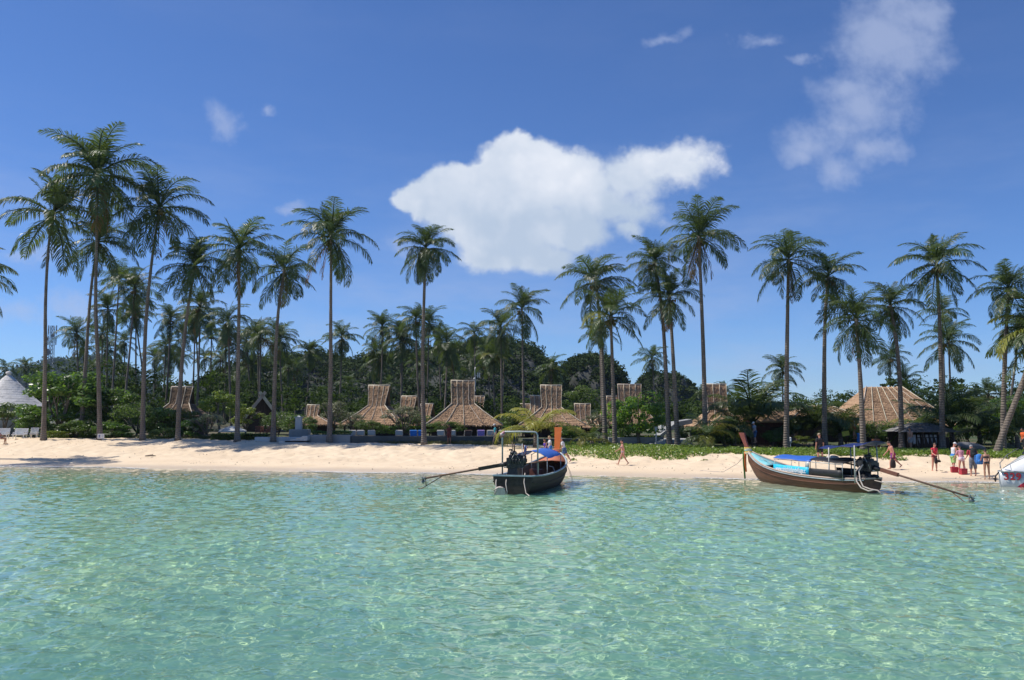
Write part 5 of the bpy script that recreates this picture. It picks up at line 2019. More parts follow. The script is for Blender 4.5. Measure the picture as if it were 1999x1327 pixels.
# ------------------------------------------------------------------ longtail boats
M_HULL = mat('brown_varnished_planks', (0.165, 0.075, 0.042), rough=0.55, spec=0.3, var=0.9, vscale=1.0, color2=(0.075, 0.035, 0.022), stretch=(0.25, 3, 5))
M_HULL1 = mat('dark_tarred_planks', (0.060, 0.045, 0.036), rough=0.65, spec=0.3, var=0.9, vscale=1.0, color2=(0.026, 0.020, 0.017), stretch=(0.25, 3, 5))
M_INSIDE = mat('worn_inside_planks', (0.24, 0.17, 0.12), rough=0.7, var=0.9, vscale=1.2, color2=(0.10, 0.07, 0.05), stretch=(0.4, 3, 3))
M_ORANGE = mat('orange_paint', (0.80, 0.19, 0.03), rough=0.5, var=0.4, vscale=3, color2=(0.62, 0.11, 0.02))
M_ORANGE_IN = mat('faded_orange_inside', (0.62, 0.21, 0.11), rough=0.7, var=0.5, vscale=2)
M_RAIL = mat('pale_grey_blue_rail', (0.42, 0.50, 0.53), rough=0.5, var=0.6, vscale=3, color2=(0.24, 0.28, 0.30))
M_RAIL2 = mat('buff_rail', (0.56, 0.43, 0.34), rough=0.6, var=0.6, vscale=3, color2=(0.38, 0.28, 0.22))
M_TURQ = mat('turquoise_deck_paint', (0.20, 0.60, 0.66), rough=0.5, var=0.6, vscale=3, color2=(0.34, 0.55, 0.55))
M_BLUE = mat('blue_tarpaulin', (0.045, 0.17, 0.62), rough=0.45, var=0.35, vscale=2.5, color2=(0.03, 0.11, 0.46), transl=0.15, tcol=(0.05, 0.2, 0.75))
M_NAVY = mat('navy_tarpaulin', (0.015, 0.03, 0.16), rough=0.5, var=0.5, vscale=3, color2=(0.01, 0.02, 0.08), transl=0.15, tcol=(0.02, 0.05, 0.35))
M_BLACK = mat('black_tarpaulin', (0.015, 0.015, 0.017), rough=0.55, var=0.4, vscale=3)
M_ENGINE = mat('oily_black_engine', (0.022, 0.022, 0.024), rough=0.42, var=0.7, vscale=6, color2=(0.06, 0.05, 0.045), metal=0.3)
M_STEEL = mat('dull_steel', (0.34, 0.34, 0.33), rough=0.45, metal=0.7, var=0.5, vscale=5)
M_SHAFT = mat('brown_rusty_shaft', (0.16, 0.085, 0.055), rough=0.6, metal=0.2, var=0.7, vscale=5)
M_HOSE = mat('pale_hose', (0.60, 0.51, 0.44), rough=0.6, var=0.4, vscale=6)
M_REDPROW = mat('dark_red_prow', (0.24, 0.065, 0.045), rough=0.5, var=0.5, vscale=3)
M_CYAN = mat('cyan_banner', (0.02, 0.52, 0.80), rough=0.5, var=0.5, vscale=2.5, color2=(0.04, 0.62, 0.74))
M_POLE = mat('galvanised_pipe', (0.46, 0.49, 0.49), rough=0.45, metal=0.4, var=0.4, vscale=6)
M_PALEWOOD = mat('pale_bench_board', (0.62, 0.58, 0.54), rough=0.7, var=0.5, vscale=2)


def hull_sections(st, n=9):
    """st rows: x, half beam, sheer z, keel z -> outer rings keel..gunwale for one side"""
    xs = np.array([r[0] for r in st])
    xi = np.linspace(xs[0], xs[-1], 30)

    def ip(c):
        # smooth interpolation
        y = np.array([r[c] for r in st], float)
        m = np.gradient(y, xs)
        out_ = []
        for x in xi:
            k = min(max(np.searchsorted(xs, x) - 1, 0), len(xs) - 2)
            h = xs[k + 1] - xs[k]
            t = (x - xs[k]) / h
            out_.append(y[k] * (2 * t ** 3 - 3 * t * t + 1) + m[k] * h * (t ** 3 - 2 * t * t + t) + y[k + 1] * (-2 * t ** 3 + 3 * t * t) + m[k + 1] * h * (t ** 3 - t * t))
        return np.array(out_)
    b, s, k = ip(1), ip(2), ip(3)
    return xi, np.maximum(b, 0.03), s, k


def build_hull(root, st, m_out, m_in, m_rail, floor_z, flare=0.72):
    xi, B, S, K = hull_sections(st)
    A = np.linspace(0, pi / 2, 9)

    def ring(i, off):
        pts = []
        b, s, k = max(B[i] - off, 0.01), S[i], K[i] + off
        for a in A:
            pts.append(Vector((xi[i], b * sin(a) ** flare, k + (s - k) * (1 - cos(a)) ** 1.05)))
        return pts
    out_r, in_r = [], []
    for i in range(len(xi)):
        p = ring(i, 0)
        out_r.append([Vector((q.x, -q.y, q.z)) for q in p[::-1]] + p[1:])
        p = ring(i, 0.05)
        in_r.append([Vector((q.x, -q.y, q.z)) for q in p[::-1]] + p[1:])
    b = MB()
    b.loft([r for r in out_r], closed=False, caps=False)
    n = len(out_r[0])
    b._add(out_r[0], [tuple(range(n))])            # transom
    hull = b.build('hull', m_out, root)
    b = MB()
    b.loft([r[::-1] for r in in_r], closed=False, caps=False)
    b._add([p + Vector((0.05, 0, 0)) for p in in_r[0]], [tuple(reversed(range(n)))])
    b.build('inner_planking', m_in, root)
    for sg in (-1, 1):
        b = MB()
        pts = [Vector((xi[i], sg * (B[i] - 0.02), S[i] + 0.02)) for i in range(len(xi))]
        b.tube(pts, 0.055, 6, flat=0.8)
        b.build('gunwale', m_rail, root)
        b = MB()
        pts = [Vector((xi[i], sg * (B[i] * sin(1.28) ** flare + 0.015), K[i] + (S[i] - K[i]) * (1 - cos(1.28)) ** 1.05)) for i in range(len(xi) - 1)]
        b.tube(pts, 0.03, 5)
        b.build('rubbing_strake', m_out, root)
    b = MB()
    b.bar((xi[0], -B[0], S[0] + 0.02), (xi[0], B[0], S[0] + 0.02), 0.09, 0.07)
    b.build('transom_rail', m_rail, root)
    # floor boards, laid side by side
    i0 = 2
    nb = 5
    for k in range(nb):
        rows = []
        for i in range(i0, len(xi) - 6):
            t = max(0.0, min(1.0, (floor_z - K[i]) / max(S[i] - K[i], 0.1)))
            w = B[i] * sin(math.acos(max(-1, 1 - t ** (1 / 1.05)))) ** flare - 0.07
            y0, y1 = -w + 2 * w * k / nb + 0.008, -w + 2 * w * (k + 1) / nb - 0.008
            rows.append([Vector((xi[i], y1, floor_z + 0.004 * (k % 2))), Vector((xi[i], y0, floor_z + 0.004 * (k % 2)))])
        b = MB()
        b.sheet(rows, sm=False, thick=0.03)
        b.build('floor_board', m_in, root)
    # frames and ribs inside
    for i in range(3, len(xi) - 4, 3):
        p = ring(i, 0.06)
        full = [Vector((q.x, -q.y, q.z)) for q in p[::-1]] + p[1:]
        b = MB()
        b.tube(full, 0.028, 4, sm=False)
        b.build('rib', m_in, root)
    return xi, B, S, K


def thwart(root, x, half, z, m, name='bench', w=0.32):
    b = MB()
    b.box((x, 0, z), (w, 2 * half, 0.045))
    return b.build(name, m, root)


def engine(root, c, yaw, drop, shaft_len, m_box, seed, blade_guard=True, tilt_up=0.0):
    """car engine on a swivel over the stern with its long propeller shaft. yaw: direction of the shaft in the boat's plane"""
    rg = np.random.default_rng(seed)
    c = Vector(c)
    d = Vector((cos(yaw), sin(yaw), 0))
    s = Vector((-sin(yaw), cos(yaw), 0))
    R = Matrix((d, s, Vector((0, 0, 1)))).transposed()
    P = lambda a, b_, z: c + d * a + s * b_ + Vector((0, 0, z))
    b = MB()
    for k in range(5):
        b.box(P(-0.4 + 0.17 * k, 0, 0.02), (0.05, 0.46, 0.46), rot=R)
    b.box(P(-0.10, 0, 0.05), (0.85, 0.42, 0.46), rot=R)
    b.box(P(-0.10, 0, 0.32), (0.66, 0.26, 0.2), rot=R, taper=(0.95, 0.7))
    for k in range(4):
        b.box(P(-0.32 + 0.16 * k, 0.2, 0.26), (0.09, 0.16, 0.12), rot=R)
        b.tube([P(-0.32 + 0.16 * k, 0.2, 0.26), P(-0.32 + 0.16 * k, 0.31, 0.2), P(-0.25 + 0.12 * k, 0.33, 0.02)], 0.03, 6)
        b.tube([P(-0.32 + 0.16 * k, -0.14, 0.38), P(-0.32 + 0.16 * k, -0.2, 0.47)], 0.022, 5)
    eng = b.build('engine', M_ENGINE, root)
    b = MB()
    b.tube([P(-0.62, 0, 0.16), P(-0.47, 0, 0.16)], 0.24, 14)
    b.tube([P(-0.56, 0, 0.40), P(-0.50, 0, 0.40)], 0.08, 10)
    b.tube([P(-0.66, 0, 0.16), P(-0.62, 0, 0.16)], 0.09, 10)
    b.build('flywheel', M_ENGINE, root)
    b = MB()
    b.ball(P(0.0, -0.05, 0.52), (0.20, 0.17, 0.11), 10, 6)
    b.tube([P(0.0, -0.05, 0.5), P(0.1, -0.12, 0.66), P(0.22, -0.12, 0.66)], 0.045, 7)
    b.build('air_filter', M_ENGINE, root)
    b = MB()
    b.box(P(-0.2, -0.3, 0.14), (0.30, 0.16, 0.36), rot=R)
    b.box(P(0.2, 0.26, 0.12), (0.22, 0.14, 0.22), rot=R)
    for k in range(9):
        p0 = P(rg.uniform(-0.5, 0.3), rg.uniform(-0.25, 0.25), rg.uniform(0, 0.45))
        p1 = P(rg.uniform(-0.5, 0.3), rg.uniform(-0.35, 0.35), rg.uniform(-0.2, 0.5))
        b.tube([p0, (p0 + p1) / 2 + Vector((0, 0, 0.12)), p1], 0.016, 5)
    b.build('hoses_and_battery', M_ENGINE, root)
    b = MB()
    for sg in (-1, 1):
        b.tube([P(-0.45, sg * 0.2, -0.1), P(-0.1, sg * 0.22, 0.55), P(0.25, sg * 0.2, -0.1)], 0.022, 6)
        b.tube([P(-0.5, sg * 0.18, -0.16), P(0.45, sg * 0.12, -0.16)], 0.035, 6)
    b.build('engine_frame', M_STEEL, root)
    b = MB()
    b.tube([P(0, 0, -0.16), P(0, 0, -0.55), P(-0.05, 0, -0.95)], [0.09, 0.07, 0.11], 10)
    b.build('swivel_post', M_ENGINE, root)
    # tiller handles forward
    for sg, l in ((-0.5, 0.9), (0.6, 1.05)):
        b = MB()
        b.tube([P(-0.35, 0.12 * sg, -0.05), P(-0.6 - l * 0.5, 0.2 * sg, 0.08), P(-0.6 - l, 0.28 * sg, 0.14)], 0.025, 6)
        b.build('tiller', M_SHAFT, root)
    b = MB()
    b.tube([P(-0.05, 0.05, 0.55), P(-0.05, 0.05, 0.95)], 0.035, 8)
    b.build('exhaust_stack', M_SHAFT, root)
    # gearbox, wooden guard and shaft
    e0 = P(0.35, 0, -0.02)
    e1 = P(shaft_len, 0, -drop)
    ax = (e1 - e0).normalized()
    b = MB()
    b.tube([P(0.25, 0, 0.0), e0 + ax * 0.35], [0.14, 0.09], 10)
    b.build('gearbox', M_ENGINE, root)
    b = MB()
    b.bar(e0 + ax * 0.35, e0 + ax * 1.35, 0.14, 0.17)
    b.build('shaft_guard', m_box, root)
    b = MB()
    b.tube([e0, e0 + ax * 1.4, e1], [0.05, 0.048, 0.04], 8)
    b.build('propeller_shaft', M_SHAFT, root)
    up = Vector((0, 0, 1))
    b = MB()
    n1 = ax.cross(up).normalized()
    n2 = n1.cross(ax).normalized()
    hub = e1 + ax * 0.08
    b.tube([e1 - ax * 0.06, e1 + ax * 0.2], [0.055, 0.03], 8)
    for k in range(3):
        a = 2 * pi * k / 3 + 0.5
        r = n1 * cos(a) + n2 * sin(a)
        q = ax.cross(r)
        rows = []
        for t, w, tw in ((0.04, 0.05, 0.9), (0.12, 0.11, 0.7), (0.19, 0.10, 0.5), (0.235, 0.03, 0.4)):
            v = q * cos(tw) + ax * sin(tw)
            rows.append([hub + r * t - v * w, hub + r * t + v * w])
        b.sheet(rows, thick=ax * 0.012)
    b.build('propeller', M_STEEL, root)
    b = MB()
    g0 = e1 - ax * 0.95
    g1 = e1 + ax * 0.22 - n2 * 0.45
    b.tube([g0, e1 - ax * 0.3 - n2 * 0.26, g1, g1 + ax * 0.16 + n2 * 0.03], 0.022, 6)
    b.tube([e1 - ax * 0.05, e1 - ax * 0.02 - n2 * 0.36], 0.02, 6)
    b.build('skeg', M_SHAFT, root)
    return e1


def sag_sheet(corners, nx_, ny_, arch=0.0, sag=0.0, thick=0.015):
    """tarpaulin between four corners (front-left, front-right, back-left, back-right)"""
    a, b_, c, d = [Vector(p) for p in corners]
    rows = []
    for i in range(nx_):
        t = i / (nx_ - 1)
        row = []
        for j in range(ny_):
            f = j / (ny_ - 1)
            p = a.lerp(b_, f).lerp(c.lerp(d, f), t)
            p.z += arch * (1 - (2 * f - 1) ** 2) - sag * sin(pi * t * 2) ** 2 + 0.012 * sin(7 * f + 5 * t)
            row.append(p)
        rows.append(row)
    m = MB()
    m.sheet(rows, thick=thick)
    return m


def text_obj(name, txt, size, m, parent, loc, xdir, updir, extrude=0.004, align='CENTER', bold=0.0, sx=1.0):
    cu = bpy.data.curves.new(name, 'FONT')
    cu.body = txt
    cu.size = size
    cu.extrude = extrude
    cu.offset = bold
    cu.align_x = align
    cu.align_y = 'CENTER'
    cu.resolution_u = 3
    cu.materials.append(m)
    o = bpy.data.objects.new(name, cu)
    COL.objects.link(o)
    x = Vector(xdir).normalized()
    y = Vector(updir).normalized()
    z = x.cross(y)
    M4 = Matrix((x, y, z)).transposed().to_4x4()
    M4.translation = Vector(loc)
    me = bpy.data.meshes.new_from_object(o.evaluated_get(bpy.context.evaluated_depsgraph_get()))
    bpy.data.objects.remove(o)
    me.name = name
    if not me.materials:
        me.materials.append(m)
    o = obj(name, me, parent)
    o.matrix_local = M4 @ Matrix.Diagonal((sx, 1, 1, 1))
    return o


# --- the middle boat: seen from astern
S1 = Vector((0.12, 41.2, 0))
boat1 = empty('longtail_boat', S1, radians(90 - 16.5), 'dark longtail boat seen from its stern, orange prow and small blue canopy', 'boat', 'wooden longtail boats moored at the beach')
ST1 = [(-0.3, 0.98, 0.86, -0.05), (1.2, 1.10, 0.80, -0.28), (2.8, 1.16, 0.80, -0.34), (4.4, 1.18, 0.86, -0.34), (5.8, 1.15, 0.98, -0.26), (7.0, 0.97, 1.15, -0.10), (8.0, 0.62, 1.38, 0.20), (8.9, 0.10, 1.66, 1.05)]
xi, B1, Sh1, K1 = build_hull(boat1, ST1, M_HULL1, M_INSIDE, M_RAIL, 0.10)
b = MB()
b.prism([(8.55, -0.09, 1.15), (8.8, -0.10, 1.2), (9.25, -0.24, 2.95), (9.05, -0.24, 3.0)], (0, 0.18, 0))
b2 = MB()
b2.loft([[Vector((x0 + dx, y, z)) for (dx, y) in ((-0.05, -w), (0.05, -w), (0.05, w), (-0.05, w))] for (x0, z, w) in ((8.55, 1.05, 0.10), (8.7, 1.6, 0.15), (8.85, 2.2, 0.17), (9.0, 2.8, 0.20), (9.06, 3.06, 0.22))], sm=False)
b2.build('prow', M_ORANGE, boat1)
b = MB()
for k, (z, r) in enumerate(((1.62, 0.20), (1.70, 0.19), (1.78, 0.18))):
    b.tube([(8.72 + 0.03 * k + cos(a) * r * 0.7, sin(a) * r * 1.3, z) for a in np.linspace(0, 2 * pi, 11)], 0.035, 5)
b.build('garland', mat('flower_garland', (0.72, 0.42, 0.10), rough=0.8, var=1.0, vscale=12, color2=(0.55, 0.08, 0.15)), boat1)
rows = []
for i in range(20, len(xi) - 1):
    rows.append([Vector((xi[i], B1[i] - 0.05, Sh1[i] - 0.03)), Vector((xi[i], 0, Sh1[i] + 0.03)), Vector((xi[i], -B1[i] + 0.05, Sh1[i] - 0.03))])
b = MB()
b.sheet(rows[4:], thick=0.04)
b.build('foredeck', M_ORANGE_IN, boat1)
for x, h in ((2.4, 0.98), (3.5, 1.02), (4.6, 1.02), (5.7, 0.96)):
    thwart(boat1, x, h, 0.52, M_PALEWOOD if x < 3 else M_INSIDE, w=0.55 if x < 3 else 0.3)
# pipe hoop over the stern
b = MB()
hw = 0.90
pts = [(0.95, hw, 0.5), (0.95, hw, 2.75)] + [(0.95, hw - 0.18 + 0.18 * cos(a), 2.75 + 0.18 * sin(a)) for a in np.linspace(0.3, pi / 2, 4)] + [(0.95, 0, 2.94)] + \
      [(0.95, -hw + 0.18 - 0.18 * sin(a), 2.75 + 0.18 * cos(a)) for a in np.linspace(0, pi / 2, 4)] + [(0.95, -hw, 0.5)]
b.tube(pts, 0.042, 8)
b.build('pipe_hoop', M_POLE, boat1)
b = MB()
b.tube([(0.95, hw, 2.66), (0.93, hw + 0.02, 2.80), (0.95, hw - 0.12, 2.95)], [0.06, 0.11, 0.05], 7)
b.build('knotted_cloth', mat('red_cloth', (0.55, 0.06, 0.09), rough=0.9, var=0.9, vscale=7, color2=(0.7, 0.68, 0.66)), boat1)
b = sag_sheet([(6.2, 1.0, 1.62), (6.2, -0.86, 1.62), (3.1, 1.0, 1.58), (3.1, -0.86, 1.58)], 7, 9, arch=0.34, sag=0.03)
b.build('canopy', M_BLUE, boat1)
for x in (3.15, 6.15):
    for y in (-0.82, 0.82):
        b = MB()
        b.tube([(x, y, 0.6), (x, y, 1.62)], 0.022, 6)
        b.build('canopy_pole', M_POLE, boat1)
    b = MB()
    b.tube([(x, -0.84, 1.58), (x, -0.45, 1.80), (x, 0, 1.91), (x, 0.45, 1.80), (x, 0.84, 1.58)], 0.02, 5)
    b.build('canopy_bow', M_POLE, boat1)
engine(boat1, (0.15, 0.10, 1.42), radians(103), 0.72, 4.3, M_DARKWOOD, 1)
b = MB()
b.box((0.25, 0.1, 0.95), (0.62, 0.6, 0.62), taper=(0.8, 0.75))
b.box((0.45, -0.12, 1.55), (0.5, 0.5, 0.5), rz=0.3, taper=(0.8, 0.8))
b.build('engine_mount', M_ENGINE, boat1)
# flag mast
b = MB()
b.tube([(2.6, 0.35, 0.5), (2.6, 0.35, 2.3)], 0.016, 5)
b.build('flag_mast', M_POLE, boat1)
b = MB()
b.tube([(0.5, 0.25, 1.5), (0.5, 0.25, 2.45)], 0.02, 5)
b.tube([(0.42, 0.25, 1.6), (0.58, 0.25, 1.6)], 0.06, 6)
b.build('oil_dip_rod', M_SHAFT, boat1)
stripes = [((0.55, 0.04, 0.07), 0.0, 0.17), ((0.78, 0.78, 0.78), 0.17, 0.33), ((0.03, 0.05, 0.30), 0.33, 0.67), ((0.78, 0.78, 0.78), 0.67, 0.83), ((0.55, 0.04, 0.07), 0.83, 1.0)]
flag_names = ['flag_red', 'flag_white', 'flag_blue']
for k, (c_, t0, t1) in enumerate(stripes):
    b = MB()
    rows = []
    for i in range(6):
        q = i / 5
        rows.append([Vector((2.6 + 0.04 * sin(q * 5), 0.35 - 0.02 - 0.26 * t * (1 - 0.5 * q) - 0.05 * sin(5 * q + 3 * t), 2.25 - 0.85 * q - 0.12 * t)) for t in (t0, (t0 + t1) / 2, t1)])
    b.sheet(rows, thick=(0.006, 0, 0))
    b.build('flag_stripe', mat('flag_cloth_%s' % ('red', 'white', 'blue', 'white', 'red')[k], c_, rough=0.9, transl=0.2), boat1)
for (x, y, z, sx, sy, sz) in ((0.9, -0.3, 0.42, 0.8, 0.55, 0.5), (1.7, 0.45, 0.38, 0.6, 0.5, 0.45), (0.5, 0.6, 0.5, 0.4, 0.4, 0.35)):
    b = MB()
    b.box((x, y, z), (sx, sy, sz), rz=0.2 * y, taper=(0.92, 0.9))
    b.build('fuel_tank', M_ENGINE, boat1)
# things left in the middle boat
M_JERRY = mat('dark_blue_plastic', (0.04, 0.08, 0.16), rough=0.4)
b = MB()
b.box((3.2, -0.55, 0.42), (0.55, 0.40, 0.55), rz=0.3, taper=(0.85, 0.85))
b.ball((3.9, -0.6, 0.42), (0.34, 0.28, 0.30), 9, 6)
b.build('gear_bundle', M_JERRY, boat1)
b = MB()
b.box((5.3, 0.3, 0.55), (0.4, 0.7, 0.62), rz=-0.2)
b.build('engine_box', mat('red_brown_box', (0.17, 0.06, 0.04), rough=0.6), boat1)
b = MB()
b.tube([(5.9, -0.25, 1.0), (5.7, -0.5, 0.95), (5.75, -0.62, 0.6), (5.6, -0.5, 0.4)], 0.03, 6)
b.build('rope', M_HOSE, boat1)
for k, pts in enumerate([[(-0.05, 0.85, 0.95), (-0.42, 0.80, 0.55), (-0.62, 0.72, 0.22), (-0.60, 0.88, -0.1)], [(-0.1, 0.35, 0.9), (-0.5, 0.28, 0.5), (-0.55, 0.2, 0.15), (-0.6, 0.25, -0.15)],
                         [(-0.1, -0.55, 1.0), (-0.45, -0.6, 0.6), (-0.55, -0.72, 0.1), (-0.85, -1.05, -0.05), (-1.2, -1.3, -0.08)], [(-0.6, 0.9, 0.18), (-0.62, 0.6, 0.34), (-0.6, 0.3, 0.30)]]):
    b = MB()
    b.tube(pts, 0.026, 6)
    b.build('mooring_rope', M_HOSE, boat1)
b = MB()
b.loft([[Vector((-0.6 + sin(a) * r * 0.25, 0.55 + cos(2 * pi * k / 12) * r, 0.10 + sin(2 * pi * k / 12) * r)) for k in range(12)] for (a, r) in ((0, 0.26), (0.2, 0.3), (0.8, 0.22))])
b.build('water_float', M_HOSE, boat1)
b = MB()
b.tube([(8.3, -0.5, 1.3), (8.5, -0.75, 0.6), (8.6, -0.9, 0.0)], 0.010, 5)
b.tube([(8.2, -0.55, 1.25), (8.3, -0.85, 0.6), (8.35, -1.05, -0.05)], 0.010, 5)
b.build('anchor_rope', M_HOSE, boat1)

# --- the right boat: seen from its port side
S2 = Vector((17.35, 42.4, 0))
boat2 = empty('longtail_boat', S2, math.atan2(0.916, -0.40), 'brown longtail boat with cyan banner, low blue canopy and dark red prow', 'boat', 'wooden longtail boats moored at the beach')
ST2 = [(-0.5, 0.58, 0.66, -0.10), (0.8, 0.84, 0.60, -0.30), (2.4, 0.98, 0.60, -0.34), (4.0, 1.02, 0.66, -0.34), (5.5, 0.95, 0.80, -0.28), (6.8, 0.74, 1.02, -0.14), (7.8, 0.44, 1.30, 0.15), (8.7, 0.09, 1.66, 1.0)]
xi, B2, Sh2, K2 = build_hull(boat2, ST2, M_HULL, M_INSIDE, M_RAIL2, 0.10)
b = MB()
for sg in (1, -1):
    b.tube([(xi[i], sg * (B2[i] + 0.012), Sh2[i] - 0.06) for i in range(len(xi))], 0.030, 5)
b.build('painted_band', M_RAIL, boat2)
b = MB()
b.loft([[Vector((x0 + dx, y, z)) for (dx, y) in ((-h, -0.05), (h, -0.05), (h, 0.05), (-h, 0.05))] for (x0, z, h) in ((8.45, 1.05, 0.12), (8.72, 1.65, 0.13), (9.0, 2.15, 0.16), (9.28, 2.72, 0.24))], sm=False)
b.build('prow', M_REDPROW, boat2)
b = MB()
for k in range(5):
    z, r = 1.55 + 0.07 * k, 0.21 - 0.012 * k
    b.cur = k % 3
    b.tube([(8.68 + 0.03 * k + cos(a) * r, sin(a) * r, z + 0.02 * sin(3 * a)) for a in np.linspace(0, 2 * pi, 13)], 0.045, 5)
gar = [mat('cream_scarf', (0.68, 0.60, 0.40), rough=0.9), mat('yellow_scarf', (0.66, 0.48, 0.10), rough=0.9), mat('teal_scarf', (0.25, 0.42, 0.40), rough=0.9)]
b.build('garland', gar, boat2)
for k, (m_, y, l) in enumerate(((M_ORANGE, 0.10, 1.15), (mat('green_scarf', (0.08, 0.22, 0.05), rough=0.9), 0.16, 1.55), (mat('pink_scarf', (0.62, 0.2, 0.22), rough=0.9), 0.05, 0.8))):
    b = MB()
    b.sheet([[Vector((8.85 + 0.05 * k + 0.05 * sin(3 * t), y - 0.07, 1.6 - l * t)), Vector((8.85 + 0.05 * k + 0.06 * sin(3 * t + 1), y + 0.07, 1.6 - l * t))] for t in (0, 0.25, 0.5, 0.75, 1.0)], thick=(0.03, 0, 0))
    b.build('prow_scarf', m_, boat2)
rows = []
for i in range(22, len(xi) - 1):
    rows.append([Vector((xi[i], B2[i] - 0.06, Sh2[i] + 0.0)), Vector((xi[i], 0, Sh2[i] + 0.05)), Vector((xi[i], -B2[i] + 0.06, Sh2[i] + 0.0))])
b = MB()
b.sheet(rows, thick=0.04)
b.build('foredeck', M_TURQ, boat2)
for x, h in ((1.6, 0.85), (2.8, 0.9), (4.0, 0.93), (5.2, 0.88)):
    thwart(boat2, x, h, 0.44, M_INSIDE)
b = sag_sheet([(5.55, 0.90, 1.44), (5.55, -0.90, 1.44), (2.75, 0.90, 1.38), (2.75, -0.90, 1.44)], 9, 9, arch=0.16, sag=0.03)
b.build('canopy', M_BLUE, boat2)
b = sag_sheet([(2.85, 0.85, 1.46), (2.85, -0.85, 1.48), (0.55, 0.82, 1.36), (0.55, -0.82, 1.32)], 6, 7, arch=0.13, sag=0.02)
b.build('rear_canopy', M_BLACK, boat2)
for x in (0.6, 1.5, 2.8, 4.2, 5.5):
    for y in (-0.84, 0.84):
        b = MB()
        b.tube([(x, y, 0.5), (x, y, 1.36)], 0.02, 6)
        b.build('canopy_pole', M_POLE, boat2)
for y in (-0.86, 0.86):
    b = MB()
    b.tube([(0.55, y, 1.30), (2.8, y, 1.34), (5.55, y, 1.37)], 0.02, 6)
    b.build('canopy_rail', M_POLE, boat2)
b = MB()
b.sheet([[Vector((x, 0.93 + 0.012 * sin(x * 6), z + 0.03 * (x - 4) * 0.5)) for x in np.linspace(5.5, 2.85, 12)] for z in (1.07, 0.87, 0.66)], thick=(0, -0.012, 0))
b.build('banner', M_CYAN, boat2)
M_LETTER = mat('white_lettering', (0.85, 0.87, 0.88), rough=0.5)
text_obj('banner_text', 'www.phiphiislandvillage.c', 0.37, M_LETTER, boat2, (4.17, 0.96, 0.86), (-1, 0, -0.015), (0, 0, 1), bold=0.005, sx=0.60)
b = MB()
b.sheet([[Vector((x, 0.93, z)) for x in np.linspace(2.8, 0.55, 8)] for z in (1.02, 0.85, 0.66)], thick=(0, -0.015, 0))
b.sheet([[Vector((x, -0.9, z)) for x in np.linspace(2.8, 0.55, 8)] for z in (1.02, 0.85, 0.66)], thick=(0, -0.015, 0))
b.build('side_screen', M_BLACK, boat2)
b = MB()
b.sheet([[Vector((x, 0.91, z)) for x in (3.1, 2.8)] for z in (1.34, 1.2, 1.0)], thick=(0, -0.01, 0))
b.build('clear_flap', mat('clear_plastic_flap', (0.55, 0.55, 0.52), rough=0.3), boat2)
b = MB()
b.ball((2.2, -0.1, 1.58), (0.35, 0.28, 0.11), 10, 6)
b.build('white_sack', M_PAD['white'], boat2)
b = MB()
b.ball((1.3, -0.1, 1.52), (0.55, 0.5, 0.10), 10, 6)
b.build('dark_bundle', M_BLACK, boat2)
b = sag_sheet([(2.3, 0.72, 2.05), (2.3, -0.72, 2.10), (-0.75, 0.72, 2.36), (-0.75, -0.72, 2.40)], 9, 9, arch=0.12, sag=0.09)
b.build('awning', M_NAVY, boat2)
for x, z in ((1.55, 2.12), (-0.15, 2.28)):
    for y in (-0.72, 0.80):
        b = MB()
        b.tube([(x, y, 0.45), (x, y * 0.95, z)], 0.032, 6)
        b.build('awning_pole', M_PALEWOOD if y > 0 else M_POLE, boat2)
engine(boat2, (-0.35, 0.05, 1.22), radians(182), 1.0, 5.35, mat('red_brown_shaft_board', (0.22, 0.085, 0.05), rough=0.6, var=0.5, vscale=3), 2)
for k, pts in enumerate([[(-0.35, 0.45, 1.35), (-0.25, 0.62, 1.05), (-0.40, 0.72, 0.62), (-0.55, 0.70, 0.32), (-0.9, 0.62, 0.22), (-1.25, 0.5, 0.18), (-1.5, 0.4, -0.1)],
                         [(-0.15, 0.42, 1.25), (-0.1, 0.70, 1.0), (-0.25, 0.80, 0.55), (-0.5, 0.78, 0.25), (-0.85, 0.66, 0.12), (-1.1, 0.55, 0.2)],
                         [(-1.2, 0.3, 0.20), (-1.6, 0.25, 0.30), (-1.95, 0.2, 0.22), (-2.05, 0.2, -0.1)], [(-0.7, 0.1, 0.6), (-1.2, -0.1, 0.5), (-1.5, -0.2, 0.35)]]):
    b = MB()
    b.tube(pts, 0.036 if k < 2 else 0.024, 6)
    b.build('cooling_hose', M_HOSE, boat2)
rg = np.random.default_rng(8)
b = MB()
for k in range(7):
    b.ball((-0.45 + 0.5 * rg.random(), -0.4 + 0.8 * rg.random(), 0.66 + 0.1 * rg.random()), (0.26, 0.22, 0.13), 8, 5)
b.build('net_bundle', M_BLACK, boat2)
b = MB()
b.tube([(8.9, 0.05, 1.5), (9.5, 0.2, 0.9), (10.5, 0.5, 0.35), (12.2, 0.9, 0.35)], 0.018, 5)
b.build('mooring_rope', M_HOSE, boat2)
for k in range(3):
    b = MB()
    b.tube([(7.6 - 0.7 * k, 0.2, 1.2 - 0.15 * k), (7.3 - 0.7 * k, 0.3, 1.32 - 0.16 * k), (7.0 - 0.7 * k, 0.1, 1.12 - 0.16 * k)], 0.016, 5)
    b.build('deck_line', M_HOSE, boat2)

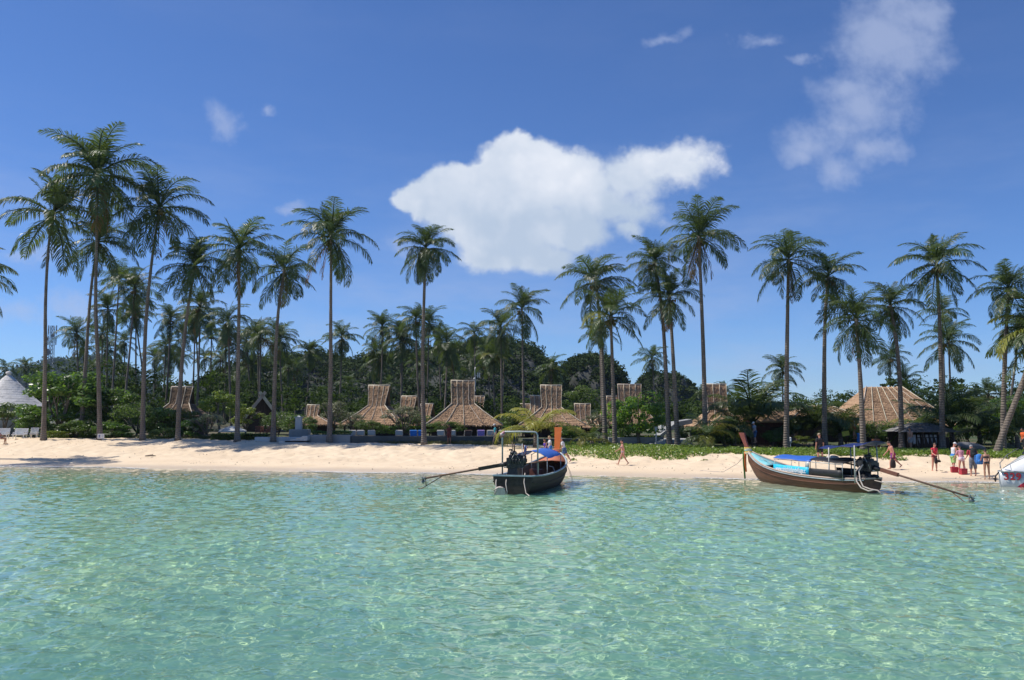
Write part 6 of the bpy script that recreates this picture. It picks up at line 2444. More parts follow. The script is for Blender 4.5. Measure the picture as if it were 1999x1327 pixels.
# --- speedboat cut by the right edge
Ysb = 45.6
p0 = at(1951, 943, Ysb)
sb = empty('speedboat', (p0.x, Ysb, 0.0), 0.02, 'white speedboat with red number 329 at the right edge', 'boat')
M_GEL = mat('white_gelcoat', (0.80, 0.80, 0.79), rough=0.22, coat=0.4, var=0.2, vscale=1.0, color2=(0.72, 0.73, 0.74))
M_GELG = mat('light_grey_gelcoat', (0.62, 0.64, 0.65), rough=0.25, coat=0.3)
M_RED = mat('red_gelcoat', (0.72, 0.025, 0.05), rough=0.25, coat=0.3)
M_NUM = mat('red_numerals', (0.42, 0.02, 0.03), rough=0.5)
M_NUMD = mat('dark_outline', (0.05, 0.02, 0.02), rough=0.5)
M_TINT = mat('tinted_window', (0.02, 0.02, 0.025), rough=0.08)
L = 8.5
hw = lambda x: 0.06 + 1.2 * (1 - (1 - min(1, x / 2.9)) ** 1.7)
def sb_ring(x, x_off_low):
    w = hw(x)
    return [Vector((x + 0.10, -w * 0.86, -0.25)), Vector((x + 0.02, -w * 0.94, 0.15)), Vector((x, -w, 0.78)), Vector((x, w, 0.78)), Vector((x + 0.02, w * 0.94, 0.15)), Vector((x + 0.10, w * 0.86, -0.25))]
b = MB()
b.loft([sb_ring(x, 0) for x in (0, 0.12, 0.3, 0.6, 1.0, 1.6, 2.4, 4, 6, L)], sm=True)
b.build('hull', M_GELG, sb)
b = MB()
deck = []
for x in (0.05, 0.3, 0.6, 1.0, 1.6, 2.4, 4, 6, L):
    w = hw(x)
    z = 0.84 + min(1.0, x / 1.7) * 0.85
    deck.append([Vector((x, -w * 1.0, 0.83)), Vector((x + 0.1, -w * (0.92 - 0.15 * min(1, x / 2)), z * 0.96)), Vector((x + 0.1, 0, z + 0.05)), Vector((x + 0.1, w * (0.92 - 0.15 * min(1, x / 2)), z * 0.96)), Vector((x, w, 0.83))])
b.loft(deck, closed=False, caps=False, sm=True)
b.build('deck', M_GEL, sb)
b = MB()
for sg in (-1, 1):
    b.tube([(x, sg * (hw(x) + 0.02), 0.80) for x in (0.02, 0.3, 0.6, 1.0, 1.6, 2.4, 4, 6, L)], 0.045, 6)
b.build('rub_rail', M_POLE, sb)
# red swoosh on the side, laid 6 mm proud of the hull
b = MB()
top = [(0.60, -0.06), (0.8, 0.16), (1.05, 0.34), (1.4, 0.48), (2.2, 0.62), (4.0, 0.74)]
rows = []
for (x, zt) in top:
    row = []
    for q in np.linspace(0, 1, 5):
        z = -0.10 + (zt + 0.10) * q
        f = (z + 0.25) / 0.4 if z < 0.15 else 0
        w = hw(x) * (0.86 + 0.08 * (z + 0.25) / 0.4 if z < 0.15 else 0.94 + 0.06 * (z - 0.15) / 0.63)
        row.append(Vector((x + 0.03, -w - 0.012, z)))
    rows.append(row)
b.sheet([r[::-1] for r in rows], thick=(0, 0.01, 0))
b.build('red_swoosh', M_RED, sb)
for k, ch in enumerate('329'):
    x = 0.24 + 0.235 * k
    xd = Vector((1, -(hw(x + 0.12) - hw(x - 0.12)) / 0.24, 0))
    base = Vector((x, -hw(x) - 0.035, 0.52))
    text_obj('number_outline', ch, 0.52, M_NUMD, sb, base, xd, (0, 0, 1), bold=0.016, extrude=0.002)
    text_obj('number', ch, 0.52, M_NUM, sb, base + Vector((-0.008, -0.008, 0.008)), xd, (0, 0, 1), bold=0.007, extrude=0.003)
b = MB()
b.tube([(0.15, -0.12, 0.95), (0.35, -0.45, 1.2), (1.0, -0.85, 1.62), (1.7, -0.95, 1.95)], 0.02, 6)
b.tube([(0.15, 0.12, 0.95), (0.35, 0.45, 1.2), (1.0, 0.85, 1.62), (1.7, 0.95, 1.95)], 0.02, 6)
for (x, y, z) in ((0.35, 0.45, 1.2), (1.0, 0.85, 1.62)):
    for sg in (-1, 1):
        b.tube([(x, sg * y, z), (x + 0.05, sg * y, z - 0.3)], 0.015, 5)
b.build('bow_rail', M_STEEL, sb)
b = MB()
for z in (1.22, 1.36):
    b.prism([(1.05, -1.03, z), (1.5, -1.12, z + 0.10), (1.5, -1.12, z)], (0, 0.02, 0))
b.build('fin_graphic', M_TINT, sb)
b = MB()
b.tube([(0.95, -1.0, 1.05), (0.95, -1.06, 1.05)], 0.05, 8)
b.build('cleat', M_STEEL, sb)
b = MB()
b.loft([[Vector((x, -1.0 * s_, z)), Vector((x, 1.0 * s_, z)), Vector((x + 0.6, 1.0 * s_, z + 0.9)), Vector((x + 0.6, -1.0 * s_, z + 0.9))] for (x, z, s_) in ((1.9, 1.65, 1.0), (2.1, 1.65, 0.98))], sm=False)
b.build('windscreen', M_TINT, sb)
b = MB()
b.box((4.6, 0, 2.75), (4.2, 2.2, 0.10))
b.build('hard_top', M_GEL, sb)
for x in (2.9, 6.4):
    for y in (-0.95, 0.95):
        b = MB()
        b.tube([(x, y, 1.6), (x, y, 2.72)], 0.04, 6)
        b.build('top_post', M_STEEL, sb)
b = MB()
b.tube([(0.0, 0.0, 0.75), (-0.18, 0.0, 0.55), (-0.22, 0.0, 0.3)], 0.035, 6)
b.tube([(-0.22, -0.12, 0.42), (-0.20, 0, 0.26), (-0.22, 0.12, 0.42)], 0.03, 6)
b.build('anchor', M_ENGINE, sb)
b = MB()
b.tube([(-0.05, 0.0, 0.62), (-1.2, 0.4, 0.34), (-2.6, 0.9, 0.38)], 0.015, 5)
b.build('bow_line', M_HOSE, sb)


# ------------------------------------------------------------------ people
SKIN = {'fair': mat('fair_skin', (0.60, 0.36, 0.26), rough=0.5, var=0.2, vscale=6), 'pink': mat('sunburnt_skin', (0.62, 0.29, 0.20), rough=0.5, var=0.25, vscale=6),
        'tan': mat('tanned_skin', (0.42, 0.215, 0.13), rough=0.45, var=0.2, vscale=6), 'brown': mat('brown_skin', (0.24, 0.12, 0.075), rough=0.45)}
M_EYE = mat('eye_dark', (0.02, 0.015, 0.012), rough=0.2)
M_LIP = mat('lips', (0.42, 0.15, 0.12), rough=0.5)
HAIRM = {'dark': mat('dark_hair', (0.025, 0.016, 0.012), rough=0.5), 'blond': mat('blond_hair', (0.48, 0.34, 0.16), rough=0.5), 'white': mat('white_hair', (0.72, 0.71, 0.69), rough=0.6),
         'brown': mat('brown_hair', (0.09, 0.05, 0.03), rough=0.5), 'grey': mat('grey_hair', (0.35, 0.33, 0.31), rough=0.6)}


def rotp(v, a):      # pitch forward in the x-z plane
    return Vector((v.x * cos(a) + v.z * sin(a), v.y, -v.x * sin(a) + v.z * cos(a)))


def person(u, Y, face, label, height=1.7, skin='fair', sex='m', lean=0, legs=((12, 6, 3), (-14, 12, 3)), arms=((18, 18, 8), (-18, 22, 8)), headp=0, hair='dark', hairlen=0.0, clothes=(), hat=None, z=None, group='people on the beach',
           bulk=1.0, twist=0.0, sit=False):
    """face: heading in degrees (0 = to the right, 90 = away from the viewer). legs/arms: left then right (forward swing, bend, spread) in degrees"""
    K = height / 1.70
    f = sex == 'f'
    hips = Vector((0, 0, 0))
    prim = []          # (bone, a, b, ra, rb)
    bones = {}

    def seg(name, a, b, ra, rb):
        prim.append((a, b, ra, rb))
        bones[name] = (a, b, max(ra, rb))
    ln = radians(lean)
    spine = rotp(Vector((0, 0, 1)), ln)
    fwd = rotp(Vector((1, 0, 0)), ln)
    feet = []
    for sg, nm, (h, k, sp) in ((1, 'L', legs[0]), (-1, 'R', legs[1])):
        j0 = hips + Vector((0, sg * 0.088, -0.02))
        d1 = rotp(Vector((0, 0, -1)), -radians(h))
        d1.y += sg * math.tan(radians(sp))
        d1.normalize()
        j1 = j0 + d1 * 0.42
        d2 = rotp(Vector((0, 0, -1)), -radians(h - k))
        d2.y += sg * math.tan(radians(sp * 0.4))
        d2.normalize()
        j2 = j1 + d2 * 0.405
        seg('thigh' + nm, j0, j1, 0.092 * bulk, 0.058 * bulk)
        seg('shin' + nm, j1, j1.lerp(j2, 0.3), 0.056 * bulk, 0.060 * bulk)
        prim.append((j1.lerp(j2, 0.3), j2, 0.060 * bulk, 0.036))
        bones['shin' + nm] = (j1, j2, 0.056)
        tilt = min(0.9, max(-0.5, radians(k - h) * 0.8))
        toe = rotp(Vector((1, 0, -0.22)), tilt)
        heel = j2 + rotp(Vector((-0.045, 0, -0.055)), tilt)
        prim.append((heel, heel + toe * 0.12, 0.036, 0.034))
        prim.append((heel + toe * 0.1, heel + toe * 0.19, 0.036, 0.024))
        bones['foot' + nm] = (heel, heel + toe * 0.19, 0.036)
        feet.append(min((heel.z - 0.036), (heel + toe * 0.19).z - 0.024))
    rings = []
    tor = [(-0.09, 0.085, 0.11), (-0.03, 0.115, 0.168 if f else 0.160), (0.06, 0.108, 0.158 if f else 0.150), (0.17, 0.092, 0.118 if f else 0.138), (0.30, 0.105, 0.140 if f else 0.160), (0.40, 0.108, 0.155 if f else 0.178),
           (0.47, 0.078, 0.135 if f else 0.155), (0.52, 0.055, 0.065)]
    for (t, rx, ry) in tor:
        c = spine * t
        rings.append([c + fwd * cos(2 * pi * q / 16) * rx * bulk + Vector((0, 1, 0)) * sin(2 * pi * q / 16) * ry * bulk for q in range(16)])
    bones['torso'] = (spine * -0.09, spine * 0.52, 0.15)
    if f:
        for sg in (-1, 1):
            prim.append((spine * 0.34 + fwd * 0.075 + Vector((0, sg * 0.07, 0)), spine * 0.33 + fwd * 0.095 + Vector((0, sg * 0.072, 0)), 0.062, 0.052))
    for sg in (-1, 1):
        prim.append((spine * -0.02 - fwd * 0.05 + Vector((0, sg * 0.07, 0)), spine * -0.04 - fwd * 0.055 + Vector((0, sg * 0.07, 0)), 0.088, 0.085))
    hands = []
    for sg, nm, (h, k, sp) in ((1, 'L', arms[0]), (-1, 'R', arms[1])):
        j0 = spine * 0.445 + Vector((0, sg * (0.165 if f else 0.188) * bulk, 0))
        d1 = rotp(Vector((0, 0, -1)), -radians(h) + ln * 0.3)
        d1.y += sg * math.tan(radians(sp))
        d1.normalize()
        j1 = j0 + d1 * 0.285
        d2 = rotp(Vector((0, 0, -1)), -radians(h + k) + ln * 0.3)
        d2.y += sg * math.tan(radians(sp * 0.3))
        d2.normalize()
        j2 = j1 + d2 * 0.25
        seg('uarm' + nm, j0, j1, (0.050 if f else 0.056) * bulk, 0.041 * bulk)
        seg('farm' + nm, j1, j2, 0.041, 0.028)
        side = Vector((0, 1, 0)) - d2 * d2.y
        side = d2.cross(Vector((0, sg, 0))).normalized()
        palm_ = j2 + d2 * 0.085
        prim.append((j2, palm_, 0.028, 0.036))
        for q, lf in enumerate((0.066, 0.076, 0.072, 0.056)):
            a0 = palm_ + side * (0.026 - 0.017 * q)
            curl = (d2 + Vector((0, -sg * 0.35, 0))).normalized()
            mid = a0 + d2 * lf * 0.55
            prim.append((a0, mid, 0.012, 0.011))
            prim.append((mid, mid + curl * lf * 0.5, 0.011, 0.010))
        th = j2 + d2 * 0.03 + side * 0.024
        prim.append((th, th + (d2 + side * 0.8).normalized() * 0.055, 0.014, 0.011))
        bones['hand' + nm] = (j2, palm_ + d2 * 0.07, 0.03)
        hands.append(palm_ + d2 * 0.03)
    hp = ln + radians(headp)
    hd = rotp(Vector((0, 0, 1)), hp)
    hf = rotp(Vector((1, 0, 0)), hp)
    nb = spine * 0.51
    neck = nb + (spine * 0.5 + hd * 0.5) * 0.085
    prim.append((nb - spine * 0.02, neck, 0.060 if not f else 0.052, 0.055 if not f else 0.047))
    bones['neck'] = (nb, neck, 0.055)
    hc = neck + hd * 0.095 + hf * 0.02
    bones['head'] = (hc - hd * 0.05, hc + hd * 0.05, 0.09)
    # ---- one closed skin from all the pieces
    b = MB()
    b.loft(rings)
    for a, bb, ra, rb in prim:
        ax = (bb - a)
        l = max(ax.length, 1e-4)
        ax = ax / l
        pts, rr = [], []
        for q in (-0.95, -0.6, 0.0):
            pts.append(a + ax * ra * q)
            rr.append(ra * math.sqrt(max(0.02, 1 - q * q)))
        for q in (0.0, 0.6, 0.95):
            pts.append(bb + ax * rb * q)
            rr.append(rb * math.sqrt(max(0.02, 1 - q * q)))
        b.tube(pts, rr, 8)
    Rh = Matrix((hf, Vector((0, 1, 0)), hd)).transposed()
    b.ball(hc + hd * 0.015, (0.095, 0.077, 0.112), 14, 10, rot=Rh)
    b.ball(hc + hf * 0.02 - hd * 0.055, (0.068, 0.058, 0.062), 10, 7, rot=Rh)          # jaw
    b.ball(hc + hf * 0.098 - hd * 0.012, (0.022, 0.014, 0.024), 8, 6, rot=Rh)          # nose
    for sg in (-1, 1):
        b.ball(hc + Vector((0, sg * 0.078, 0)) - hf * 0.008 - hd * 0.005, (0.022, 0.012, 0.032), 8, 6, rot=Rh)   # ears
    raw = bpy.data.objects.new('raw', b.mesh('raw', None))
    COL.objects.link(raw)
    md = raw.modifiers.new('r', 'REMESH')
    md.mode = 'VOXEL'
    md.voxel_size = 0.0135
    md2 = raw.modifiers.new('s', 'SMOOTH')
    md2.factor = 0.5
    md2.iterations = 3
    dg = bpy.context.evaluated_depsgraph_get()
    body = bpy.data.meshes.new_from_object(raw.evaluated_get(dg))
    bpy.data.objects.remove(raw)
    n = len(body.vertices)
    V = np.empty(n * 3, np.float32)
    body.vertices.foreach_get('co', V)
    V = V.reshape(-1, 3).astype(float)
    NN = np.empty(n * 3, np.float32)
    body.vertices.foreach_get('normal', NN)
    NN = NN.reshape(-1, 3).astype(float)
    names = list(bones)
    D = np.full((len(names), n), 9.0)
    T = np.zeros((len(names), n))
    for i, nm in enumerate(names):
        a, bb, r = bones[nm]
        a, bb = np.array(a), np.array(bb)
        ab = bb - a
        t = np.clip(((V - a) @ ab) / (ab @ ab), 0, 1)
        D[i] = np.linalg.norm(V - (a + t[:, None] * ab), axis=1) - r
        T[i] = t
    who = D.argmin(0)
    tt = T[who, np.arange(n)]
    lift = -min(feet)
    x, y = None, None
    p = at(u, 850, Y)
    zz = gz(p.x, Y) if z is None else z
    root = empty('person', (p.x, Y, zz), radians(face), label, 'person', group, scale=K)
    off = Vector((0, 0, lift))
    body.transform(Matrix.Translation(off))
    body.materials.clear()
    body.materials.append(SKIN[skin])
    body.polygons.foreach_set('use_smooth', np.ones(len(body.polygons), bool))
    obj('body', body, root)
    nq = len(body.polygons)
    faces = np.empty(nq * 4, np.int32)
    body.loops.foreach_get('vertex_index', faces)
    faces = faces.reshape(-1, 4)
    Vo = V + np.array(off)
    for (nm, m_, spec, thick) in clothes:
        sel = np.zeros(n, bool)
        for (bn, t0, t1) in spec:
            for side_ in (('L', 'R') if bn in ('thigh', 'shin', 'uarm', 'farm', 'foot') else ('',)):
                i = names.index(bn + side_)
                sel |= (who == i) & (tt >= t0) & (tt <= t1)
        fs = faces[sel[faces].sum(1) >= 3]
        if len(fs) == 0:
            continue
        used = np.unique(fs)
        rm = np.zeros(n, np.int64)
        rm[used] = np.arange(len(used))
        me = np_mesh(nm, Vo[used] + NN[used] * thick, rm[fs], m_, smooth_=True)
        o = obj(nm, me, root)
        so = o.modifiers.new('cloth', 'SOLIDIFY')
        so.thickness = min(0.012, thick * 0.8)
        so.offset = -1
    for sg in (-1, 1):
        e = MB()
        e.ball(hc + off + hf * 0.086 + Vector((0, sg * 0.032, 0)) + hd * 0.012, (0.010, 0.013, 0.008), 7, 5, rot=Rh)
        e.build('eye', M_EYE, root)
    e = MB()
    e.ball(hc + off + hf * 0.083 - hd * 0.055, (0.010, 0.024, 0.008), 8, 5, rot=Rh)
    e.build('mouth', M_LIP, root)
    if hair:
        e = MB()
        c = hc + off + hd * 0.03 - hf * 0.012
        rings = []
        for j in range(8):
            th = 1.75 * j / 7
            ring = []
            for q in range(16):
                a = 2 * pi * q / 16
                th2 = th * (0.72 if cos(a) > 0.3 else 1.0)
                ring.append(c + hf * cos(a) * sin(th2) * 0.103 + Vector((0, 1, 0)) * sin(a) * sin(th2) * 0.086 + hd * cos(th2) * 0.108)
            rings.append(ring)
        e.loft(rings[::-1])
        if hairlen > 0:
            e.loft([[c - hf * (0.07 + 0.02 * t) + Vector((0, 1, 0)) * sin(2 * pi * q / 10) * w + hf * cos(2 * pi * q / 10) * 0.035 - hd * hairlen * t + hd * 0.03 for q in range(10)] for (t, w) in ((0, 0.07), (0.4, 0.082), (0.8, 0.07), (1.0, 0.035))])
        e.build('hair', HAIRM[hair], root)
    if hat:
        e = MB()
        c = hc + off + hd * 0.045
        e.ball(c + hd * 0.02, (0.112, 0.095, 0.088), 14, 8, rot=Rh)
        e.build('cap', hat, root)
        e = MB()
        e.sheet([[c + hf * (0.085 + 0.10 * t) + Vector((0, 1, 0)) * (-0.075 + 0.15 * q / 6) * (1 - 0.25 * t * abs(q - 3) / 3) - hd * (0.006 + 0.02 * t) for q in range(7)] for t in (0, 0.5, 1)], thick=0.01)
        e.build('cap_brim', hat, root)
    Rz = Matrix.Rotation(radians(face), 4, 'Z')
    W_ = lambda v: root.location + (Rz @ Vector((v + off) * K))
    return root, W_(hands[0]), W_(hands[1]), W_(spine * 0.36 - fwd * 0.18), W_(hc)


def cloth(name, c, c2=None, vs=14.0):
    return mat(name, c, rough=0.9, var=0.9 if c2 else 0.3, vscale=vs, color2=c2)


SHORTS = lambda m, l=0.6, th=0.022: ('shorts', m, [('torso', 0.0, 0.30), ('thigh', 0.0, l)], th)
TRUNKS = lambda m: ('swim_trunks', m, [('torso', 0.0, 0.24), ('thigh', 0.0, 0.12)], 0.008)
SHIRT = lambda m, s=0.6, th=0.014: ('shirt', m, [('torso', 0.26, 0.98), ('uarm', 0.0, s)], th)
VEST = lambda m: ('vest', m, [('torso', 0.24, 0.93)], 0.014)
BRA = lambda m: ('bikini_top', m, [('torso', 0.58, 0.74)], 0.009)
c_turq = cloth('turquoise_shirt', (0.06, 0.42, 0.46))
c_khaki = cloth('khaki_cloth', (0.42, 0.33, 0.22))
c_white = cloth('white_cloth', (0.74, 0.74, 0.74))
c_navy = cloth('navy_cloth', (0.03, 0.05, 0.13), (0.10, 0.22, 0.42), 7)
c_purple = cloth('purple_dress', (0.11, 0.05, 0.40))
c_black = cloth('black_cloth', (0.02, 0.02, 0.024))
c_redp = cloth('red_patterned_shorts', (0.42, 0.03, 0.06), (0.12, 0.05, 0.22), 9)
c_red = cloth('red_top', (0.72, 0.04, 0.07))
c_dred = cloth('dark_red_shirt', (0.42, 0.04, 0.06))
c_green = cloth('lime_green_shorts', (0.30, 0.58, 0.14), (0.45, 0.62, 0.30), 10)
c_pink = cloth('pink_top', (0.72, 0.33, 0.40))
c_pinkp = cloth('pink_patterned_shorts', (0.66, 0.48, 0.60), (0.75, 0.68, 0.70), 12)
c_plaid = cloth('dark_plaid_shorts', (0.11, 0.12, 0.15), (0.25, 0.25, 0.27), 12)
c_orange = cloth('orange_vest', (0.85, 0.16, 0.04))
c_bik = cloth('striped_bikini', (0.24, 0.06, 0.10), (0.62, 0.55, 0.55), 16)
c_blue = cloth('blue_cloth', (0.05, 0.22, 0.62))
c_grey = cloth('grey_cloth', (0.30, 0.30, 0.31))

ROWL = 0
person(967, 74.5, 190, 'man in turquoise shirt and white cap walking left along the pool wall', 1.72, 'fair', 'm', 4, ((20, 8, 2), (-16, 14, 2)), ((-14, 20, 6), (16, 20, 6)), 4, 'grey', 0, (SHIRT(c_turq), SHORTS(c_khaki)), hat=c_white)
person(877, 75.6, 265, 'person in dark red clothes standing in the shade by the pool wall', 1.65, 'brown', 'f', 2, ((2, 2, 3), (-2, 3, 3)), ((6, 30, 6), (10, 25, 6)), 0, 'dark', 0.15, (SHIRT(cloth('maroon_cloth', (0.12, 0.03, 0.03))), SHORTS(cloth('maroon_cloth', (0.12, 0.03, 0.03)), 0.9)))
person(1066, 62.0, 215, 'dark haired woman in purple dress behind the middle boat', 1.60, 'tan', 'f', 10, ((16, 6, 2), (-14, 14, 2)), ((20, 25, 8), (-10, 20, 8)), 8, 'dark', 0.28, (('dress', c_purple, [('torso', 0.0, 0.86), ('thigh', 0.0, 0.75)], 0.022),))
person(1074, 62.8, 195, 'blond person in white shirt half hidden by the orange prow', 1.66, 'fair', 'f', 4, ((14, 6, 2), (-12, 12, 2)), ((10, 25, 8), (-10, 20, 8)), 4, 'blond', 0.12, (SHIRT(c_white), SHORTS(c_blue)))
person(1101, 60.6, 172, 'balding man in white shirt and blue shorts stepping left past the prow', 1.74, 'pink', 'm', 14, ((10, 8, 2), (-26, 10, 2)), ((8, 18, 8), (14, 22, 8)), 10, 'grey', 0, (SHIRT(c_white, 0.65, 0.02), SHORTS(c_navy, 0.7)), bulk=1.08)
person(1215, 58.4, 184, 'tanned woman in a bikini striding left in front of the green creeper', 1.66, 'pink', 'f', 2, ((25, 4, 2), (-22, 12, 2)), ((-18, 26, 7), (30, 30, 7)), 2, 'dark', 0.05, (TRUNKS(c_bik), BRA(c_bik)))
person(1600, 57.0, 100, 'man in black shirt and khaki cap seen from behind beyond the blue canopy', 1.78, 'pink', 'm', 2, ((4, 4, 4), (-4, 6, 4)), ((-4, 14, 10), (4, 16, 10)), 6, 'brown', 0, (SHIRT(c_black, 0.7, 0.02), SHORTS(c_black, 0.85)), hat=c_khaki, bulk=1.06)
person(1474, 68.6, 200, 'person in white cap with a dark backpack behind the dark red prow', 1.62, 'fair', 'f', 6, ((10, 6, 3), (-8, 10, 3)), ((14, 40, 6), (-4, 25, 6)), 10, 'dark', 0, (SHIRT(cloth('pale_blue_shirt', (0.35, 0.42, 0.52))), SHORTS(c_navy, 1.0)), hat=c_white, z=1.55)
person(1668, 69.4, 160, 'person in a white and red top beside the yellow board', 1.62, 'pink', 'f', 4, ((6, 6, 3), (-6, 8, 3)), ((10, 40, 6), (8, 30, 6)), 4, 'brown', 0.1, (SHIRT(c_white), SHORTS(c_red)), z=1.85)
p10 = person(1741, 54.0, 176, 'bare chested man in red patterned shorts striding left', 1.74, 'pink', 'm', 12, ((24, 18, 3), (-30, 16, 3)), ((-10, 24, 10), (26, 20, 10)), 24, 'brown', 0, (SHORTS(c_redp, 0.72, 0.03),), bulk=1.05)
p11 = person(1822, 52.6, 285, 'woman in red top holding a dark bag in each hand', 1.66, 'pink', 'f', 2, ((3, 3, 3), (-3, 3, 3)), ((0, 8, 16), (20, 50, 14)), 14, 'brown', 0.0, (SHIRT(c_red, 0.25), TRUNKS(cloth('dark_red_bottom', (0.20, 0.02, 0.03)))), bulk=1.06)
person(1859, 52.2, 10, 'white haired man in a white vest and lime green shorts', 1.74, 'pink', 'm', 8, ((6, 6, 3), (-6, 6, 3)), ((14, 30, 6), (6, 25, 6)), 14, 'white', 0, (VEST(c_white), ('waist_cloth', c_blue, [('torso', 0.0, 0.34)], 0.016), ('shorts', c_green, [('torso', 0.0, 0.12), ('thigh', 0.0, 0.95)], 0.035)))
person(1875, 51.5, 95, 'woman in pink top bending slightly, feet apart, seen from behind', 1.62, 'pink', 'f', 14, ((2, 4, 9), (4, 4, 9)), ((26, 16, 14), (30, 14, 14)), 18, 'brown', 0.06, (SHIRT(c_pink, 0.7), SHORTS(c_pinkp, 0.25, 0.012)), bulk=1.05)
p14 = person(1897, 50.5, 80, 'man in dark red shirt, grey cap and plaid shorts with a black backpack', 1.74, 'pink', 'm', 10, ((2, 4, 4), (4, 4, 4)), ((20, 40, 8), (16, 36, 8)), 18, 'grey', 0, (SHIRT(c_dred, 0.7, 0.02), SHORTS(c_plaid, 1.0, 0.035), ('trouser_hem', c_plaid, [('shin', 0.0, 0.30)], 0.03)), hat=c_grey, bulk=1.08)
person(1923, 49.2, 75, 'tanned woman in a black bikini seen from behind beside the speedboat', 1.66, 'tan', 'f', 12, ((-6, 4, 5), (10, 10, 5)), ((28, 22, 12), (22, 20, 12)), 24, 'dark', 0.10, (('bikini_bottom', c_black, [('torso', 0.02, 0.22)], 0.008), BRA(c_black)))
person(1777, 63.6, 200, 'bare chested man in grey shorts under the kiosk roof', 1.70, 'tan', 'm', 3, ((8, 6, 3), (-8, 8, 3)), ((10, 40, 6), (-6, 20, 6)), 4, 'dark', 0, (SHORTS(c_grey, 0.7),))
person(1998, 60.8, 180, 'person in an orange vest at the right edge above the speedboat', 1.70, 'tan', 'm', 4, ((8, 6, 3), (-8, 8, 3)), ((10, 40, 6), (-6, 20, 6)), 4, 'dark', 0, (SHIRT(c_orange, 0.6, 0.03), SHORTS(c_black, 1.0)))
p18 = person(1, 78.6, 20, 'sunbather sitting low on the sand at the left edge', 1.65, 'tan', 'f', -15, ((85, 80, 6), (80, 86, 6)), ((40, 20, 6), (-30, 20, 10)), 8, 'dark', 0.1, (TRUNKS(c_bik), BRA(c_bik)))


# ------------------------------------------------------------------ what they carry
def bag(name, loc, size, m, label, cat='bag', strap=0.25, rz=0.0):
    root = empty(name, loc, rz, label, cat)
    w, d, h = size
    b = MB()
    rings = []
    for (t, s_) in ((-1.0, 0.35), (-0.9, 0.8), (-0.5, 1.0), (0.2, 0.95), (0.7, 0.75), (1.0, 0.30)):
        rings.append([Vector((cos(2 * pi * k / 14) * w / 2 * s_, sin(2 * pi * k / 14) * d / 2 * s_, -h / 2 - strap + t * h / 2)) for k in range(14)])
    b.loft(rings)
    b.build('sack', m, root)
    b = MB()
    b.tube([(-w * 0.18, 0, -strap - 0.03), (-w * 0.10, 0, -strap * 0.4), (0, 0, 0.0), (w * 0.10, 0, -strap * 0.4), (w * 0.18, 0, -strap - 0.03)], 0.014, 5)
    b.build('strap', m, root)
    return root


bag('shoulder_bag', p10[1], (0.36, 0.22, 0.55), cloth('black_bag_cloth', (0.03, 0.022, 0.022)), 'dark bag hanging from the hand of the striding man', strap=0.12)
bag('swim_bag', p11[2], (0.22, 0.16, 0.40), cloth('black_bag_cloth', (0.03, 0.022, 0.022)), 'long dark bag hanging left of the woman in the red top', strap=0.10)
bag('pouch', p11[1], (0.24, 0.18, 0.14), cloth('black_bag_cloth', (0.03, 0.022, 0.022)), 'small dark pouch held out right of the woman in the red top', strap=0.06)


def backpack(loc, rz, s, m, label):
    root = empty('backpack', loc, rz, label, 'backpack')
    b = MB()
    rings = []
    for (z_, w, d) in ((-0.26, 0.13, 0.07), (-0.24, 0.17, 0.11), (-0.05, 0.18, 0.13), (0.12, 0.17, 0.11), (0.22, 0.13, 0.08), (0.26, 0.06, 0.04)):
        rings.append([Vector((sin(2 * pi * k / 16) * d * s, cos(2 * pi * k / 16) * w * s, z_ * s)) for k in range(16)])
    b.loft(rings)
    b.build('pack_body', m, root)
    b = MB()
    b.ball((-0.10 * s, 0, -0.10 * s), (0.07 * s, 0.12 * s, 0.10 * s), 10, 7)
    b.build('front_pocket', m, root)
    for sg in (-1, 1):
        b = MB()
        b.tube([(0.08 * s, sg * 0.11 * s, 0.20 * s), (0.24 * s, sg * 0.13 * s, 0.16 * s), (0.30 * s, sg * 0.13 * s, -0.05 * s), (0.10 * s, sg * 0.14 * s, -0.20 * s)], 0.018 * s, 5)
        b.build('shoulder_strap', m, root)
    return root


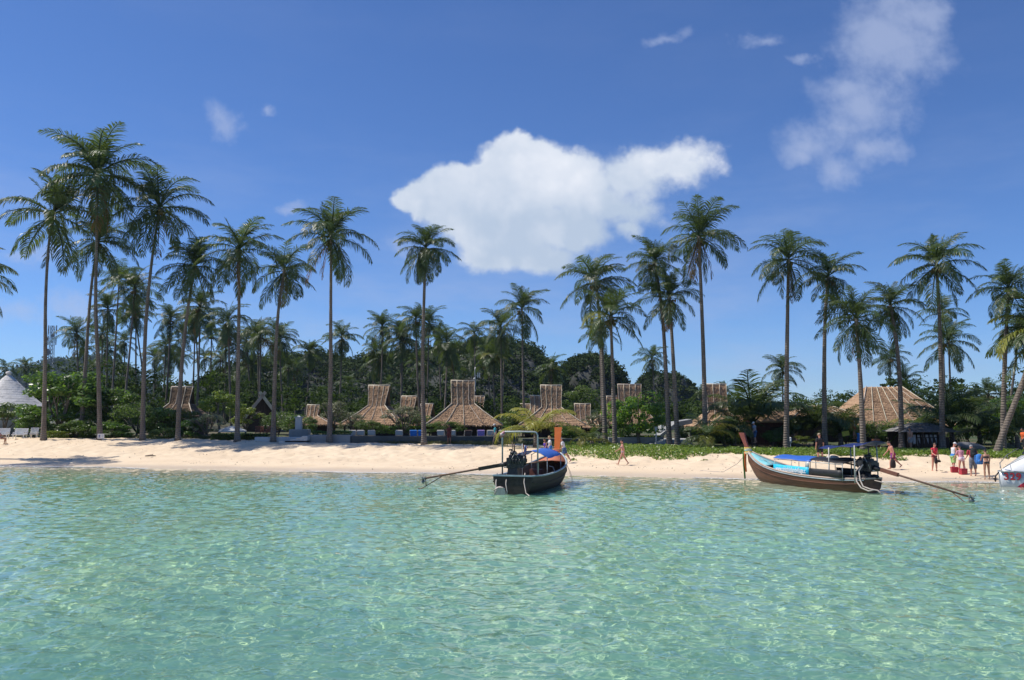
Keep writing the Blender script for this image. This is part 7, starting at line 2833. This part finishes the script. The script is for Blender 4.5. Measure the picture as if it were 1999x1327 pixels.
backpack(p14[3] + Vector((0.0, -0.03, 0.0)), radians(80), 1.05, cloth('black_backpack_cloth', (0.025, 0.03, 0.032)), 'black backpack worn by the man in plaid shorts')
pb = at(1912, 900, 49.7)
backpack(Vector((pb.x, 49.7, 1.22)), radians(80), 1.15, c_blue, 'blue backpack beside the woman in the black bikini')
M_COOL = mat('red_cooler_plastic', (0.45, 0.035, 0.06), rough=0.45, var=0.3, vscale=4)
for i, (u, Y, lab) in enumerate([(1863, 52.0, 'red box on the sand below the lime green shorts'), (1880, 51.2, 'red box on the sand between the feet of the woman in pink')]):
    p = at(u, 915, Y)
    root = empty('cool_box', (p.x, Y, gz(p.x, Y) - 0.01), 0.15 * (i * 2 - 1), lab, 'cool box', 'red boxes among the beach walkers')
    b = MB()
    b.box((0, 0, 0.15), (0.36, 0.26, 0.30), taper=(1.06, 1.06))
    o = b.build('box', M_COOL, root)
    b = MB()
    b.box((0, 0, 0.335), (0.40, 0.30, 0.06), taper=(0.94, 0.92))
    b.build('lid', M_COOL, root)
    b = MB()
    b.tube([(-0.18, 0, 0.26), (-0.16, 0, 0.44), (0.16, 0, 0.44), (0.18, 0, 0.26)], 0.012, 5)
    b.build('handle', M_WHITE, root)
p = at(1675, 848, 69.0)
b = MB()
b.sheet([[Vector((x + 0.03 * sin(9 * z_), 0.02 * sin(11 * x), z_)) for x in np.linspace(-0.22, 0.22, 6)] for z_ in np.linspace(0.4, -0.4, 6)], thick=(0, 0.02, 0))
o = b.build('beach_towel', c_blue, None, (p.x + 0.1, 68.9, 1.95))
tag(o, 'blue towel hanging beside the person at the yellow board', 'towel')


# ------------------------------------------------------------------ the air itself: a thin sea haze
hz = bpy.data.materials.new('sea_haze')
hz.use_nodes = True
ht = hz.node_tree
ht.nodes.clear()
H_ = NB(ht)
ho = H_.node('ShaderNodeOutputMaterial')
pv = H_.node('ShaderNodeVolumePrincipled')
pv.inputs['Color'].default_value = (0.62, 0.80, 1.0, 1.0)
pv.inputs['Density'].default_value = 0.00008
pv.inputs['Anisotropy'].default_value = 0.35
ht.links.new(pv.outputs[0], ho.inputs['Volume'])
b = MB()
b.box((0, 990, 63), (4900, 3300, 136))
o = b.build('haze', hz)
tag(o, kind='stuff')
